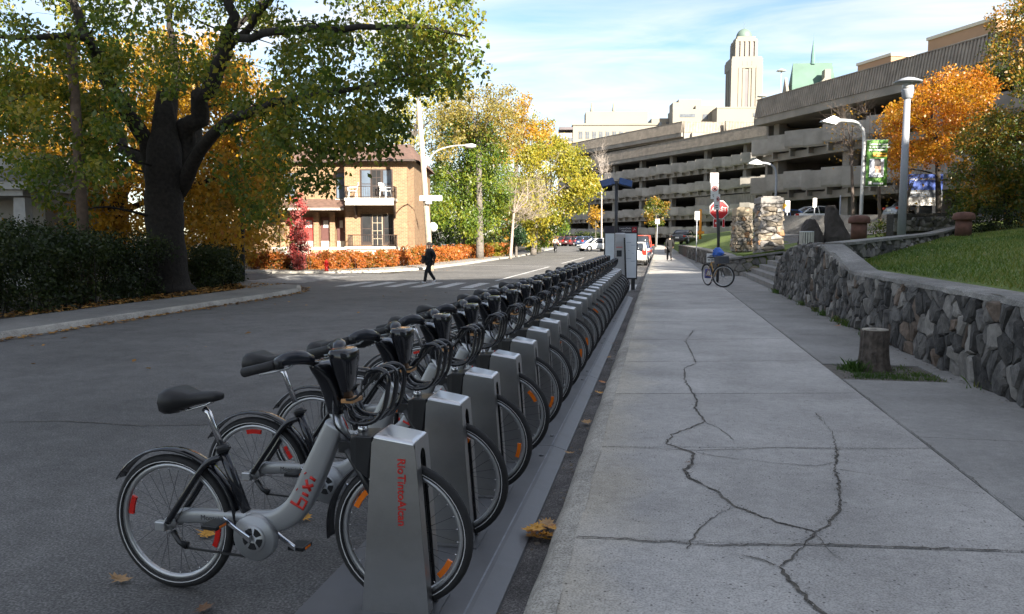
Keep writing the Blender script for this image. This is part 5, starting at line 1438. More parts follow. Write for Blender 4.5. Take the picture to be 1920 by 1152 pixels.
simple('orange maple behind the yellow and green trees', (965, 480), 84, [(920, 300), (925, 225), (950, 180), (990, 175), (1000, 230), (1035, 225), (1040, 280), (1000, 310)], 2.2, 90, 1.0, 70, .28, lf_orange, 14, droop=.3)
simple('pale yellow orange tree top right of the orange maple', (1010, 480), 92, [(985, 290), (985, 235), (1010, 215), (1035, 225), (1045, 265), (1040, 300)], 1.8, 40, 1.0, 60, .28, lf_yellow, 15)
simple('broad yellow green tree in front of the garage', (1000, 476), 74, [(945, 330), (970, 280), (1010, 262), (1060, 255), (1100, 290), (1122, 350), (1105, 385), (1060, 405), (1030, 440), (985, 455), (960, 400)], 2.6, 190, 1.0, 95, .26, lf_yellow, 16, droop=.5)
simple('small bright green tree by the far bend', (1010, 474), 82, [(985, 400), (1020, 390), (1055, 405), (1060, 425), (1030, 440), (1012, 462), (995, 462), (985, 440)], 1.2, 50, .8, 90, .26, lf_bright, 17, droop=.5)
simple('bare grey bush in front of the yellow tree', (957, 485), 60, [(945, 410), (955, 340), (990, 325), (1030, 345), (1040, 400), (1000, 425), (960, 425)], 1.4, 70, 1.3, 0, .2, None, 18, bm=mat('grey_twigs', (0.30, 0.25, 0.21), rough=.9, var=.2), tr=.11, leafless=True, twig=.010)
simple('dark conifer behind the bare bush', (968, 480), 66, [(955, 455), (968, 415), (985, 455)], .5, 26, .6, 120, .16, lf_pine, 19, tr=.1, name='conifer_tree')
simple('dark green tree mass far behind the drooping tree', (870, 470), 105, [(795, 460), (790, 380), (830, 320), (900, 310), (940, 360), (945, 460)], 3, 110, 1.7, 90, .40, lf_hedge, 23)
simple('olive tree far behind the bare bush', (985, 468), 112, [(930, 460), (925, 370), (960, 320), (1020, 330), (1040, 400), (1030, 455)], 3, 90, 1.7, 90, .40, lf_mixed, 24)
# small street trees by the garage
simple('small orange green street tree before the garage, beyond the walkers', (1230, 458), 96, [(1212, 420), (1212, 385), (1230, 368), (1250, 385), (1250, 418)], .9, 34, .75, 70, .24, lf_mixed, 20, tr=.08, group='young trees by the garage', z=.6)
simple('thin orange sapling before the garage, above the map board', (1117, 455), 120, [(1104, 420), (1106, 395), (1118, 385), (1128, 400), (1126, 425)], .8, 22, .75, 50, .26, lf_orange, 21, tr=.06, group='young trees by the garage', z=.45)
simple('bare pale tree before the garage, left of the solar lamp', (1128, 455), 110, [(1110, 330), (1118, 280), (1130, 270), (1142, 300), (1145, 340), (1128, 350)], 1.0, 40, 1.4, 0, .2, None, 22, bm=mat('pale_twigs', (0.38, 0.33, 0.29), rough=.9, var=.15), tr=.10, leafless=True, twig=.014, group='young trees by the garage', z=.45)
# right-hand trees on the hillside
simple('flame orange maple on the hillside in front of the garage', (1760, 425), 37, [(1660, 260), (1655, 215), (1690, 190), (1720, 170), (1745, 145), (1790, 120), (1850, 130), (1870, 165), (1850, 215), (1800, 260), (1780, 300), (1740, 300), (1705, 305), (1685, 330), (1672, 300)], 1.7, 190, .52, 105, .125, lf_flame, 31, bm=bark_dark, tr=.12, z=2.5, group='hillside trees', droop=.3)
simple('dark green and rust tree on the hillside slope, right of the flame maple', (1890, 430), 29, [(1790, 400), (1785, 330), (1808, 250), (1850, 215), (1930, 190), (2020, 200), (2020, 420), (1900, 400), (1850, 380), (1820, 410)], 1.5, 230, .55, 120, .12, lf_mixed, 32, bm=bark_dark, tr=.13, z=2.2, group='hillside trees', droop=.35)
simple('overhanging mixed leaf tree at the top right of the view', (2010, 440), 25, [(1850, 120), (1845, 60), (1870, 10), (1900, -40), (2050, -80), (2080, 180), (1980, 200), (1915, 180), (1880, 130)], 1.2, 130, .50, 110, .11, lf_mixed, 33, bm=bark_dark, tr=.16, z=2.1, group='hillside trees', droop=.3)
for (b_, lab, sd_) in (((19.5, 27.5, 2.6), 'tall yellow green maple beyond the right edge, added for its shade', 61), ((26.5, 29.5, 3.2), 'second tall maple beyond the right edge, added for its shade', 62)):  # unseen trees added to shade the pavement and the blue sign
    r3 = random.Random(sd_); B_ = Vector(b_)
    tree('maple_tree', lab, b_, [b_, tuple(B_ + Vector((0, 0, 3))), tuple(B_ + Vector((.1, 0, 6)))], [.3, .25, .2], [([tuple(B_ + Vector((0, 0, 5))), tuple(B_ + Vector((dx, dy, 8))), tuple(B_ + Vector((dx*1.8, dy*1.8, 11)))], [.16, .10, .04]) for dx, dy in ((1.5, .5), (-1.5, .6), (.2, -1.6), (0, 1.5))], [tuple(B_ + Vector((r3.gauss(0, 2.0), r3.gauss(0, 2.0), 8.5 + r3.gauss(0, 2.0)))) for _ in range(90)], 1.1, 45, .30, lf_mixed, bark_dark, sd_, group='hillside trees')
for (u_, poly, sd_, lab) in ((1650, [(1575, 300), (1600, 215), (1640, 190), (1665, 230), (1680, 330), (1630, 340)], 34, 'bare slender tree with a few leaves beside the green banner'), (1700, [(1640, 390), (1660, 330), (1720, 300), (1760, 340), (1740, 400)], 35, 'bare low tree behind the grey lamp post'), (1600, [(1560, 300), (1555, 230), (1585, 200), (1610, 240), (1600, 320)], 36, 'bare thin sapling behind the curved lamp')):
    simple(lab, (u_, 432), 36, poly, .8, 26, .9, 3, .12, lf_orange, sd_, bm=mat('bare_twigs', (0.12, 0.095, 0.08), rough=.9, var=.2), tr=.07, leafless=True, twig=.008, z=2.1, group='bare hillside saplings')

# ---------------------------------------------------------------- hedges and climbers
def hedge(name, label, cells, per, ls, lm, seed, crad, core=None, cat='hedge', group=None, base=(0, 0, 0)):
    root = thing(name, label, cat, base, 0, group); rng = np.random.default_rng(seed); r3 = random.Random(seed)
    C = np.array(cells) - np.array(base)
    V, F = leaf_cloud(C, crad*rng.uniform(.7, 1.2, len(C)), per, ls, rng, .9, .1)
    o = bpy.data.objects.new('foliage', raw_mesh('foliage', V, F, 4, lm)); COL.objects.link(o); o.parent = root; o['kind'] = 'stuff'
    mb = MB()
    for c in C[::3]:
        g = gz(c[1] + base[1]) - base[2]
        p0 = Vector((c[0] + r3.gauss(0, .1), c[1] + r3.gauss(0, .1), g)); mb.tube([p0, (p0 + Vector(c))/2 + Vector((r3.gauss(0, .1), r3.gauss(0, .1), 0)), Vector(c)], [.018, .013, .006], 4, caps=False)
    b = mb.build('stems', bark_dark, root); b['kind'] = 'stuff'
    return root
r3 = random.Random(6)
def hedge_cells(path, width, htf, n):
    out = []; tot = sum(math.dist(a, b) for a, b in zip(path[:-1], path[1:]))
    for _ in range(n):
        s = r3.uniform(0, tot); acc = 0
        for a, b in zip(path[:-1], path[1:]):
            l = math.dist(a, b)
            if s <= acc + l:
                t = (s-acc)/l; x, y = a[0]+(b[0]-a[0])*t, a[1]+(b[1]-a[1])*t; nx, ny = -(b[1]-a[1])/l, (b[0]-a[0])/l
                w = r3.uniform(-width, width); h = htf(s/tot)*(1 - .12*abs(w/width)); out.append((x+nx*w, y+ny*w, gz(y) + .12 + h*r3.random()**.7)); break
            acc += l
    return out
hedge('hedge', 'tall dark hedge along the verge left of the maple trunk', hedge_cells([(-13.4, 9.5), (-13.7, 15.5), (-14.6, 20.2)], .75, lambda t: 1.75 - .1*math.sin(t*9), 330), 120, .085, lf_hedge, 41, .38, group='dark roadside hedges', base=(-13.5, 15, .1))
hedge('hedge', 'clipped dark hedge on the verge right of the maple trunk', hedge_cells([(-14.3, 22.4), (-14.7, 24.2), (-15.6, 26.0)], .6, lambda t: 1.25, 130), 120, .085, lf_hedge, 42, .34, group='dark roadside hedges', base=(-15, 24, .1))
hedge('hedge', 'loose leggy dark shrub hedge behind the wooden pole', hedge_cells([(-16.2, 13), (-17, 19.5)], .7, lambda t: 2.0, 110), 90, .09, lf_hedge, 43, .42, group='dark roadside hedges', base=(-16.5, 16, .1))
rp = [(-20.5, 36.5), (-17.6, 37.0), (-15.6, 38.8), (-14.6, 42)]
hedge('hedge', 'low red and green hedge in front of the brick house', hedge_cells(rp, .45, lambda t: .82, 260), 110, .10, lf_red, 44, .26, group='red autumn hedges', base=(-17, 38, .1))
rp2 = [(-14.55, 42.3), (-14.4, 52), (-14.5, 62), (-14.6, 76)]
hedge('hedge', 'low bright red hedge along the street beyond the brick house', hedge_cells(rp2, .5, lambda t: .95, 330), 80, .14, lf_red, 45, .34, group='red autumn hedges', base=(-14.5, 58, .1))
vb = at_depth(558, 503, 38.5)
vc = []
for _ in range(70):
    v_ = 360 + (505-360)*r3.random()**.8; w = 6 + 13*min(1, (v_-355)/60)*(1 if v_ < 470 else .8)
    vc.append(tuple(at_depth(553 + (v_-360)*.06 + r3.gauss(0, w*.5), v_, 38.5 + r3.uniform(-.5, .5))))
hedge('climbing_vine', 'tall column of crimson creeper standing before the red doors', vc, 70, .11, lf_vine, 46, .22, cat='vine', base=(vb.x, vb.y, .1))
for (u_, v_, dep, n_, h, lm, lab, sd_) in ((880, 478, 63, 40, 1.1, lf_bright, 'small green shrub at the foot of the drooping tree', 51), (600, 482, 42.5, 20, .8, lf_vine, 'small red bush beside the house steps', 52), (930, 476, 68, 40, 1.0, lf_yellow, 'yellowish shrub behind the far red hedge', 53)):
    c = at_depth(u_, v_, dep); hedge('shrub', lab, [(c.x + r3.gauss(0, .5), c.y + r3.gauss(0, .4), .2 + h*r3.random()) for _ in range(n_)], 80, .12, lm, sd_, .3, cat='shrub', base=(c.x, c.y, .1))
hedge('hedge', 'dark green hedge behind the row of parked cars', hedge_cells([(-36, 132), (-20, 131), (-9, 128)], .6, lambda t: 1.9, 160), 60, .3, lf_hedge, 54, .7, base=(-20, 131, .4))
# rust-brown shrub and low greenery on the hillside
for (u_, v_, dep, n_, h, lm, lab, sd_) in ((1690, 432, 33, 26, .7, lf_mixed, 'rust brown shrub in front of the garage columns', 55), (1860, 425, 27, 30, .8, lf_hedge, 'dark shrub under the trees right of the bollard', 56)):
    c = at_depth(u_, v_, dep); z0 = hill(c.x, c.y); hedge('shrub', lab, [(c.x + r3.gauss(0, .6), c.y + r3.gauss(0, .4), z0 + h*r3.random()) for _ in range(n_)], 80, .09, lm, sd_, .3, cat='shrub', base=(c.x, c.y, z0))
# ---------------------------------------------------------------- brick house
def brickmat(name, c1, c2, mortar_c, sx=1.0):
    m = bpy.data.materials.new(name); m.use_nodes = True; t = m.node_tree; b = t.nodes['Principled BSDF']; b.inputs['Roughness'].default_value = .85
    co = t.nodes.new('ShaderNodeTexCoord'); mp_ = t.nodes.new('ShaderNodeMapping'); mp_.inputs['Rotation'].default_value = (R(90), 0, 0)
    sp_ = t.nodes.new('ShaderNodeSeparateXYZ'); cb_ = t.nodes.new('ShaderNodeCombineXYZ'); ad_ = t.nodes.new('ShaderNodeMath'); ad_.operation = 'ADD'
    t.links.new(co.outputs['Object'], sp_.inputs[0]); t.links.new(sp_.outputs[0], ad_.inputs[0]); t.links.new(sp_.outputs[1], ad_.inputs[1]); t.links.new(ad_.outputs[0], cb_.inputs[0]); t.links.new(sp_.outputs[2], cb_.inputs[1])
    br = t.nodes.new('ShaderNodeTexBrick'); br.inputs['Scale'].default_value = 1.0; br.inputs['Brick Width'].default_value = .24; br.inputs['Row Height'].default_value = .085; br.inputs['Mortar Size'].default_value = .009
    br.inputs['Color1'].default_value = c1 + (1,); br.inputs['Color2'].default_value = c2 + (1,); br.inputs['Mortar'].default_value = mortar_c + (1,)
    t.links.new(cb_.outputs[0], br.inputs['Vector'])
    n = t.nodes.new('ShaderNodeTexNoise'); n.inputs['Scale'].default_value = 2.2; n.inputs['Detail'].default_value = 6; t.links.new(co.outputs['Object'], n.inputs['Vector'])
    mr = t.nodes.new('ShaderNodeMapRange'); mr.inputs['To Min'].default_value = .7; mr.inputs['To Max'].default_value = 1.25; t.links.new(n.outputs['Fac'], mr.inputs['Value'])
    mx = t.nodes.new('ShaderNodeMix'); mx.data_type = 'RGBA'; mx.blend_type = 'MULTIPLY'; mx.inputs['Factor'].default_value = 1
    t.links.new(br.outputs['Color'], mx.inputs['A']); t.links.new(mr.outputs[0], mx.inputs['B']); t.links.new(mx.outputs['Result'], b.inputs['Base Color'])
    MATS[name] = m; return m
brick = brickmat('house_brick', (0.27, 0.165, 0.085), (0.19, 0.11, 0.058), (0.29, 0.22, 0.15))
roofm = mat('roof_shingle', (0.135, 0.080, 0.060), rough=.9, var=.3, scale=5, bump=.5, bscale=14)
frame_d = mat('dark_frame', (0.05, 0.035, 0.03), rough=.5, var=.15)
hw_white = mat('house_white', (0.50, 0.46, 0.39), rough=.6, var=.06)
hglass = glassmat('house_glass', (0.10, 0.13, 0.17), .06)
hglassd = glassmat('house_glass_dark', (0.03, 0.032, 0.035), .06)
HD = 46.0; K = HD/1464
hc = at_depth(640, 446, HD)
house = thing('brick_house', 'two storey tan brick house with hipped brown roof, porch and balcony', 'house', (hc.x, hc.y, 0), R(10.63))
def hx(u_): return (u_ - 640)*K
def hz(v_): return 1.72 + (446 - v_)*K*1.0
def hb(name, u0, u1, v0, v1, y0, y1, m, parent=house, bevel=0):
    mb = MB(); mb.span((hx(u0), y0, hz(v1)), (hx(u1), y1, hz(v0))); return mb.build(name, m, parent, bevel=bevel)
# main bay on the right, recessed left range
w1 = MB(); w1.span((hx(648), 0, 0), (hx(765), 10, hz(300)))
# canted corner on the right
w1.build('wall', brick, house)
w2 = MB(); w2.add([(hx(765.3), .0, 0), (hx(774), .9, 0), (hx(774), 10, 0), (hx(765.3), 10, 0), (hx(765.3), .0, hz(301)), (hx(774), .9, hz(301)), (hx(774), 10, hz(301)), (hx(765.3), 10, hz(301))], [(0, 1, 5, 4), (1, 2, 6, 5), (2, 3, 7, 6), (4, 5, 6, 7)]); w2.build('corner_wall', brick, house)
w3 = MB(); w3.span((hx(420), 1.3, 0), (hx(647.9), 10, hz(300.5))); w3.build('wall', brick, house)
rf = MB(); e0, e1 = hx(410), hx(785)
rf.add([(e0, .9, hz(301)), (hx(640), .9, hz(301)), (hx(640), -.55, hz(302)), (e1 - .3, -.55, hz(302)), (e1, .3, hz(302)), (e1, 10.5, hz(302)), (e0, 10.5, hz(302)), (e0 + 2, 4.6, hz(256)), (hx(700), 4.6, hz(256)), (hx(752), 4.2, hz(258)), (hx(752), 6.5, hz(258)), (e0 + 2, 6.5, hz(256))],
       [(0, 1, 8, 7), (1, 2, 3, 9, 8), (3, 4, 9), (4, 5, 10, 9), (5, 6, 11, 10), (6, 0, 7, 11), (7, 8, 9, 10, 11)])
ro = rf.build('roof', roofm, house)
hb('gutter', 645, 781, 302, 305.5, -.58, .2, frame_d, ro); hb('gutter', 412, 640, 301, 304, .85, 1.1, frame_d, ro)
hb('plinth', 648.2, 765.2, 465, 505, -.06, .1, hw_white)
def window(u0, u1, v0, v1, y, gm, nx=1, ny=1, fm=frame_d, sill=True, fw=1.6):
    w = hb('window', u0, u1, v0, v1, y - .06, y + .05, fm)
    for i in range(nx):
        for j in range(ny):
            a = u0 + fw + (u1-u0-fw)/nx*i; b = u0 + (u1-u0-fw)/nx*(i+1); c = v0 + fw + (v1-v0-fw)/ny*j; d = v0 + (v1-v0-fw)/ny*(j+1)
            hb('pane', a, b, c, d, y - .075, y - .055, gm, w)
    if sill: hb('sill', u0 - 1.5, u1 + 1.5, v1, v1 + 2.2, y - .16, y + .04, hw_white, w)
    return w
hb('window_recess', 677, 738, 319, 374, -.03, .02, frame_d)
window(679, 698, 320, 373, -.03, hglass, 1, 2, sill=False); window(699, 717, 320, 377, -.03, hglassd, 2, 4, sill=False, fw=1.1); window(719, 737, 320, 373, -.03, hglass, 1, 2, sill=False)
hb('window_recess', 677, 739, 402, 460, -.03, .02, frame_d)
window(679, 698, 403, 455, -.03, hglassd, 1, 2, sill=False); window(699, 718, 403, 463, -.03, hglassd, 2, 4, fm=mat('pale_frame', (.4, .33, .24), var=.1), sill=False, fw=1.1); window(720, 738, 403, 455, -.03, hglassd, 1, 2, sill=False)
window(623, 645, 322, 372, 1.3, hglass, 1, 2); window(520, 545, 322, 372, 1.3, hglass, 1, 2)
# balcony
hb('balcony', 656, 746, 374, 379, -1.35, -.0, hw_white); hb('balcony_fascia', 657, 745, 379, 387, -1.3, -1.18, hw_white); hb('balcony_soffit', 658, 744, 379, 382, -1.17, -.02, frame_d)
for u_ in (668, 740):
    mb = MB(); mb.prism([(0, 0), (-1.0, 0), (-.9, -.12), (-.12, -.9), (0, -.9)], (hx(u_), -.01, hz(380)), (0, 1, 0), (0, 0, 1), (.1, 0, 0)); mb.build('bracket', frame_d, house)
def railing(u0, u1, v0, v1, y0, y1, sides=True):
    r = MB(); z0, z1 = hz(v1), hz(v0)
    def run(a, b):
        r.tube([a + (z1,), b + (z1,)], .022, 5); r.tube([a + (z0 + .08,), b + (z0 + .08,)], .016, 5)
        n = max(2, int(math.dist(a, b)/.13))
        for i in range(n + 1):
            p = (a[0] + (b[0]-a[0])*i/n, a[1] + (b[1]-a[1])*i/n); r.tube([p + (z0,), p + (z1,)], .009, 4, caps=False)
    run((hx(u0), y0), (hx(u1), y0))
    if sides: run((hx(u0), y0), (hx(u0), y1)); run((hx(u1), y0), (hx(u1), y1))
    return r.build('railing', frame_d, house)
railing(657, 745, 353, 374, -1.3, -.05); railing(661, 745, 441, 462, -1.3, -.05)
hb('terrace', 655, 748, 462, 467, -1.4, -.08, hw_white); hb('terrace_base', 658, 746, 467, 505, -1.3, -.1, hw_white)
# porch roof on the left with its posts and doors
pr = MB(); pr.add([(hx(515), 1.28, hz(372)), (hx(647), 1.28, hz(372)), (hx(647), -.35, hz(391)), (hx(515), -.35, hz(391)), (hx(515), 1.28, hz(375)), (hx(647), 1.28, hz(375)), (hx(647), -.35, hz(394)), (hx(515), -.35, hz(394))], [(0, 1, 2, 3), (4, 7, 6, 5), (3, 2, 6, 7), (0, 3, 7, 4), (1, 5, 6, 2)]); pr.build('porch_roof', roofm, house)
hb('porch_fascia', 514, 648, 391, 395, -.42, -.35, hw_white)
for u_ in (522, 586, 617, 645): hb('porch_pier', u_ - 5, u_ + 5, 397, 470, .9, 1.29, brick)
redd = mat('red_door', (0.42, 0.06, 0.05), rough=.45, var=.1); brnd = mat('brown_door', (0.10, 0.045, 0.04), rough=.45, var=.1)
for u0, u1, m, gm in ((533, 556, redd, hw_white), (558, 581, redd, hw_white), (593, 612, brnd, hw_white), (624, 640, brnd, hw_white)):
    d = hb('door', u0, u1, 407, 452, 1.20, 1.27, m); hb('door_light', u0 + 5, u1 - 5, 413, 427, 1.18, 1.21, mat('door_glass', (.5, .5, .48), rough=.1, var=.1), d); hb('kick_panel', u0, u1, 452.3, 463, 1.15, 1.27, gm, d)
    mb = MB(); mb.lathe([(.02, -.03), (.035, -.02), (.03, 0)], (hx(u1 - 2.5), 1.19, hz(434)), 8, axis='y'); mb.build('handle', chrome, d)
hb('porch_floor', 512, 647.5, 463.5, 468, -.3, 1.28, hw_white); hb('porch_base', 514, 582, 468, 505, -.2, 1.2, hw_white)
woodst = mat('porch_step_wood', (0.38, 0.25, 0.14), rough=.7, var=.2, scale=3)
for k in range(5): hb('porch_step', 586, 650, 468 + k*4.4, 472.2 + k*4.4, -.35 - .28*k, .2, woodst)
railing(574, 586, 441, 464, -.25, .9, False)
# garden chairs on the balcony
def patio_chair(label, u_, rz):
    c = thing('garden_chair', label, 'chair', tuple(house.matrix_basis @ Vector((hx(u_), -.75, hz(374) + .002))), R(10.63) + rz, 'white garden chairs on the balcony')
    hwp = mat('white_resin', (.8, .79, .76), rough=.4, var=.03)
    for sx in (-1, 1):
        for sy in (-1, 1):
            mb = MB(); mb.tube([(sx*.26, sy*.24, 0), (sx*.22, sy*.2, .42)], [.025, .03], 6); mb.build('leg', hwp, c)
        mb = MB(); mb.beam((sx*.26, -.24, .62), (sx*.26, .24, .64), .05, .03); mb.tube([(sx*.26, -.22, .62), (sx*.24, -.2, .40)], .02, 6); mb.build('armrest', hwp, c)
    mb = MB(); mb.box((0, 0, .42), (.48, .46, .04)); mb.build('seat', hwp, c, bevel=.01)
    for k in range(5):
        mb = MB(); mb.beam((-.18 + .09*k, .23, .42), (-.20 + .1*k, .33, .86 + .03*(2 - abs(k-2))), .06, .02); mb.build('back_slat', hwp, c)
    mb = MB(); mb.beam((-.24, .33, .86), (.24, .33, .86), .025, .06); mb.build('top_rail', hwp, c)
bpy.context.view_layer.update()
patio_chair('white plastic chair at the left end of the balcony', 667, R(-70)); patio_chair('white plastic chair by the right end of the balcony', 728, R(60))
# fire hydrant before the hedge
hy = at_depth(612, 497, 38); hyd = thing('fire_hydrant', 'small red fire hydrant in front of the low hedge', 'hydrant', (hy.x, hy.y, .12)); hyd.scale = (.7, .7, .7)
mb = MB(); mb.lathe([(.16, 0), (.16, .05), (.11, .07), (.11, .5), (.15, .52), (.15, .57), (.12, .6), (.09, .68), (.03, .73), (.03, .78)], n=14); mb.build('barrel', redref, hyd)
for s in (-1, 1):
    mb = MB(); mb.lathe([(.06, s*.08), (.06, s*.17), (.03, s*.2)], (0, 0, .42), 8, axis='x'); mb.build('outlet', redref, hyd)
# porch of the neighbouring house at the left edge
npd = 25.0
np_ = thing('porch', 'grey porch roof on a tapered white column at the left edge', 'porch', tuple(at_depth(50, 520, npd).to_2d()) + (.1,), R(10.63))
po = Vector(np_.location)
def lp(u_, v_): 
    q = at_depth(u_, v_, npd); return (u_ - 50)*npd/1464, q.z - .1
grp = mat('porch_grey', (0.34, 0.34, 0.33), rough=.7, var=.08)
mb = MB(); mb.loft([[(lp(62*.5+20, 0)[0]*0 - .22*k, -.22*k, z), (.22*k, -.22*k, z), (.22*k, .22*k, z), (-.22*k, .22*k, z)] for k, z in ((1.15, 0), (1.1, .9), (.78, lp(50, 372)[1]))], smooth=False); mb.build('column', grp, np_)
mb = MB(); mb.span((lp(-150, 0)[0], -.5, lp(0, 358)[1]), (lp(78, 0)[0], 3.0, lp(0, 343)[1])); mb.build('roof_edge', grp, np_)
mb = MB(); mb.span((lp(-150, 0)[0], -.35, lp(0, 369)[1]), (lp(64, 0)[0], 2.8, lp(0, 358.3)[1])); mb.build('beam', grp, np_)
mb = MB(); mb.add([(lp(-150, 0)[0], -.55, lp(0, 342.8)[1]), (lp(80, 0)[0], -.55, lp(0, 342.8)[1]), (lp(20, 0)[0], 1.3, lp(0, 318)[1]), (lp(-150, 0)[0], 1.3, lp(0, 300)[1]), (lp(80, 0)[0], 3.1, lp(0, 342.8)[1]), (lp(-150, 0)[0], 3.1, lp(0, 342.8)[1])], [(0, 1, 2, 3), (1, 4, 2), (4, 5, 3, 2)]); mb.build('roof', mat('porch_shingle', (.12, .12, .125), rough=.9, var=.2), np_)
mb = MB(); mb.span((lp(-200, 0)[0], 2.9, 0), (lp(-10, 0)[0], 9, lp(0, 270)[1])); mb.build('house_wall', mat('pale_siding', (.28, .28, .27), rough=.7, var=.05), np_)
# ---------------------------------------------------------------- pay kiosk, map board, solar mast
def img_frame(u_, v_, dep): 
    p = at_depth(u_, v_, dep); return p
YAW = R(10.63)
kd = 25.0; kk = kd/1464
kc = at_depth(1163, 440, kd)
kiosk = thing('pay_kiosk', 'slim grey pay kiosk at the end of the dock row', 'kiosk', (kc.x, kc.y, 0), R(4))
mb = MB(); mb.loft([[(-.19*k, -.14, z), (.19*k, -.14, z), (.19*k, .14, z), (-.19*k, .14, z)] for k, z in ((1.05, 0), (1.0, .4), (.86, 1.6))] + [[(-.163, -.10, 1.84), (.163, -.10, 1.84), (.163, .14, 1.88), (-.163, .14, 1.88)]], smooth=False); mb.build('cabinet', mat('kiosk_grey', (0.36, 0.36, 0.37), rough=.45, metal=.3, var=.05), kiosk, bevel=.02)
mb = MB(); mb.beam((.20, -.13, .25), (.13, -.13, 1.72), .05, .07); mb.build('edge_trim', blackp, kiosk)
mb = MB(); mb.box((-.03, -.143, 1.42), (.2, .01, .02)); mb.build('red_stripe', redp, kiosk)
mb = MB(); mb.box((-.03, -.143, 1.22), (.16, .012, .2)); mb.build('screen', hglassd, kiosk)
mb = MB(); mb.box((0, 0, .01), (.7, .6, .02)); mb.build('foot_plate', platem, kiosk)
md = 25.7; mk_ = md/1464
mc = at_depth(1164, 440, md)
board = thing('map_board', 'tall station map board with dark header and white panels', 'sign board', (mc.x, mc.y, 0), R(8))
Z = lambda v_: 1.72 + (446 - v_)*mk_
mb = MB(); mb.span((-.55, -.04, Z(524)), (.55, .04, Z(424))); mb.build('frame', darkm, board)
for a, b in ((-.51, -.02), (.02, .51)):
    mb = MB(); mb.span((a, -.055, Z(521)), (b, -.042, Z(438))); mb.build('map_panel', mat('map_paper', (.74, .79, .83), rough=.12, var=.06, scale=3), board)
mb = MB(); mb.span((-.53, -.052, Z(437)), (.53, -.042, Z(425))); mb.build('header', mat('header_dark', (.04, .035, .05), rough=.4), board)
mb = MB(); mb.span((.36, -.06, Z(436)), (.51, -.053, Z(426))); ho = mb.build('emblem', mat('emblem_red', (.35, .02, .03), rough=.4), board)
mb = MB(); mb.tube([(.40, -.063, Z(433)), (.435, -.063, Z(428)), (.44, -.063, Z(431)), (.48, -.063, Z(431))], .008, 5); mb.build('mark', whitep, ho)
text('Louis-Colin', .082, whitep, board, frame_M((.33, -.0535, Z(428.6)), (1, 0, 0), (0, 0, 1)), align='RIGHT'); text('McKenna', .082, whitep, board, frame_M((.33, -.0535, Z(433.4)), (1, 0, 0), (0, 0, 1)), align='RIGHT')
greyt = mat('map_ink', (.35, .42, .5), rough=.3, var=.2)
mb = MB()
for k in range(9): mb.box((.26 + .16*math.sin(k*2.1), -.0563, Z(455 + 5*k)), (.10 + .05*math.cos(k), .001, .015))
mo = mb.build('map_print', greyt, board); mo['kind'] = 'stuff'
for x in (-.45, .42):
    mb = MB(); mb.span((x - .06, -.05, 0), (x + .06, .05, Z(523))); mb.build('leg', darkm, board)
sp0 = at_depth(1155, 440, 25.35)
mast = thing('solar_mast', 'black mast carrying two tilted solar panels behind the pay kiosk', 'solar mast', (sp0.x, sp0.y, 0), YAW)
mb = MB(); mb.tube([(0, 0, 0), (0, 0, 1.72 + 105*25.35/1464)], .05, 10); mb.build('pole', darkm, mast)
solar = mat('solar_cell', (.03, .06, .16), rough=.12, var=.2, scale=12, coat=.5)
for s in (-1, 1):
    M = Matrix.Rotation(R(14*s), 3, 'Y') @ Matrix.Rotation(R(46), 3, 'X')
    mb = MB(); mb.box((s*.29, 0, 3.50), (.42, .30, .03), M=M); so_ = mb.build('solar_panel', solar, mast)
    mb = MB(); mb.box((s*.29, 0, 3.478), (.45, .33, .02), M=M); mb.build('panel_frame', darkm, so_)
mb = MB(); mb.beam((-.3, 0, 3.44), (.3, 0, 3.44), .04, .04); mb.build('cross_arm', darkm, mast)

# ---------------------------------------------------------------- signs on posts
sgw = mat('sign_white', (.72, .72, .70), rough=.4, var=.04); sgr = mat('sign_red', (.55, .03, .035), rough=.35, var=.06); sgk = mat('sign_black', (.02, .02, .02), rough=.4); sgy = mat('sign_yellow', (.75, .38, .02), rough=.4, var=.05)
def ring_mesh(r0, r1, n=24, y=0.0):
    mb = MB(); v = [(r0*math.cos(2*math.pi*k/n), y, r0*math.sin(2*math.pi*k/n)) for k in range(n)] + [(r1*math.cos(2*math.pi*k/n), y, r1*math.sin(2*math.pi*k/n)) for k in range(n)]
    mb.add(v, [(k, (k+1) % n, n+(k+1) % n, n+k) for k in range(n)]); return mb
pp_ = at_depth(1347, 440, 27.3); pd_ = 27.3; PK = pd_/1464
PZ = lambda v_: 1.72 + (446 - v_)*PK
post = thing('parking_sign_post', 'dark post with three stacked parking restriction signs', 'sign post', (pp_.x, pp_.y, .13), YAW)
mb = MB(); mb.tube([(0, 0, 0), (.0, 0, PZ(455)), (-.13, 0, PZ(328) - .13)], .045, 10); mb.build('pole', darkm, post)
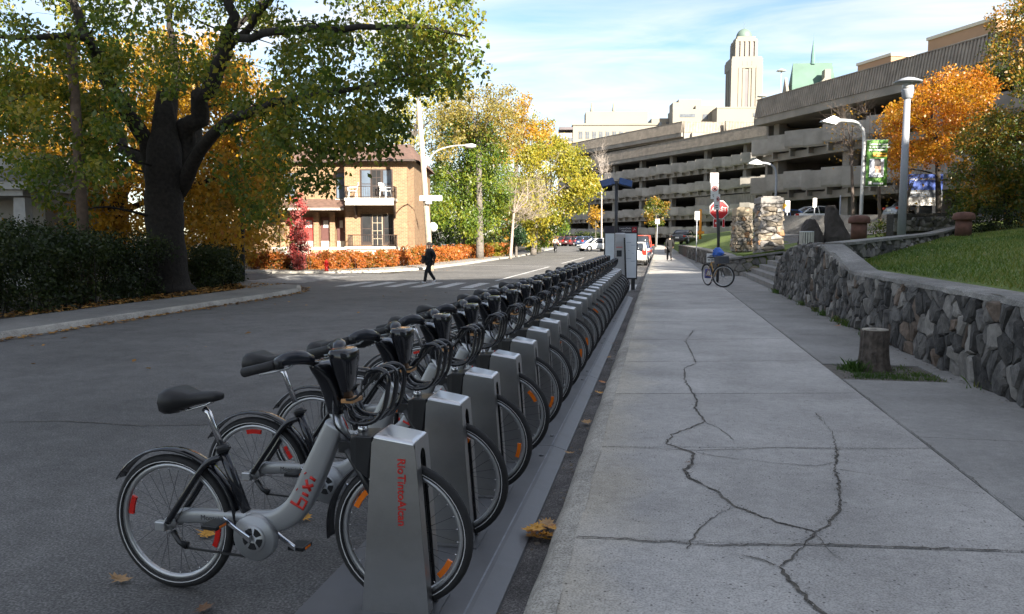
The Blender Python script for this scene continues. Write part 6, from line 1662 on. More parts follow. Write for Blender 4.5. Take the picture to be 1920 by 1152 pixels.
def psign(u0, u1, v0, v1, y, kind, tilt=0):
    M = Matrix.Rotation(tilt, 3, 'Z'); cx = ((u0+u1)/2 - 1347)*PK; w = (u1-u0)*PK; h = (v1-v0)*PK; cz = (PZ(v0)+PZ(v1))/2 - .13
    mb = MB(); mb.box((cx, y, cz), (w, .012, h), M=M); s = mb.build('sign_plate', sgw, post)
    r = w*.36; zc = cz + h*.18
    mb = ring_mesh(r*.72, r); o = mb.build('red_ring', sgr, s); o.location = (cx, y - .009, zc)
    if kind == 'P':
        mb = MB(); mb.lathe([(r*.5, -.001), (r*.5, 0)], (cx, y - .0085, zc), 16, axis='y'); mb.build('black_disc', sgk, s)
    else:
        text('P', r*1.3, mat('sign_grey', (.4, .33, .33), rough=.4), s, frame_M((cx, y - .009, zc), (1, 0, 0), (0, 0, 1)))
    mb = MB(); mb.beam((cx - r*.6, y - .0105, zc + r*.6), (cx + r*.6, y - .0105, zc - r*.6), .001, r*.2); mb.build('slash', sgr, s)
    mb = MB()
    for q_, (bx0, bw) in enumerate(((-.28, .5), (-.2, .4))): mb.box((cx + w*(bx0 + bw/2), y - .0085, cz - h*(.24 + .11*q_)), (w*bw, .002, h*.05), M=M)
    mb.build('small_print', sgk, s)
psign(1328.5, 1344, 326, 345, -.06, 'G'); psign(1330, 1344.5, 346, 374, -.06, 'P'); psign(1335.5, 1348, 365, 394, -.075, 'P', R(12))
sd_ = 29.0; SK = sd_/1464; s0 = at_depth(1349, 440, sd_)
stp = thing('stop_sign', 'red octagonal ARRET stop sign with small plates below', 'stop sign', (s0.x, s0.y, .13), YAW)
SZ = lambda v_: 1.72 + (446 - v_)*SK - .13
mb = MB(); mb.tube([(0, .05, 0), (0, .05, SZ(376))], .035, 8); mb.build('post', darkm, stp)
def octa(r, y, m, nm, par):
    mb = MB(); mb.prism([(r*math.cos(R(22.5 + 45*k)), r*math.sin(R(22.5 + 45*k))) for k in range(8)], (-.04, y, SZ(394)), (1, 0, 0), (0, 0, 1), (0, .01, 0)); return mb.build(nm, m, par)
pl = octa(.37, 0, sgw, 'sign_plate', stp); octa(.345, -.006, sgr, 'red_face', pl)
text('ARRÊT', .20, sgw, pl, frame_M((-.04, -.0075, SZ(393.5)), (1, 0, 0), (0, 0, 1)), bold=.004, xs=.95)
for u_, w_ in ((1342, 11), (1356, 4.5)):
    mb = MB(); cx = (u_ - 1349)*SK; mb.span((cx - w_*SK/2, -.002, SZ(427.5)), (cx + w_*SK/2, .01, SZ(410.5))); o = mb.build('small_plate', sgw, stp)
    mb = MB(); mb.span((cx - w_*SK/2*.82, -.006, SZ(426.3)), (cx + w_*SK/2*.82, -.003, SZ(411.7))); mb.build('plate_face', sgr, o)
    if w_ > 8:
        mb = MB(); mb.span((cx - .035, -.009, SZ(420.5)), (cx + .035, -.0065, SZ(417))); mb.build('plate_mark', sgw, o)
def sign_on_post(name, label, u_, vb, vt, dep, w, h, m, r=.03, diamond=False, group=None, pm=None, cat='sign', shape=None):
    b = at_depth(u_, vb, dep); t = at_depth(u_, vt, dep); root = thing(name, label, cat, tuple(b), YAW, group); H = t.z - b.z
    mb = MB(); mb.tube([(0, 0, -.3), (0, 0, H)], r, 8); mb.build('pole', pm or greyp, root)
    if diamond:
        mb = MB(); mb.prism([(0, -h/2), (w/2, 0), (0, h/2), (-w/2, 0)], (0, -.05, H - h/2), (1, 0, 0), (0, 0, 1), (0, .01, 0)); p = mb.build('sign_plate', m, root)
        mb = MB(); mb.prism([(-.14, -.03), (.06, -.03), (.06, -.10), (.18, .02), (.06, .14), (.06, .06), (-.14, .06)], (0, -.056, H - h/2), (w, 0, 0), (0, 0, w), (0, .005, 0)); mb.build('arrow', sgk, p)
    elif w:
        mb = MB(); mb.box((0, -.05, H - h/2), (w, .012, h)); p = mb.build('sign_plate', m, root)
        mb = ring_mesh(w*.25, w*.36, 18); o = mb.build('red_ring', sgr, p); o.location = (0, -.058, H - h*.36)
    return root
sign_on_post('parking_sign', 'small white parking sign on a thin post above the far wall', 1305, 497, 397, 50, .30, .54, sgw, .03, group='small parking signs')
sign_on_post('parking_sign', 'white parking sign by the small street tree beyond the wall', 1232, 455, 411, 92, .5, .55, sgw, .04, group='small parking signs')
sign_on_post('warning_sign', 'yellow diamond arrow sign behind the big stone pillar', 1462, 440, 374, 46, .75, .75, sgy, .04, diamond=True)
sign_on_post('garage_sign_post', 'pale post with narrow white plate before the garage, left one', 1475, 425, 377, 52, .32, .75, sgw, .045, group='pale posts before the garage', cat='sign post')
sign_on_post('garage_sign_post', 'pale post with narrow white plate before the garage, middle one', 1526, 422, 372, 53, .26, .62, sgw, .04, group='pale posts before the garage', cat='sign post')
sign_on_post('garage_post', 'pale plain post before the garage behind the tall boulder', 1574, 420, 367, 53, 0, 0, None, .045, group='pale posts before the garage', cat='post')
# orange height bar by the ramp
hbp = at_depth(1313, 438, 68); hbar = thing('height_barrier', 'orange height barrier post by the garage ramp', 'barrier', tuple(hbp), YAW)
orgp = mat('orange_paint', (.75, .30, .03), rough=.5, var=.08)
mb = MB(); mb.tube([(0, 0, -.5), (0, 0, 2.1)], .11, 8); mb.build('post', orgp, hbar); mb = MB(); mb.beam((0, 0, 2.05), (.9, 0, 2.02), .06, .06); mb.build('arm', greyp, hbar); mb = MB(); mb.box((.02, 0, .08), (.55, .4, .22)); mb.build('base', orgp, hbar)

# ---------------------------------------------------------------- lamp posts, banner, big sign
def lampshade(mb, c, r, h): mb.lathe([(.02, h), (r*.25, h*.85), (r, 0), (r*.97, -.03), (.02, -.02)], c, 20)
l0 = at_depth(1690, 442, 26); lk_ = 26/1464
lamp = thing('lamp_post', 'tall blue grey lamp post with flat hat on the hillside', 'lamp post', (l0.x, l0.y, l0.z - .25), YAW)
mb = MB(); mb.tube([(0, 0, 0), (.0, 0, 4.75)], [.135, .10], 16); mb.build('pole', greyp, lamp)
mb = MB(); mb.lathe([(.10, 4.70), (.16, 4.74), (.19, 4.98), (.19, 5.02)], n=18); mb.build('neck', greyp, lamp)
mb = MB(); mb.lathe([(.19, 5.02), (.17, 5.20), (.16, 5.21)], n=18); mb.build('lantern', mat('lantern_glass', (.5, .5, .5), rough=.2), lamp)
mb = MB(); mb.lathe([(.17, 5.20), (.42, 5.24), (.43, 5.27), (.2, 5.37), (.05, 5.41)], n=24); mb.build('hat', greyp, lamp)
bd = 34.0; BK = bd/1464; b0 = at_depth(1613, 440, bd)
blamp = thing('banner_lamp', 'white curved street lamp carrying the green banner', 'lamp post', (b0.x, b0.y, b0.z - .3), YAW)
def bz(v_): return 1.72 + (446 - v_)*BK - (b0.z - .3)
def bxx(u_): return (u_ - 1613)*BK
paleg = mat('pale_steel', (.52, .53, .54), rough=.4, metal=.3, var=.05)
mb = MB(); mb.tube(bez([(0, 0, 0), (0, 0, bz(350)), (0, 0, bz(262)), (bxx(1608), 0, bz(244)), (bxx(1596), 0, bz(233)), (bxx(1575), 0, bz(230)), (bxx(1560), 0, bz(230))], 5), .075, 12); mb.build('pole', paleg, blamp)
mb = MB(); mb.loft([[(bxx(1566), -.07, bz(233)), (bxx(1566), .07, bz(233)), (bxx(1566), .07, bz(226)), (bxx(1566), -.07, bz(226))], [(bxx(1556), -.25, bz(238)), (bxx(1556), .25, bz(238)), (bxx(1552), .2, bz(222)), (bxx(1552), -.2, bz(222))], [(bxx(1532), -.2, bz(232)), (bxx(1532), .2, bz(232)), (bxx(1534), .15, bz(230)), (bxx(1534), -.15, bz(230))]], smooth=False); mb.build('lamp_head', paleg, blamp)
for v_ in (266, 351):
    mb = MB(); mb.tube([(0, -.02, bz(v_)), (bxx(1659), -.02, bz(v_) + .02)], .018, 6); mb.build('banner_arm', paleg, blamp)
ban = thing('banner', 'green health centre banner with a photo and yellow strip', 'banner', (b0.x, b0.y, b0.z - .3), YAW)
grn = mat('banner_green', (.13, .30, .06), rough=.6, var=.12, scale=1.5)
Y_ = -.05
mb = MB(); mb.loft([[(bxx(1618), Y_, bz(v_)), (bxx(1657), Y_ - .03*math.sin(v_*.08), bz(v_) + .02), (bxx(1657), Y_ + .012 - .03*math.sin(v_*.08), bz(v_) + .02), (bxx(1618), Y_ + .012, bz(v_))] for v_ in range(266, 352, 7)]); mb.build('cloth', grn, ban)
def bq(u0, u1, v0, v1, m, nm, y=-.016):
    mb = MB(); mb.span((bxx(u0), Y_ - .03 + y - .004, bz(v1)), (bxx(u1), Y_ - .03 + y, bz(v0))); return mb.build(nm, m, ban)
bq(1629, 1655, 289, 296, sgy, 'yellow_strip'); bq(1623, 1650, 300, 334, mat('photo_ground', (.35, .38, .45), rough=.6, var=.25, scale=3), 'photo')
bq(1632, 1644, 300, 318, mat('photo_hair', (.03, .025, .025), rough=.6), 'photo_dark', -.021); bq(1634, 1646, 314, 326, mat('photo_skin', (.45, .26, .17), rough=.6, var=.2, scale=6), 'photo_hand', -.026); bq(1633, 1648, 325, 334, mat('photo_paper', (.7, .7, .72), rough=.6), 'photo_sheet', -.026); bq(1644, 1649, 305, 331, mat('photo_shadow', (.06, .055, .07), rough=.6), 'photo_sleeve', -.029)
for i, t_ in enumerate(('Centre de santé', 'et de consultation', 'psychologique')):
    text(t_, .125, sgw, ban, frame_M((bxx(1621), Y_ - .052, bz(273.5 + 5*i)), (1, 0, 0), (0, 0, 1)), align='LEFT', bold=.003)
bq(1634, 1652, 291.8, 293.2, sgk, 'small_print', -.02); bq(1622, 1629, 341.5, 347.5, sgw, 'logo_mark'); bq(1631, 1650, 344, 347, sgw, 'small_print')
# second curved lamp in front of the middle wing
c0_ = at_depth(1452, 440, 60); CK = 60/1464
l2 = thing('street_lamp', 'grey curved street lamp in front of the middle garage wing', 'lamp post', (c0_.x, c0_.y, c0_.z - 1), YAW)
f2 = lambda u_, v_: ((u_ - 1452)*CK, 0, 1.72 + (446 - v_)*CK - (c0_.z - 1))
mb = MB(); mb.tube(bez([(0, 0, 0), f2(1452, 380), f2(1452, 330), f2(1446, 314), f2(1432, 308), f2(1420, 308)], 5), .09, 8); mb.build('pole', greyp, l2)
mb = MB(); a_ = f2(1425, 308); b_ = f2(1400, 307); mb.loft([[(a_[0], -.1, a_[2] - .1), (a_[0], .1, a_[2] - .1), (a_[0], .1, a_[2] + .1), (a_[0], -.1, a_[2] + .1)], [(a_[0] - .4, -.3, a_[2] - .12), (a_[0] - .4, .3, a_[2] - .12), (a_[0] - .5, .25, a_[2] + .3), (a_[0] - .5, -.25, a_[2] + .3)], [(b_[0], -.2, b_[2] - .1), (b_[0], .2, b_[2] - .1), (b_[0], .15, b_[2]), (b_[0], -.15, b_[2])]], smooth=False); mb.build('lamp_head', paleg, l2)
# rooftop deck lamps
for u_, v0, v1, lab in ((1463, 192, 135, 'thin twin rooftop lamp on the garage deck, nearest the chapel'), (1428, 196, 182, 'short mushroom rooftop lamp on the garage deck below the tower')):
    p0 = at_depth(u_, v0 + 8, 95); p1 = at_depth(u_, v1, 95); r_ = thing('roof_lamp', lab, 'lamp post', tuple(p0), YAW, 'garage roof lamps'); H = p1.z - p0.z
    mb = MB(); mb.tube([(0, 0, 0), (0, 0, H)], .06, 6); mb.build('pole', paleg, r_); mb = MB(); mb.lathe([(.05, H - .05), (.6, H), (.5, H + .12), (.1, H + .3)], n=12); mb.build('lamp_head', paleg, r_)
# blue garage sign
gd = 41.0; GK = gd/1464; g0 = at_depth(1730, 425, gd)
gs = thing('garage_sign', 'blue and white garage sign board on two posts under the trees', 'sign board', (g0.x, g0.y, g0.z - .4), YAW)
gzf = lambda v_: 1.72 + (446 - v_)*GK - (g0.z - .4); gxf = lambda u_: (u_ - 1730)*GK
for u0, u1, v0, v1, m, nm in ((1696, 1763, 328, 357, mat('sign_blue', (.03, .08, .36), rough=.4, var=.05), 'blue_panel'), (1696, 1763, 357.3, 371, mat('sign_slate', (.11, .13, .16), rough=.4, var=.05), 'slate_panel'), (1696, 1763, 371.3, 386, sgw, 'white_panel')):
    mb = MB(); mb.span((gxf(u0), -.05, gzf(v1)), (gxf(u1), .05, gzf(v0))); mb.build(nm, m, gs)
text('Garage Louis-Colin', .18, sgw, gs, frame_M((gxf(1698), -.053, gzf(337)), (1, 0, 0), (0, 0, 1)), align='LEFT'); text('Stationnement', .13, sgw, gs, frame_M((gxf(1700), -.053, gzf(362)), (1, 0, 0), (0, 0, 1)), align='LEFT'); text('Université\nde Montréal', .10, sgk, gs, frame_M((gxf(1758), -.053, gzf(379)), (1, 0, 0), (0, 0, 1)), align='RIGHT')
for u_ in (1719, 1759):
    mb = MB(); mb.span((gxf(u_) - .06, -.04, 0), (gxf(u_) + .06, .045, gzf(386.3))); mb.build('leg', darkm, gs)
# rusty mushroom vents
rust = mat('rusty_iron', (.13, .062, .045), rough=.85, var=.35, scale=6, bump=.4, bscale=40, dirt=(.07, .035, .03), dscale=3)
for u_, vb, dep, lab in ((1610, 442, 24.5, 'rusty mushroom vent at the foot of the banner lamp'), (1806, 436, 24.5, 'rusty mushroom vent under the dark green hillside tree')):
    p = at_depth(u_, vb, dep); r_ = thing('mushroom_vent', lab, 'vent', (p.x, p.y, p.z - .12), 0, 'rusty mushroom vents')
    mb = MB(); mb.lathe([(.235, 0), (.235, .56)], n=24); mb.build('stem', rust, r_); mb = MB(); mb.lathe([(.24, .50), (.305, .50), (.325, .53), (.325, .62), (.29, .70), (.20, .745), (.05, .76)], n=28); mb.build('cap', rust, r_)
# slatted litter bin
p = at_depth(1512, 456, 22.5); bn = thing('litter_bin', 'round litter bin with pale vertical slats behind the wall end', 'litter bin', (p.x, p.y, p.z - .35), 0)
mb = MB(); mb.lathe([(.17, 0), (.17, .62)], n=20); mb.build('drum', mat('bin_dark', (.05, .055, .05), rough=.7), bn)
for k in range(18):
    a = 2*math.pi*k/18; mb = MB(); mb.box((.19*math.cos(a), .19*math.sin(a), .33), (.02, .042, .66), rz=a); mb.build('slat', mat('bin_slat', (.5, .49, .44), rough=.7, var=.1), bn)
mb = MB(); mb.lathe([(.20, .655), (.20, .685), (.13, .69)], n=20); mb.build('rim', paleg, bn)
# boulders
def boulder(label, u0, u1, v0, v1, dep, prof, seed):
    kx = dep/1464; b = at_depth((u0+u1)/2, v1, dep); rr_ = random.Random(seed); rings = []
    W = (u1-u0)*kx; H = (v1-v0)*kx + .3
    for i in range(9):
        t = i/8; l, r_ = prof(t); ring = []
        for k in range(14):
            a = 2*math.pi*k/14; cx = (l + r_)/2; hw_ = (r_-l)/2
            ring.append(((cx + hw_*math.cos(a))*W + rr_.uniform(-.03, .03)*W, math.sin(a)*W*.38*(1.1 - t*.6) + rr_.uniform(-.03, .03)*W, t*H - .3 + rr_.uniform(-.02, .02)*H))
        rings.append(ring)
    mb = MB(); mb.loft(rings, smooth=False); o = mb.build('boulder', mat('boulder_basalt', (.055, .048, .045), rough=.9, var=.3, scale=4, bump=.8, bscale=14), None, loc=(b.x, b.y, b.z)); o.rotation_euler = (0, 0, YAW)
    return tag(o, label, 'boulder', 'dark boulders by the drive')
boulder('low dark boulder lying left of the tall one', 1496, 1546, 412, 448, 30, lambda t: (-.5 + .30*t*t, .5 - .42*t*t), 1)
boulder('tall dark standing boulder with a sloping shoulder', 1543, 1594, 387, 450, 30, lambda t: (-.48 + .04*t, .5 - .62*max(0, t - .25)/.75 if t > .25 else .5), 2)
# low rubble wall and kerb by the drive
for lab, u0, u1, v_, dep, h in (('small rubble wall behind the lamp post', 1668, 1790, 436, 31, .45), ('pale concrete kerb wall along the garage front', 1466, 1760, 424, 47, .3)):
    a = at_depth(u0, v_, dep); b = at_depth(u1, v_ - (5 if h > .4 else 0), dep + (2 if h > .4 else -7)); r_ = thing('low_wall', lab, 'wall', tuple(a)); d_ = (b - a); d_.z *= 1
    mb = MB(); mb.beam((0, 0, h*.2), tuple(d_ + Vector((0, 0, h*.2))), .3, h + .8); mb.build('core', mortar if h > .4 else coping, r_)
    if h > .4:
        L_ = d_.to_2d().length; ux, uy = d_.x/L_, d_.y/L_
        lay_stones(r_, voronoi(0, L_, 0, lambda s: h + .12, .32, .22, random.Random(5)), lambda s, z, d: (ux*s + uy*(.15 + d), uy*s - ux*(.15 + d), z + d_.z*s/L_), 6, ([stone_l, pil_d, stone_m], [.4, .3, .3]), proud=.05)

# ---------------------------------------------------------------- utility poles and street sign on the left
def wood(name, label, a, b, r0, r1, m, root_cat='utility pole'):
    r_ = thing(name, label, root_cat, tuple(a)); mb = MB(); mb.tube([(0, 0, -.2), tuple((b - a)*.5), tuple(b - a)], [r0, (r0+r1)/2, r1], 12); mb.build('shaft', m, r_); return r_
palewood = mat('pale_wood', (.40, .33, .25), rough=.85, var=.2, scale=5, bump=.4, bscale=20)
a = at_depth(808, 503, 40.5); a.z = .12; b = at_depth(785, 190, 40.5)
up1 = wood('utility_pole', 'sunlit leaning wooden utility pole with curved lamp in front of the house', a, b, .17, .12, palewood)
q = lambda u_, v_, d=40.5: tuple(at_depth(u_, v_, d) - a)
mb = MB(); mb.tube(bez([q(797, 318), q(805, 298), q(822, 282), q(850, 274), q(875, 273)], 5), .035, 8); mb.build('lamp_arm', paleg, up1)
mb = MB(); c = Vector(q(882, 274)); mb.lathe([(.02, -.3), (.11, -.22), (.13, .1), (.06, .3)], tuple(c), 10, axis='x'); mb.build('lamp_head', paleg, up1)
mb = MB(); c = Vector(q(808, 372, 40.2)); mb.box(tuple(c), (1.15, .03, .26), rz=YAW); mb.build('street_name_plate', sgw, up1)
mb = MB(); c = Vector(q(804, 380, 40.2)); mb.box(tuple(c), (.3, .03, .14), rz=YAW); mb.build('street_name_plate', sgw, up1)
mb = MB(); mb.lathe([(.24, -.01), (.24, .01)], q(812, 426, 40.9), 16, axis='y'); mb.build('round_sign', sgw, up1)
a = Vector((-14.6, 17.9, .1)); b = at_depth(133, 70, 20.4)
wood('utility_pole', 'brown leaning wooden pole rising from the hedge, left of the maple', a, b, .15, .12, mat('brown_wood', (.115, .08, .058), rough=.9, var=.25, scale=8, bump=.5, bscale=20))
a = Vector((-16.3, 28.6, .1)); b = at_depth(451, 180, 30.6)
wood('utility_pole', 'thin dark pole behind the clipped hedge', a, b, .10, .08, darkm)
# power line overhead from the pale pole
# ---------------------------------------------------------------- cars
car_glass = glassmat('car_glass', (.02, .024, .03), .05)
def make_car(label, paint, loc, rz, L=4.3, W=1.70, H=1.44, style='hatch', group='parked cars', cat='car', z=0):
    root = thing('parked_car' if 'driv' not in label else 'moving_car', label, cat, loc, rz, group)
    hl = L/2
    # lower body: stations along x (front = +x): half width, bottom, belt height, bonnet crown
    if style == 'hatch': top = [(-1, .62, .84), (-.96, .80, .95), (-.80, .90, .98), (-.4, .92, .96), (.1, .92, .95), (.42, .90, .93), (.72, .80, .84), (.93, .68, .72), (1, .52, .58)]
    elif style == 'van': top = [(-1, .70, .95), (-.97, .9, 1.05), (-.8, .95, 1.08), (-.3, .96, 1.06), (.2, .96, 1.05), (.5, .95, 1.02), (.75, .88, .95), (.95, .72, .80), (1, .55, .60)]
    else: top = [(-1, .60, .78), (-.97, .78, .90), (-.78, .88, .95), (-.4, .91, .95), (.1, .91, .94), (.40, .88, .92), (.70, .78, .84), (.93, .66, .72), (1, .50, .56)]
    rings = []
    for (t, zb, zc) in top:
        w = W/2*(1 - .16*max(0, abs(t) - .75)/.25); x = t*hl; lo = .24 if abs(t) < .9 else .34
        rings.append([(x, -w*.90, lo), (x, -w*.99, lo + .14), (x, -w, (lo+zb)/2 + .05), (x, -w*.97, zb - .04), (x, -w*.88, zb), (x, -w*.4, zc), (x, w*.4, zc), (x, w*.88, zb), (x, w*.97, zb - .04), (x, w, (lo+zb)/2 + .05), (x, w*.99, lo + .14), (x, w*.90, lo)])
    mb = MB(); mb.loft(rings); body = mb.build('body', paint, root)
    # greenhouse
    if style == 'sedan': gx0, gx1, rx0, rx1 = -.74, .46, -.36, .12
    elif style == 'van': gx0, gx1, rx0, rx1 = -.965, .58, -.90, .22
    else: gx0, gx1, rx0, rx1 = -.95, .50, -.74, .14
    def plan(xa, xb, w, z, n=10):
        xa, xb = xa*hl, xb*hl; out = []
        for (fx, fy) in ((0, -.82), (.12, -1), (.5, -1.02), (.88, -.96), (1, -.78), (1.0, 0), (1, .78), (.88, .96), (.5, 1.02), (.12, 1), (0, .82), (0.0, 0)):
            out.append((xa + (xb-xa)*fx, w*fy, z))
        return out
    zb = .93 if style != 'van' else 1.04
    mb = MB(); mb.loft([plan(gx0, gx1, W*.455, zb - .06), plan(gx0 + (rx0-gx0)*.5, gx1 + (rx1-gx1)*.5, W*.425, zb + (H-zb)*.5), plan(rx0, rx1, W*.385, H - .04)]); gh = mb.build('windows', car_glass, root)
    mb = MB(); mb.loft([plan(rx0 - .015, rx1 + .015, W*.392, H - .075), plan(rx0, rx1, W*.380, H - .02), plan(rx0 + .06, rx1 - .06, W*.30, H)]); mb.build('roof', paint, root)
    for s in (-1, 1):
        for (xa, xb) in ((gx1, rx1), (gx0, rx0)):
            mb = MB(); mb.tube([(xa*hl, s*W*.40, zb - .05), ((xa+xb)/2*hl, s*W*.385, (zb+H)/2), (xb*hl, s*W*.345, H - .05)], .045, 6); mb.build('pillar', paint, root)
        mb = MB(); mb.beam((-.18*hl, s*W*.47, zb - .04), (-.22*hl, s*W*.39, H - .04), .04, .08); mb.build('pillar', paint, root)
        mb = MB(); mb.box((gx1*hl - .25, s*(W/2 + .07), zb + .03), (.12, .17, .12)); mb.build('wing_mirror', paint, root, bevel=.02)
        for wx in (-.58, .62):
            mb = MB(); mb.lathe([(.30, -.10), (.32, -.07), (.32, .07), (.30, .10)], (0, 0, 0), 20, axis='y'); w = mb.build('wheel', rubber, root, loc=(wx*hl, s*(W/2 - .10), .31))
            mb = MB(); mb.lathe([(.20, s*.10), (.20, s*.112), (.04, s*.118)], (0, 0, 0), 14, axis='y'); mb.build('rim', rimm, w)
            mb = MB(); mb.lathe([(.365, s*(W/2 - .03)), (.365, s*(W/2 + .004))], (wx*hl, 0, .33), 20, axis='y'); mb.build('wheel_arch', blackp, root)
        mb = MB(); mb.box((hl*.93, s*W*.34, .64), (.22, .32, .14)); mb.build('headlight', mat('headlight', (.75, .76, .78), rough=.08, var=.05), root, bevel=.03)
        zt = .80 if style != 'van' else 1.0
        mb = MB(); mb.box((-hl*.955, s*W*.40, zt), (.18, .24, .30 if style != 'sedan' else .16)); mb.build('tail_light', mat('tail_light', (.50, .03, .02), rough=.15, var=.1), root, bevel=.03)
    mb = MB(); mb.box((hl*.985, 0, .42), (.12, W*.82, .16)); mb.build('bumper', paint if style != 'van' else blackp, root, bevel=.04); mb = MB(); mb.box((-hl*.985, 0, .45), (.14, W*.84, .2)); mb.build('bumper', paint, root, bevel=.04)
    mb = MB(); mb.box((-hl*1.012, 0, .66), (.02, .36, .15)); mb.build('number_plate', sgw, root); mb = MB(); mb.box((hl*.995, 0, .58), (.06, W*.42, .12)); mb.build('grille', blackp, root)
    return root
cw = mat('car_white', (.72, .72, .70), rough=.25, coat=.6, var=.03); cbl = mat('car_blue', (.05, .08, .16), rough=.25, coat=.6, var=.05); cdk = mat('car_dark', (.03, .032, .036), rough=.25, coat=.6, var=.05); crd = mat('car_red', (.35, .06, .035), rough=.3, coat=.5, var=.05); csl = mat('car_silver', (.32, .34, .36), rough=.3, metal=.4, coat=.5, var=.04); cbb = mat('car_bright_blue', (.06, .14, .38), rough=.25, coat=.6, var=.05); cmr = mat('car_maroon', (.09, .03, .035), rough=.3, coat=.5, var=.05)
make_car('white hatchback parked at the kerb behind the map board', cw, (-1.55, 50.4, 0), R(90), L=4.0, W=1.68, H=1.46)
make_car('blue black sedan parked in front of the white hatchback', cbl, (-1.5, 56.2, 0), R(90), style='sedan', H=1.42)
make_car('dark hatchback third in the kerbside row', cdk, (-1.45, 62.2, 0), R(90))
make_car('red van with white roof at the far end of the kerbside row', crd, (-1.5, 69.5, gz(69.5)), R(90), L=4.8, W=1.85, H=1.95, style='van')
c = at_depth(1118, 467, 87); make_car('white sedan driving out of the bend towards the viewer', cw, (c.x, c.y, gz(c.y)), R(215), L=4.4, style='sedan', group=None)
c = at_depth(1140, 460, 112); make_car('silver car behind the white sedan, half hidden by the map board', csl, (c.x, c.y, gz(c.y)), R(100), style='hatch', group='cars parked in the far row')
for i, (u_, m, lab, stl) in enumerate(((1013, cdk, 'black car at the left end of the far row', 'hatch'), (1029, cbl, 'dark blue car second from the left in the far row', 'sedan'), (1052, cmr, 'maroon car in the middle of the far row behind the cyclist', 'hatch'), (1077, cmr, 'dark red hatchback in the far row with a red tail lamp', 'hatch'), (1100, cbl, 'dark blue hatchback at the right end of the far row', 'hatch'))):
    c = at_depth(u_, 459, 119); make_car(lab, m, (c.x, c.y, gz(c.y)), R(60), style=stl, group='cars parked in the far row', H=1.5)
for u_, v_, dep, m, lab, stl in ((1481, 422, 57, cbb, 'bright blue car parked under the near garage wing', 'sedan'), (1534, 420, 57, cw, 'pale car parked under the near garage wing behind the boulder', 'sedan'), (1722, 414, 52, csl, 'silver car parked in the garage behind the blue sign', 'sedan'), (1283, 446, 78, cdk, 'dark car on the garage ramp above the walking man', 'sedan')):
    c = at_depth(u_, v_, dep); make_car(lab, m, (c.x, c.y, hill(c.x, c.y) + .03 if u_ < 1700 else c.z), R(20) if u_ != 1283 else R(70), style=stl, group='cars by the garage')

# ---------------------------------------------------------------- people
def skinned(name, joints, edges, mat_, parent, sub=2, root_j=None):
    names = list(joints); me = bpy.data.meshes.new(name)
    me.from_pydata([joints[k][:3] for k in names], [(names.index(a), names.index(b)) for a, b in edges], [])
    o = bpy.data.objects.new(name, me); COL.objects.link(o)
    o.modifiers.new('skin', 'SKIN'); 
    if not me.skin_vertices:
        bpy.context.view_layer.objects.active = o
    for i, k in enumerate(names):
        r_ = joints[k][3]; rx, ry = r_ if isinstance(r_, tuple) else (r_, r_)
        me.skin_vertices[0].data[i].radius = (rx, ry); me.skin_vertices[0].data[i].use_root = (k == (root_j or names[0]))
    s = o.modifiers.new('sub', 'SUBSURF'); s.levels = sub; s.render_levels = sub
    dg = bpy.context.evaluated_depsgraph_get(); m2 = bpy.data.meshes.new_from_object(o.evaluated_get(dg)); bpy.data.objects.remove(o)
    m2.materials.clear(); m2.materials.append(mat_)
    for p_ in m2.polygons: p_.use_smooth = True
    return obj_from(m2, name, parent)
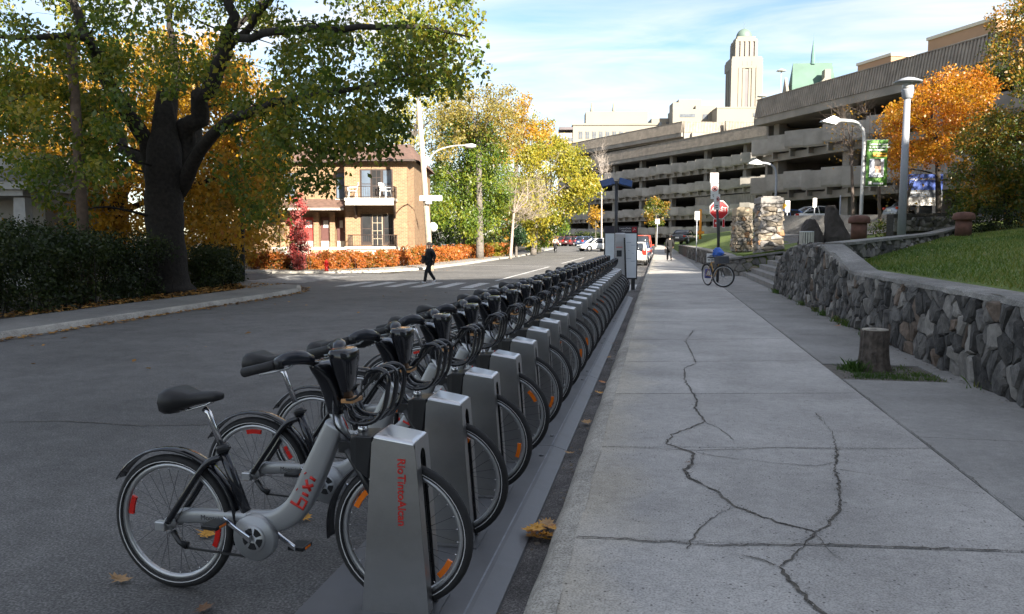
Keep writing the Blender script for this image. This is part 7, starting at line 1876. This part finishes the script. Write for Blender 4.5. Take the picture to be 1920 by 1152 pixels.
def person(label, loc, rz, P, cols, height=1.75, extras=None):
    """P: pose joints in metres for a 1.75 m figure facing -y"""
    root = thing('person', label, 'person', loc, rz); sc_ = height/1.75; root.scale = (sc_,)*3
    J = dict(P)
    E_ = [('pelvis', 'waist'), ('waist', 'chest'), ('chest', 'neck'), ('neck', 'head'), ('head', 'crown')]
    for s in 'LR':
        E_ += [('chest', 'sh' + s), ('sh' + s, 'el' + s), ('el' + s, 'wr' + s), ('wr' + s, 'pa' + s), ('pelvis', 'hip' + s), ('hip' + s, 'kn' + s), ('kn' + s, 'an' + s), ('an' + s, 'to' + s)]
    def rad(k):
        b = k.rstrip('LR') if k[:-1] in ('sh', 'el', 'wr', 'pa', 'hip', 'kn', 'an', 'to') else k
        return {'pelvis': (.15, .11), 'waist': (.135, .10), 'chest': (.16, .11), 'neck': .055, 'head': (.078, .095), 'crown': (.07, .08), 'sh': .06, 'el': .043, 'wr': .028, 'pa': (.035, .02), 'hip': .085, 'kn': .055, 'an': .038, 'to': .035}[b]
    body = skinned('body', {k: tuple(v) + (rad(k),) for k, v in J.items()}, E_, cols['skin'], root, root_j='pelvis')
    # face
    h = Vector(J['head'])
    nose = MB(); nose.loft([[(h.x - .012, h.y - .085, h.z + .02), (h.x + .012, h.y - .085, h.z + .02), (h.x, h.y - .08, h.z + .03)], [(h.x - .018, h.y - .105, h.z - .02), (h.x + .018, h.y - .105, h.z - .02), (h.x, h.y - .12, h.z - .01)]]); nose.build('nose', cols['skin'], root)
    for s in (-1, 1):
        e = MB(); e.lathe([(0, -.01), (.012, 0), (0, .008)], (h.x + s*.033, h.y - .088, h.z + .025), 8, axis='y'); e.build('eye', sgk, root)
        e = MB(); e.lathe([(.0, -.01), (.03, 0), (.0, .01)], (h.x + s*.085, h.y + .01, h.z), 8, axis='x'); e.build('ear', cols['skin'], root)
    mo = MB(); mo.box((h.x, h.y - .092, h.z - .05), (.05, .01, .008)); mo.build('mouth', mat('lips', (.22, .08, .07)), root)
    # hands: palm with five bent fingers
    for s in 'LR':
        w, p_ = Vector(J['wr' + s]), Vector(J['pa' + s]); d = (p_ - w).normalized(); sd = Vector((0, 1, 0)) if abs(d.y) < .7 else Vector((0, 0, 1)); sd = (sd - d*sd.dot(d)).normalized(); nn = d.cross(sd)
        hd = MB()
        for i in range(4):
            b = p_ + sd*(-.028 + .019*i); ln = (.06, .075, .08, .07)[3-i] if i else .055
            hd.tube([b - d*.02, b + d*ln*.5 + nn*.008, b + d*ln + nn*.03], [.010, .009, .007], 6)
        b = p_ - d*.03 - sd*.03; hd.tube([b, b + d*.03 - sd*.02, b + d*.065 - sd*.015], [.011, .010, .008], 6)
        hd.build('fingers', cols['skin'], root)
    # clothes
    up = lambda k, f, a: tuple(J[k]) + ((lambda r_: tuple(q*f + a for q in r_) if isinstance(r_, tuple) else r_*f + a)(rad(k)),)
    hem = tuple(cols.get('hem', (0, 0, 0)))
    jk = {k: up(k, 1.12, .022) for k in ('pelvis', 'waist', 'chest')}
    nk = Vector(J['chest'])*.2 + Vector(J['neck'])*.8; jk['col'] = tuple(nk) + (.075,)
    je = [('pelvis', 'waist'), ('waist', 'chest'), ('chest', 'col')]
    for s in 'LR':
        for k in ('sh', 'el', 'wr'): jk[k + s] = up(k + s, 1.15, .018)
        je += [('chest', 'sh' + s), ('sh' + s, 'el' + s), ('el' + s, 'wr' + s)]
        if cols.get('coat'):
            kn = Vector(J['hip' + s])*.25 + Vector(J['kn' + s])*.75; jk['c' + s] = tuple(kn) + (.13,); je += [('pelvis', 'c' + s)]
    skinned('jacket', jk, je, cols['jacket'], root, root_j='pelvis')
    tr = {'pelvis': up('pelvis', 1.0, .014)}; te = []
    for s in 'LR':
        for k in ('hip', 'kn', 'an'): tr[k + s] = up(k + s, 1.1, .022)
        te += [('pelvis', 'hip' + s), ('hip' + s, 'kn' + s), ('kn' + s, 'an' + s)]
    skinned('trousers', tr, te, cols['trousers'], root, root_j='pelvis')
    for s in 'LR':
        a, t = Vector(J['an' + s]), Vector(J['to' + s]); sh = {'a': tuple(a + (a-t)*.25 - Vector((0, 0, .03))) + (.045,), 'b': tuple((a+t)/2 - Vector((0, 0, .015))) + (.048,), 'c': tuple(t + (t-a)*.2) + (.04,)}
        skinned('shoe', sh, [('a', 'b'), ('b', 'c')], cols['shoes'], root)
    hr = MB(); rings = []
    for i in range(6):
        t = i/5*1.45; r_ = .105*math.cos(t) if i < 5 else .01; rings.append([(h.x + r_*math.cos(2*math.pi*k/14), h.y + .015 + r_*1.15*math.sin(2*math.pi*k/14), h.z + .03 + .115*math.sin(t)) for k in range(14)])
    hr.loft(rings)
    hr.loft([[(h.x + .098*math.cos(a_), h.y + .02 + .10*math.sin(a_), h.z + z_) for a_ in [0.15 + 2.84*k/9 for k in range(10)]] + [(h.x + .07*math.cos(a_), h.y + .01 + .07*math.sin(a_), h.z + z_) for a_ in [0.15 + 2.84*k/9 for k in range(9, -1, -1)]] for z_ in (-.09, .05)])
    hr.build(cols.get('hairname', 'hair'), cols['hair'], root)
    return root
POSE = {'pelvis': (0, 0, .95), 'waist': (0, 0, 1.10), 'chest': (0, 0, 1.32), 'neck': (0, 0, 1.49), 'head': (0, -.02, 1.61), 'crown': (0, 0, 1.69),
        'shL': (.19, 0, 1.41), 'elL': (.26, .03, 1.14), 'wrL': (.27, -.06, .92), 'paL': (.265, -.08, .85), 'shR': (-.19, 0, 1.41), 'elR': (-.26, .05, 1.14), 'wrR': (-.27, -.02, .92), 'paR': (-.265, -.04, .85),
        'hipL': (.095, 0, .90), 'knL': (.10, -.10, .50), 'anL': (.11, .05, .09), 'toL': (.12, -.08, .04), 'hipR': (-.095, 0, .90), 'knR': (-.09, -.02, .50), 'anR': (-.09, .24, .12), 'toR': (-.09, .13, .04)}
walk = dict(POSE); walk.update({'knL': (.09, -.22, .53), 'anL': (.08, -.30, .09), 'toL': (.08, -.43, .07), 'knR': (-.08, .03, .50), 'anR': (-.08, .30, .15), 'toR': (-.08, .20, .05), 'elL': (.27, .10, 1.15), 'wrL': (.27, .03, .93), 'paL': (.265, .0, .86), 'elR': (-.27, .0, 1.14), 'wrR': (-.26, -.14, .95), 'paR': (-.255, -.18, .89)})
skin_d = mat('skin_brown', (.10, .055, .038), rough=.5, var=.08); skin_l = mat('skin_pale', (.48, .30, .22), rough=.5, var=.08)
navy = mat('jacket_navy', (.014, .017, .026), rough=.8, var=.2); jean = mat('trousers_black', (.012, .013, .016), rough=.85, var=.2); blk = mat('coat_black', (.006, .006, .007), rough=.85, var=.2)
g = on_ground(806, 532.5, 0)
man = person('man in dark jacket and jeans crossing the road on the zebra stripes', (g[0], g[1], .006), R(-42), walk, dict(skin=skin_d, jacket=navy, trousers=jean, shoes=mat('shoe_white', (.6, .6, .6), rough=.6), hair=mat('cap_black', (.012, .012, .014), rough=.8)), 1.56)
mb = MB(); mb.lathe([(.158, .86), (.162, .93)], (0, 0, 0), 20); so2 = mb.build('shirt_hem', mat('shirt_grey', (.45, .46, .48), rough=.8), man); so2.scale = (1.1, .85, 1)
bg_ = thing('shoulder_bag', 'dark shoulder bag carried by the crossing man', 'bag', (g[0], g[1], 0), R(-42))
mb = MB(); mb.loft([[(-.40*.9 + dx, dy, z) for dx, dy in ((-.05, -.12), (.05, -.12), (.05, .12), (-.05, .12))] for z in (.80, .84, 1.02, 1.05)]); mb.build('pouch', blackp, bg_, bevel=.02)
mb = MB(); mb.tube(bez([(-.33, 0, 1.05), (-.2, -.02, 1.28), (-.05, -.1, 1.20), (.08, -.13, 1.02)], 4), .012, 5); mb.build('strap', blackp, bg_)
g = on_ground(1255, 489.5, .14)
wb2 = dict(walk)
man2 = person('man in long black coat walking away along the pavement', (g[0], g[1], .135), R(180 + 8), wb2, dict(skin=skin_l, jacket=blk, trousers=jean, shoes=blackp, hair=mat('hat_black', (.012, .012, .012), rough=.7), coat=True), 1.80)
mb = MB(); mb.lathe([(.175, 1.655), (.18, 1.665), (.11, 1.675), (.105, 1.77), (.03, 1.79)], (0, .01, 0), 18); mb.build('hat', MATS['hat_black'], man2)
br_ = thing('briefcase', 'black briefcase in the hand of the walking man', 'bag', (g[0], g[1], .135), R(188))
mb = MB(); mb.box((.27, -.02, .66), (.09, .42, .30)); mb.build('case', blackp, br_, bevel=.03); mb = MB(); mb.tube([(.27, -.1, .81), (.27, -.06, .87), (.27, .02, .87), (.27, .06, .81)], .01, 6); mb.build('handle', blackp, br_)

# ---------------------------------------------------------------- plain bicycles
def city_bike(label, loc, rz, fm, lean=0, group=None, steer=0.0, r=.34):
    b = thing('bicycle', label, 'bicycle', loc, rz, group); b.rotation_euler = (lean, 0, rz); s_ = r/.335
    for i, x in enumerate((0, 1.05)):
        w = obj_from(WM['wheel'], 'wheel', b); w.location = (x, 0, r); w.scale = (s_,)*3; w.rotation_euler = (0, 0, steer if i else 0)
        for n in ('rim', 'spokes', 'hub'):
            o = obj_from(WM[n], n, w)
            if n == 'spokes': o['kind'] = 'stuff'
    f = MB(); seat, head, bbk = (.30, 0, .78), (.86, 0, .82), (.46, 0, .30)
    for a, c_, q in ((seat, head, .016), (head, bbk, .019), (seat, bbk, .016), ((.88, 0, .88), (.90, 0, .72), .020)): f.tube([a, c_], q, 8)
    for y in (-.05, .05): f.tube([(seat[0], 0, seat[2]), (0, y, r)], .009, 6); f.tube([bbk, (0, y, r)], .010, 6)
    f.build('frame', fm, b)
    k = MB()
    for y in (-.05, .05): k.tube([(.905, y*.6, .70), (1.05, y, r)], .012, 6)
    k.build('fork', darkm, b)
    h = MB(); h.tube([(.88, 0, .88), (.86, 0, 1.0)], .013, 6); h.tube(bez([(.74, -.29, 1.03), (.84, -.2, 1.04), (.88, 0, 1.0), (.84, .2, 1.04), (.74, .29, 1.03)], 4), .012, 6); h.build('handlebar', darkm, b)
    s = MB(); s.tube([(.30, 0, .76), (.27, 0, .92)], .013, 6); s.build('seat_post', chrome, b)
    s = MB(); s.loft([[(x, w*c_, z + w*.0 + hh*q) for c_, q in ((-1, 0), (-.5, 1), (.5, 1), (1, 0), (.4, -1), (-.4, -1))] for x, w, z, hh in ((.12, .06, .95, .02), (.18, .09, .95, .03), (.30, .04, .95, .025), (.40, .02, .95, .015))]); s.build('saddle', blackp, b)
    c_ = MB(); c_.lathe([(.095, -.055), (.095, -.05), (.01, -.05)], (.46, 0, .30), 18, axis='y'); c_.tube([(.46, -.07, .30), (.58, -.07, .18)], .010, 6); c_.tube([(.46, .07, .30), (.34, .07, .42)], .010, 6); c_.box((.58, -.12, .18), (.09, .08, .02)); c_.box((.34, .12, .42), (.09, .08, .02)); c_.build('crankset', chrome, b)
    for x, a0, a1 in ((0, 20, 160), (1.05, 50, 150)): fender((x, 0, r), r + .03, a0, a1, .026, 10).build('mudguard', darkm, b)
    return b
yel = mat('frame_ochre', (.45, .24, .04), rough=.4, coat=.4, var=.1)
lb = city_bike('ochre bicycle with front crate chained to the parking sign post', (1.62, 26.75, .135), R(-65), yel, lean=R(4), steer=R(48), r=.36)
mb = MB(); mb.box((.98, 0, .88), (.30, .36, .22)); mb.build('front_crate', mat('crate_grey', (.06, .065, .075), rough=.7, var=.2), lb)
cs = thing('card_sign', 'white card with two grey lines tied to the bicycle handlebar', 'card', tuple(at_depth(1334, 484, 26.0)), R(14))
mb = MB(); mb.box((0, 0, 0), (.33, .015, .30)); mb.build('card', sgw, cs)
for i, (x_, w_) in enumerate(((0, .24), (-.02, .2))):
    mb = MB(); mb.box((x_, -.0085, .02 - .085*i), (w_, .002, .045)); mb.build('print_line', mat('ink_grey', (.2, .22, .22)), cs)
pb = at_depth(1346, 474, 25.9); bag = thing('blue_bag', 'crumpled blue plastic bag on the bicycle handlebar', 'bag', tuple(pb), 0)
mb = MB(); rr_ = random.Random(4); mb.loft([[(q*.17*math.cos(a_)*rr_.uniform(.75, 1.2), q*.13*math.sin(a_)*rr_.uniform(.75, 1.2), z + rr_.uniform(-.02, .02)) for a_ in [2*math.pi*k/9 for k in range(9)]] for q, z in ((.5, -.15), (1, -.1), (1.05, .0), (.9, .09), (.5, .15))], smooth=False); mb.build('sack', mat('blue_film', (.04, .14, .55), rough=.3, var=.3, scale=8), bag)
pb = at_depth(1327, 513, 26.6); bag = thing('pannier_bag', 'blue and white pannier on the rear of the chained bicycle', 'bag', tuple(pb), R(15))
mb = MB(); mb.box((0, 0, 0), (.20, .18, .32), taper=.85); mb.build('pouch', mat('pannier_blue', (.07, .08, .28), rough=.6, var=.25, scale=8), bag, bevel=.03); mb = MB(); mb.box((0, -.10, .03), (.10, .02, .14)); mb.build('flap', sgw, bag)
g = on_ground(1040, 473.5, .13); cyc = (g[0], g[1], gz(g[1]))
cyc = tuple(at_depth(1040, 474, 83)); cyc = (cyc[0], cyc[1], gz(cyc[1]))
rzc = R(-75)
city_bike('dark bicycle ridden towards the viewer on the far road', cyc, rzc, cdk)
ride = dict(POSE); ride.update({'pelvis': (0, .0, .98), 'waist': (0, -.06, 1.12), 'chest': (0, -.18, 1.32), 'neck': (0, -.25, 1.47), 'head': (0, -.30, 1.58), 'crown': (0, -.29, 1.66), 'shL': (.19, -.2, 1.40), 'shR': (-.19, -.2, 1.40), 'elL': (.27, -.36, 1.20), 'elR': (-.27, -.36, 1.20), 'wrL': (.27, -.52, 1.07), 'wrR': (-.27, -.52, 1.07), 'paL': (.27, -.57, 1.05), 'paR': (-.27, -.57, 1.05), 'hipL': (.09, -.02, .94), 'hipR': (-.09, -.02, .94), 'knL': (.11, -.34, .66), 'knR': (-.11, -.30, .58), 'anL': (.11, -.20, .30), 'anR': (-.11, -.27, .17), 'toL': (.11, -.31, .25), 'toR': (-.11, -.39, .12)})
hv = Vector((math.cos(rzc), math.sin(rzc), 0))
person('cyclist in pale top riding towards the viewer past the far cars', (cyc[0] + hv.x*.22, cyc[1] + hv.y*.22, cyc[2]), rzc + math.pi/2, ride, dict(skin=skin_l, jacket=mat('top_pale', (.55, .42, .38), rough=.8), trousers=jean, shoes=blackp, hair=mat('hair_fair', (.5, .42, .3), rough=.7)), 1.72)

# ---------------------------------------------------------------- fallen leaves
OUT = [(0, -.55), (.06, -.12), (.32, -.28), (.28, -.08), (.55, .0), (.38, .12), (.50, .36), (.26, .28), (.18, .40), (.10, .36), (0, .62), (-.10, .36), (-.18, .40), (-.26, .28), (-.50, .36), (-.38, .12), (-.55, 0), (-.28, -.08), (-.32, -.28), (-.06, -.12)]
def leaf_me(m, seed):
    rr_ = random.Random(seed); mb = MB(); cu = rr_.uniform(.15, .5)
    v = [(x, y, cu*(x*x*rr_.uniform(.6, 1.2) + .4*y*y) + rr_.uniform(0, .03)) for x, y in OUT] + [(0, .05, 0)]
    n = len(OUT); mb.add(v, [(i, (i+1) % n, n) for i in range(n)]); return mb.mesh('leaf', m)
lcol = [mat('fallen_gold', (.55, .27, .03), rough=.6, var=.3, scale=4), mat('fallen_orange', (.45, .16, .03), rough=.6, var=.3, scale=4), mat('fallen_tan', (.36, .22, .10), rough=.7, var=.3, scale=4), mat('fallen_brown', (.16, .08, .035), rough=.7, var=.3, scale=4)]
LM = [leaf_me(m, i) for i, m in enumerate(lcol)] + [leaf_me(m, i + 9) for i, m in enumerate(lcol)]
lr = random.Random(8)
def leaf(x, y, z, s, k, label, group=None, tilt=.25):
    o = obj_from(LM[k], 'maple_leaf'); o.location = (x, y, z); o.scale = (s, s, s); o.rotation_euler = (lr.uniform(-tilt, tilt), lr.uniform(-tilt, tilt), lr.uniform(0, 6.28))
    return tag(o, label, 'leaf', group)
c = on_ground(1012, 1005, .03)
for i in range(16): leaf(c[0] + lr.gauss(0, .042), c[1] + lr.gauss(0, .075), .026 + .004*i, lr.uniform(.08, .115), lr.choice([0, 0, 4, 4, 0, 1, 2]), 'yellow maple leaf in the little heap at the kerb', 'leaf heap at the kerb', .3)
for (u_, v_, s, k, lab, z) in ((222, 1092, .11, 2, 'pale fallen leaf on the road below the nearest rear wheel', .01), (380, 1147, .10, 3, 'brown leaf on the road at the bottom edge', .01), (385, 1003, .12, 0, 'yellow leaf on the road seen through the nearest rear wheel', .01), (572, 975, .10, 4, 'yellow leaf on the road under the second bicycle', .01), (1100, 795, .10, 2, 'tan leaf lying in the gutter beside the third wheel', .03), (1068, 852, .08, 2, 'small leaf in the gutter halfway to the heap', .03), (1122, 738, .10, 0, 'golden leaf in the gutter by the kerb', .03), (1130, 718, .09, 1, 'orange leaf in the gutter further along', .03), (1150, 645, .10, 1, 'orange leaf in the gutter by the sixth dock', .03), (1143, 672, .09, 2, 'tan leaf in the gutter by the fifth dock', .03), (1290, 870, .04, 3, 'tiny brown leaf scrap on the pavement', .145), (1570, 612, .12, 1, 'orange leaf by the weeds at the wall foot', .15)):
    g_ = on_ground(u_, v_, z); leaf(g_[0], g_[1], z + .012, s, k, lab)
def litter(name, label, pts, s, m, seed):
    rng = np.random.default_rng(seed); P = np.array(pts); n = len(P); a = rng.uniform(0, 6.28, n); sz = s*rng.uniform(.5, 1.3, n)
    V = np.empty((n, 4, 3))
    for k, (r_, da) in enumerate(((1, 0), (.55, 1.4), (.9, 3.1), (.6, 4.6))):
        V[:, k, 0] = P[:, 0] + np.cos(a + da)*sz*r_; V[:, k, 1] = P[:, 1] + np.sin(a + da)*sz*r_; V[:, k, 2] = P[:, 2] + rng.uniform(0, .6, n)*sz
    o = bpy.data.objects.new(name, raw_mesh(name, V.reshape(-1, 3), np.arange(n*4), 4, m)); COL.objects.link(o); return tag(o, label, 'leaves', None, 'stuff')
lit = leafmat('litter_leaves', ((.10, .05, .02), (.25, .12, .03), (.40, .20, .05), (.45, .28, .10)), trans=.1, clump=.3, cscale=1)
pts = []
for (x, y) in densify(lpath[1:9], .02)[:1400]:
    if lr.random() < .8:
        d_ = abs(lr.gauss(0, .12)); pts.append((x + .06 + d_ if y < 23 else x + lr.uniform(-.2, .2), y + lr.uniform(-.1, .1) + (0 if y < 23 else .15), .012))
pts += [(lr.uniform(-13.6, -12.6), lr.uniform(8, 22), .14) for _ in range(1500)] + [(lr.uniform(-14.5, -12.6) , lr.uniform(21, 25), .14) for _ in range(500)] + [(lr.uniform(-10.6, -6), lr.uniform(9, 24), .01) for _ in range(40)]
pts += [(lr.gauss(-16, 2.2), lr.gauss(36.2, .5), .15) for _ in range(700)] + [(-13.6 + lr.gauss(0, .6), lr.uniform(39, 70), .16) for _ in range(600)]
litter('fallen_leaves', 'brown and orange fallen leaves along the left kerb and verge', pts, .055, lit, 3)
pts = [(lr.gauss(-.62, .035), lr.uniform(2, 30), .03) for _ in range(260)] + [(lr.gauss(3.3, .06), lr.uniform(8, 24), .145) for _ in range(160)] + [(lr.uniform(2.1, 3.1), lr.uniform(9.3, 10.3), .115) for _ in range(60)]
litter('gutter_litter', 'small leaf scraps and grit in the gutter and at the wall foot', pts, .018, leafmat('grit', ((.05, .04, .03), (.12, .09, .06), (.25, .22, .18)), trans=.05), 4)
pts = [(lr.uniform(4, 12), lr.uniform(8, 24), 0) for _ in range(45)]; pts = [(x, y, hill(x, y) + .06) for x, y, _ in pts if x > np.interp(y, [17.6, 27], [3.9, 8.7])]
litter('lawn_leaves', 'a few pale leaves scattered on the lawn', pts, .035, leafmat('lawn_leaf', ((.35, .28, .12), (.5, .45, .3), (.4, .2, .06)), trans=.1), 5)
litter('crack_grit', 'crumbled concrete grit along the pavement cracks', CHIPS, .006, leafmat('concrete_grit', ((.05, .046, .04), (.11, .10, .09), (.24, .23, .22), (.40, .39, .37)), trans=.02, clump=.1), 9)
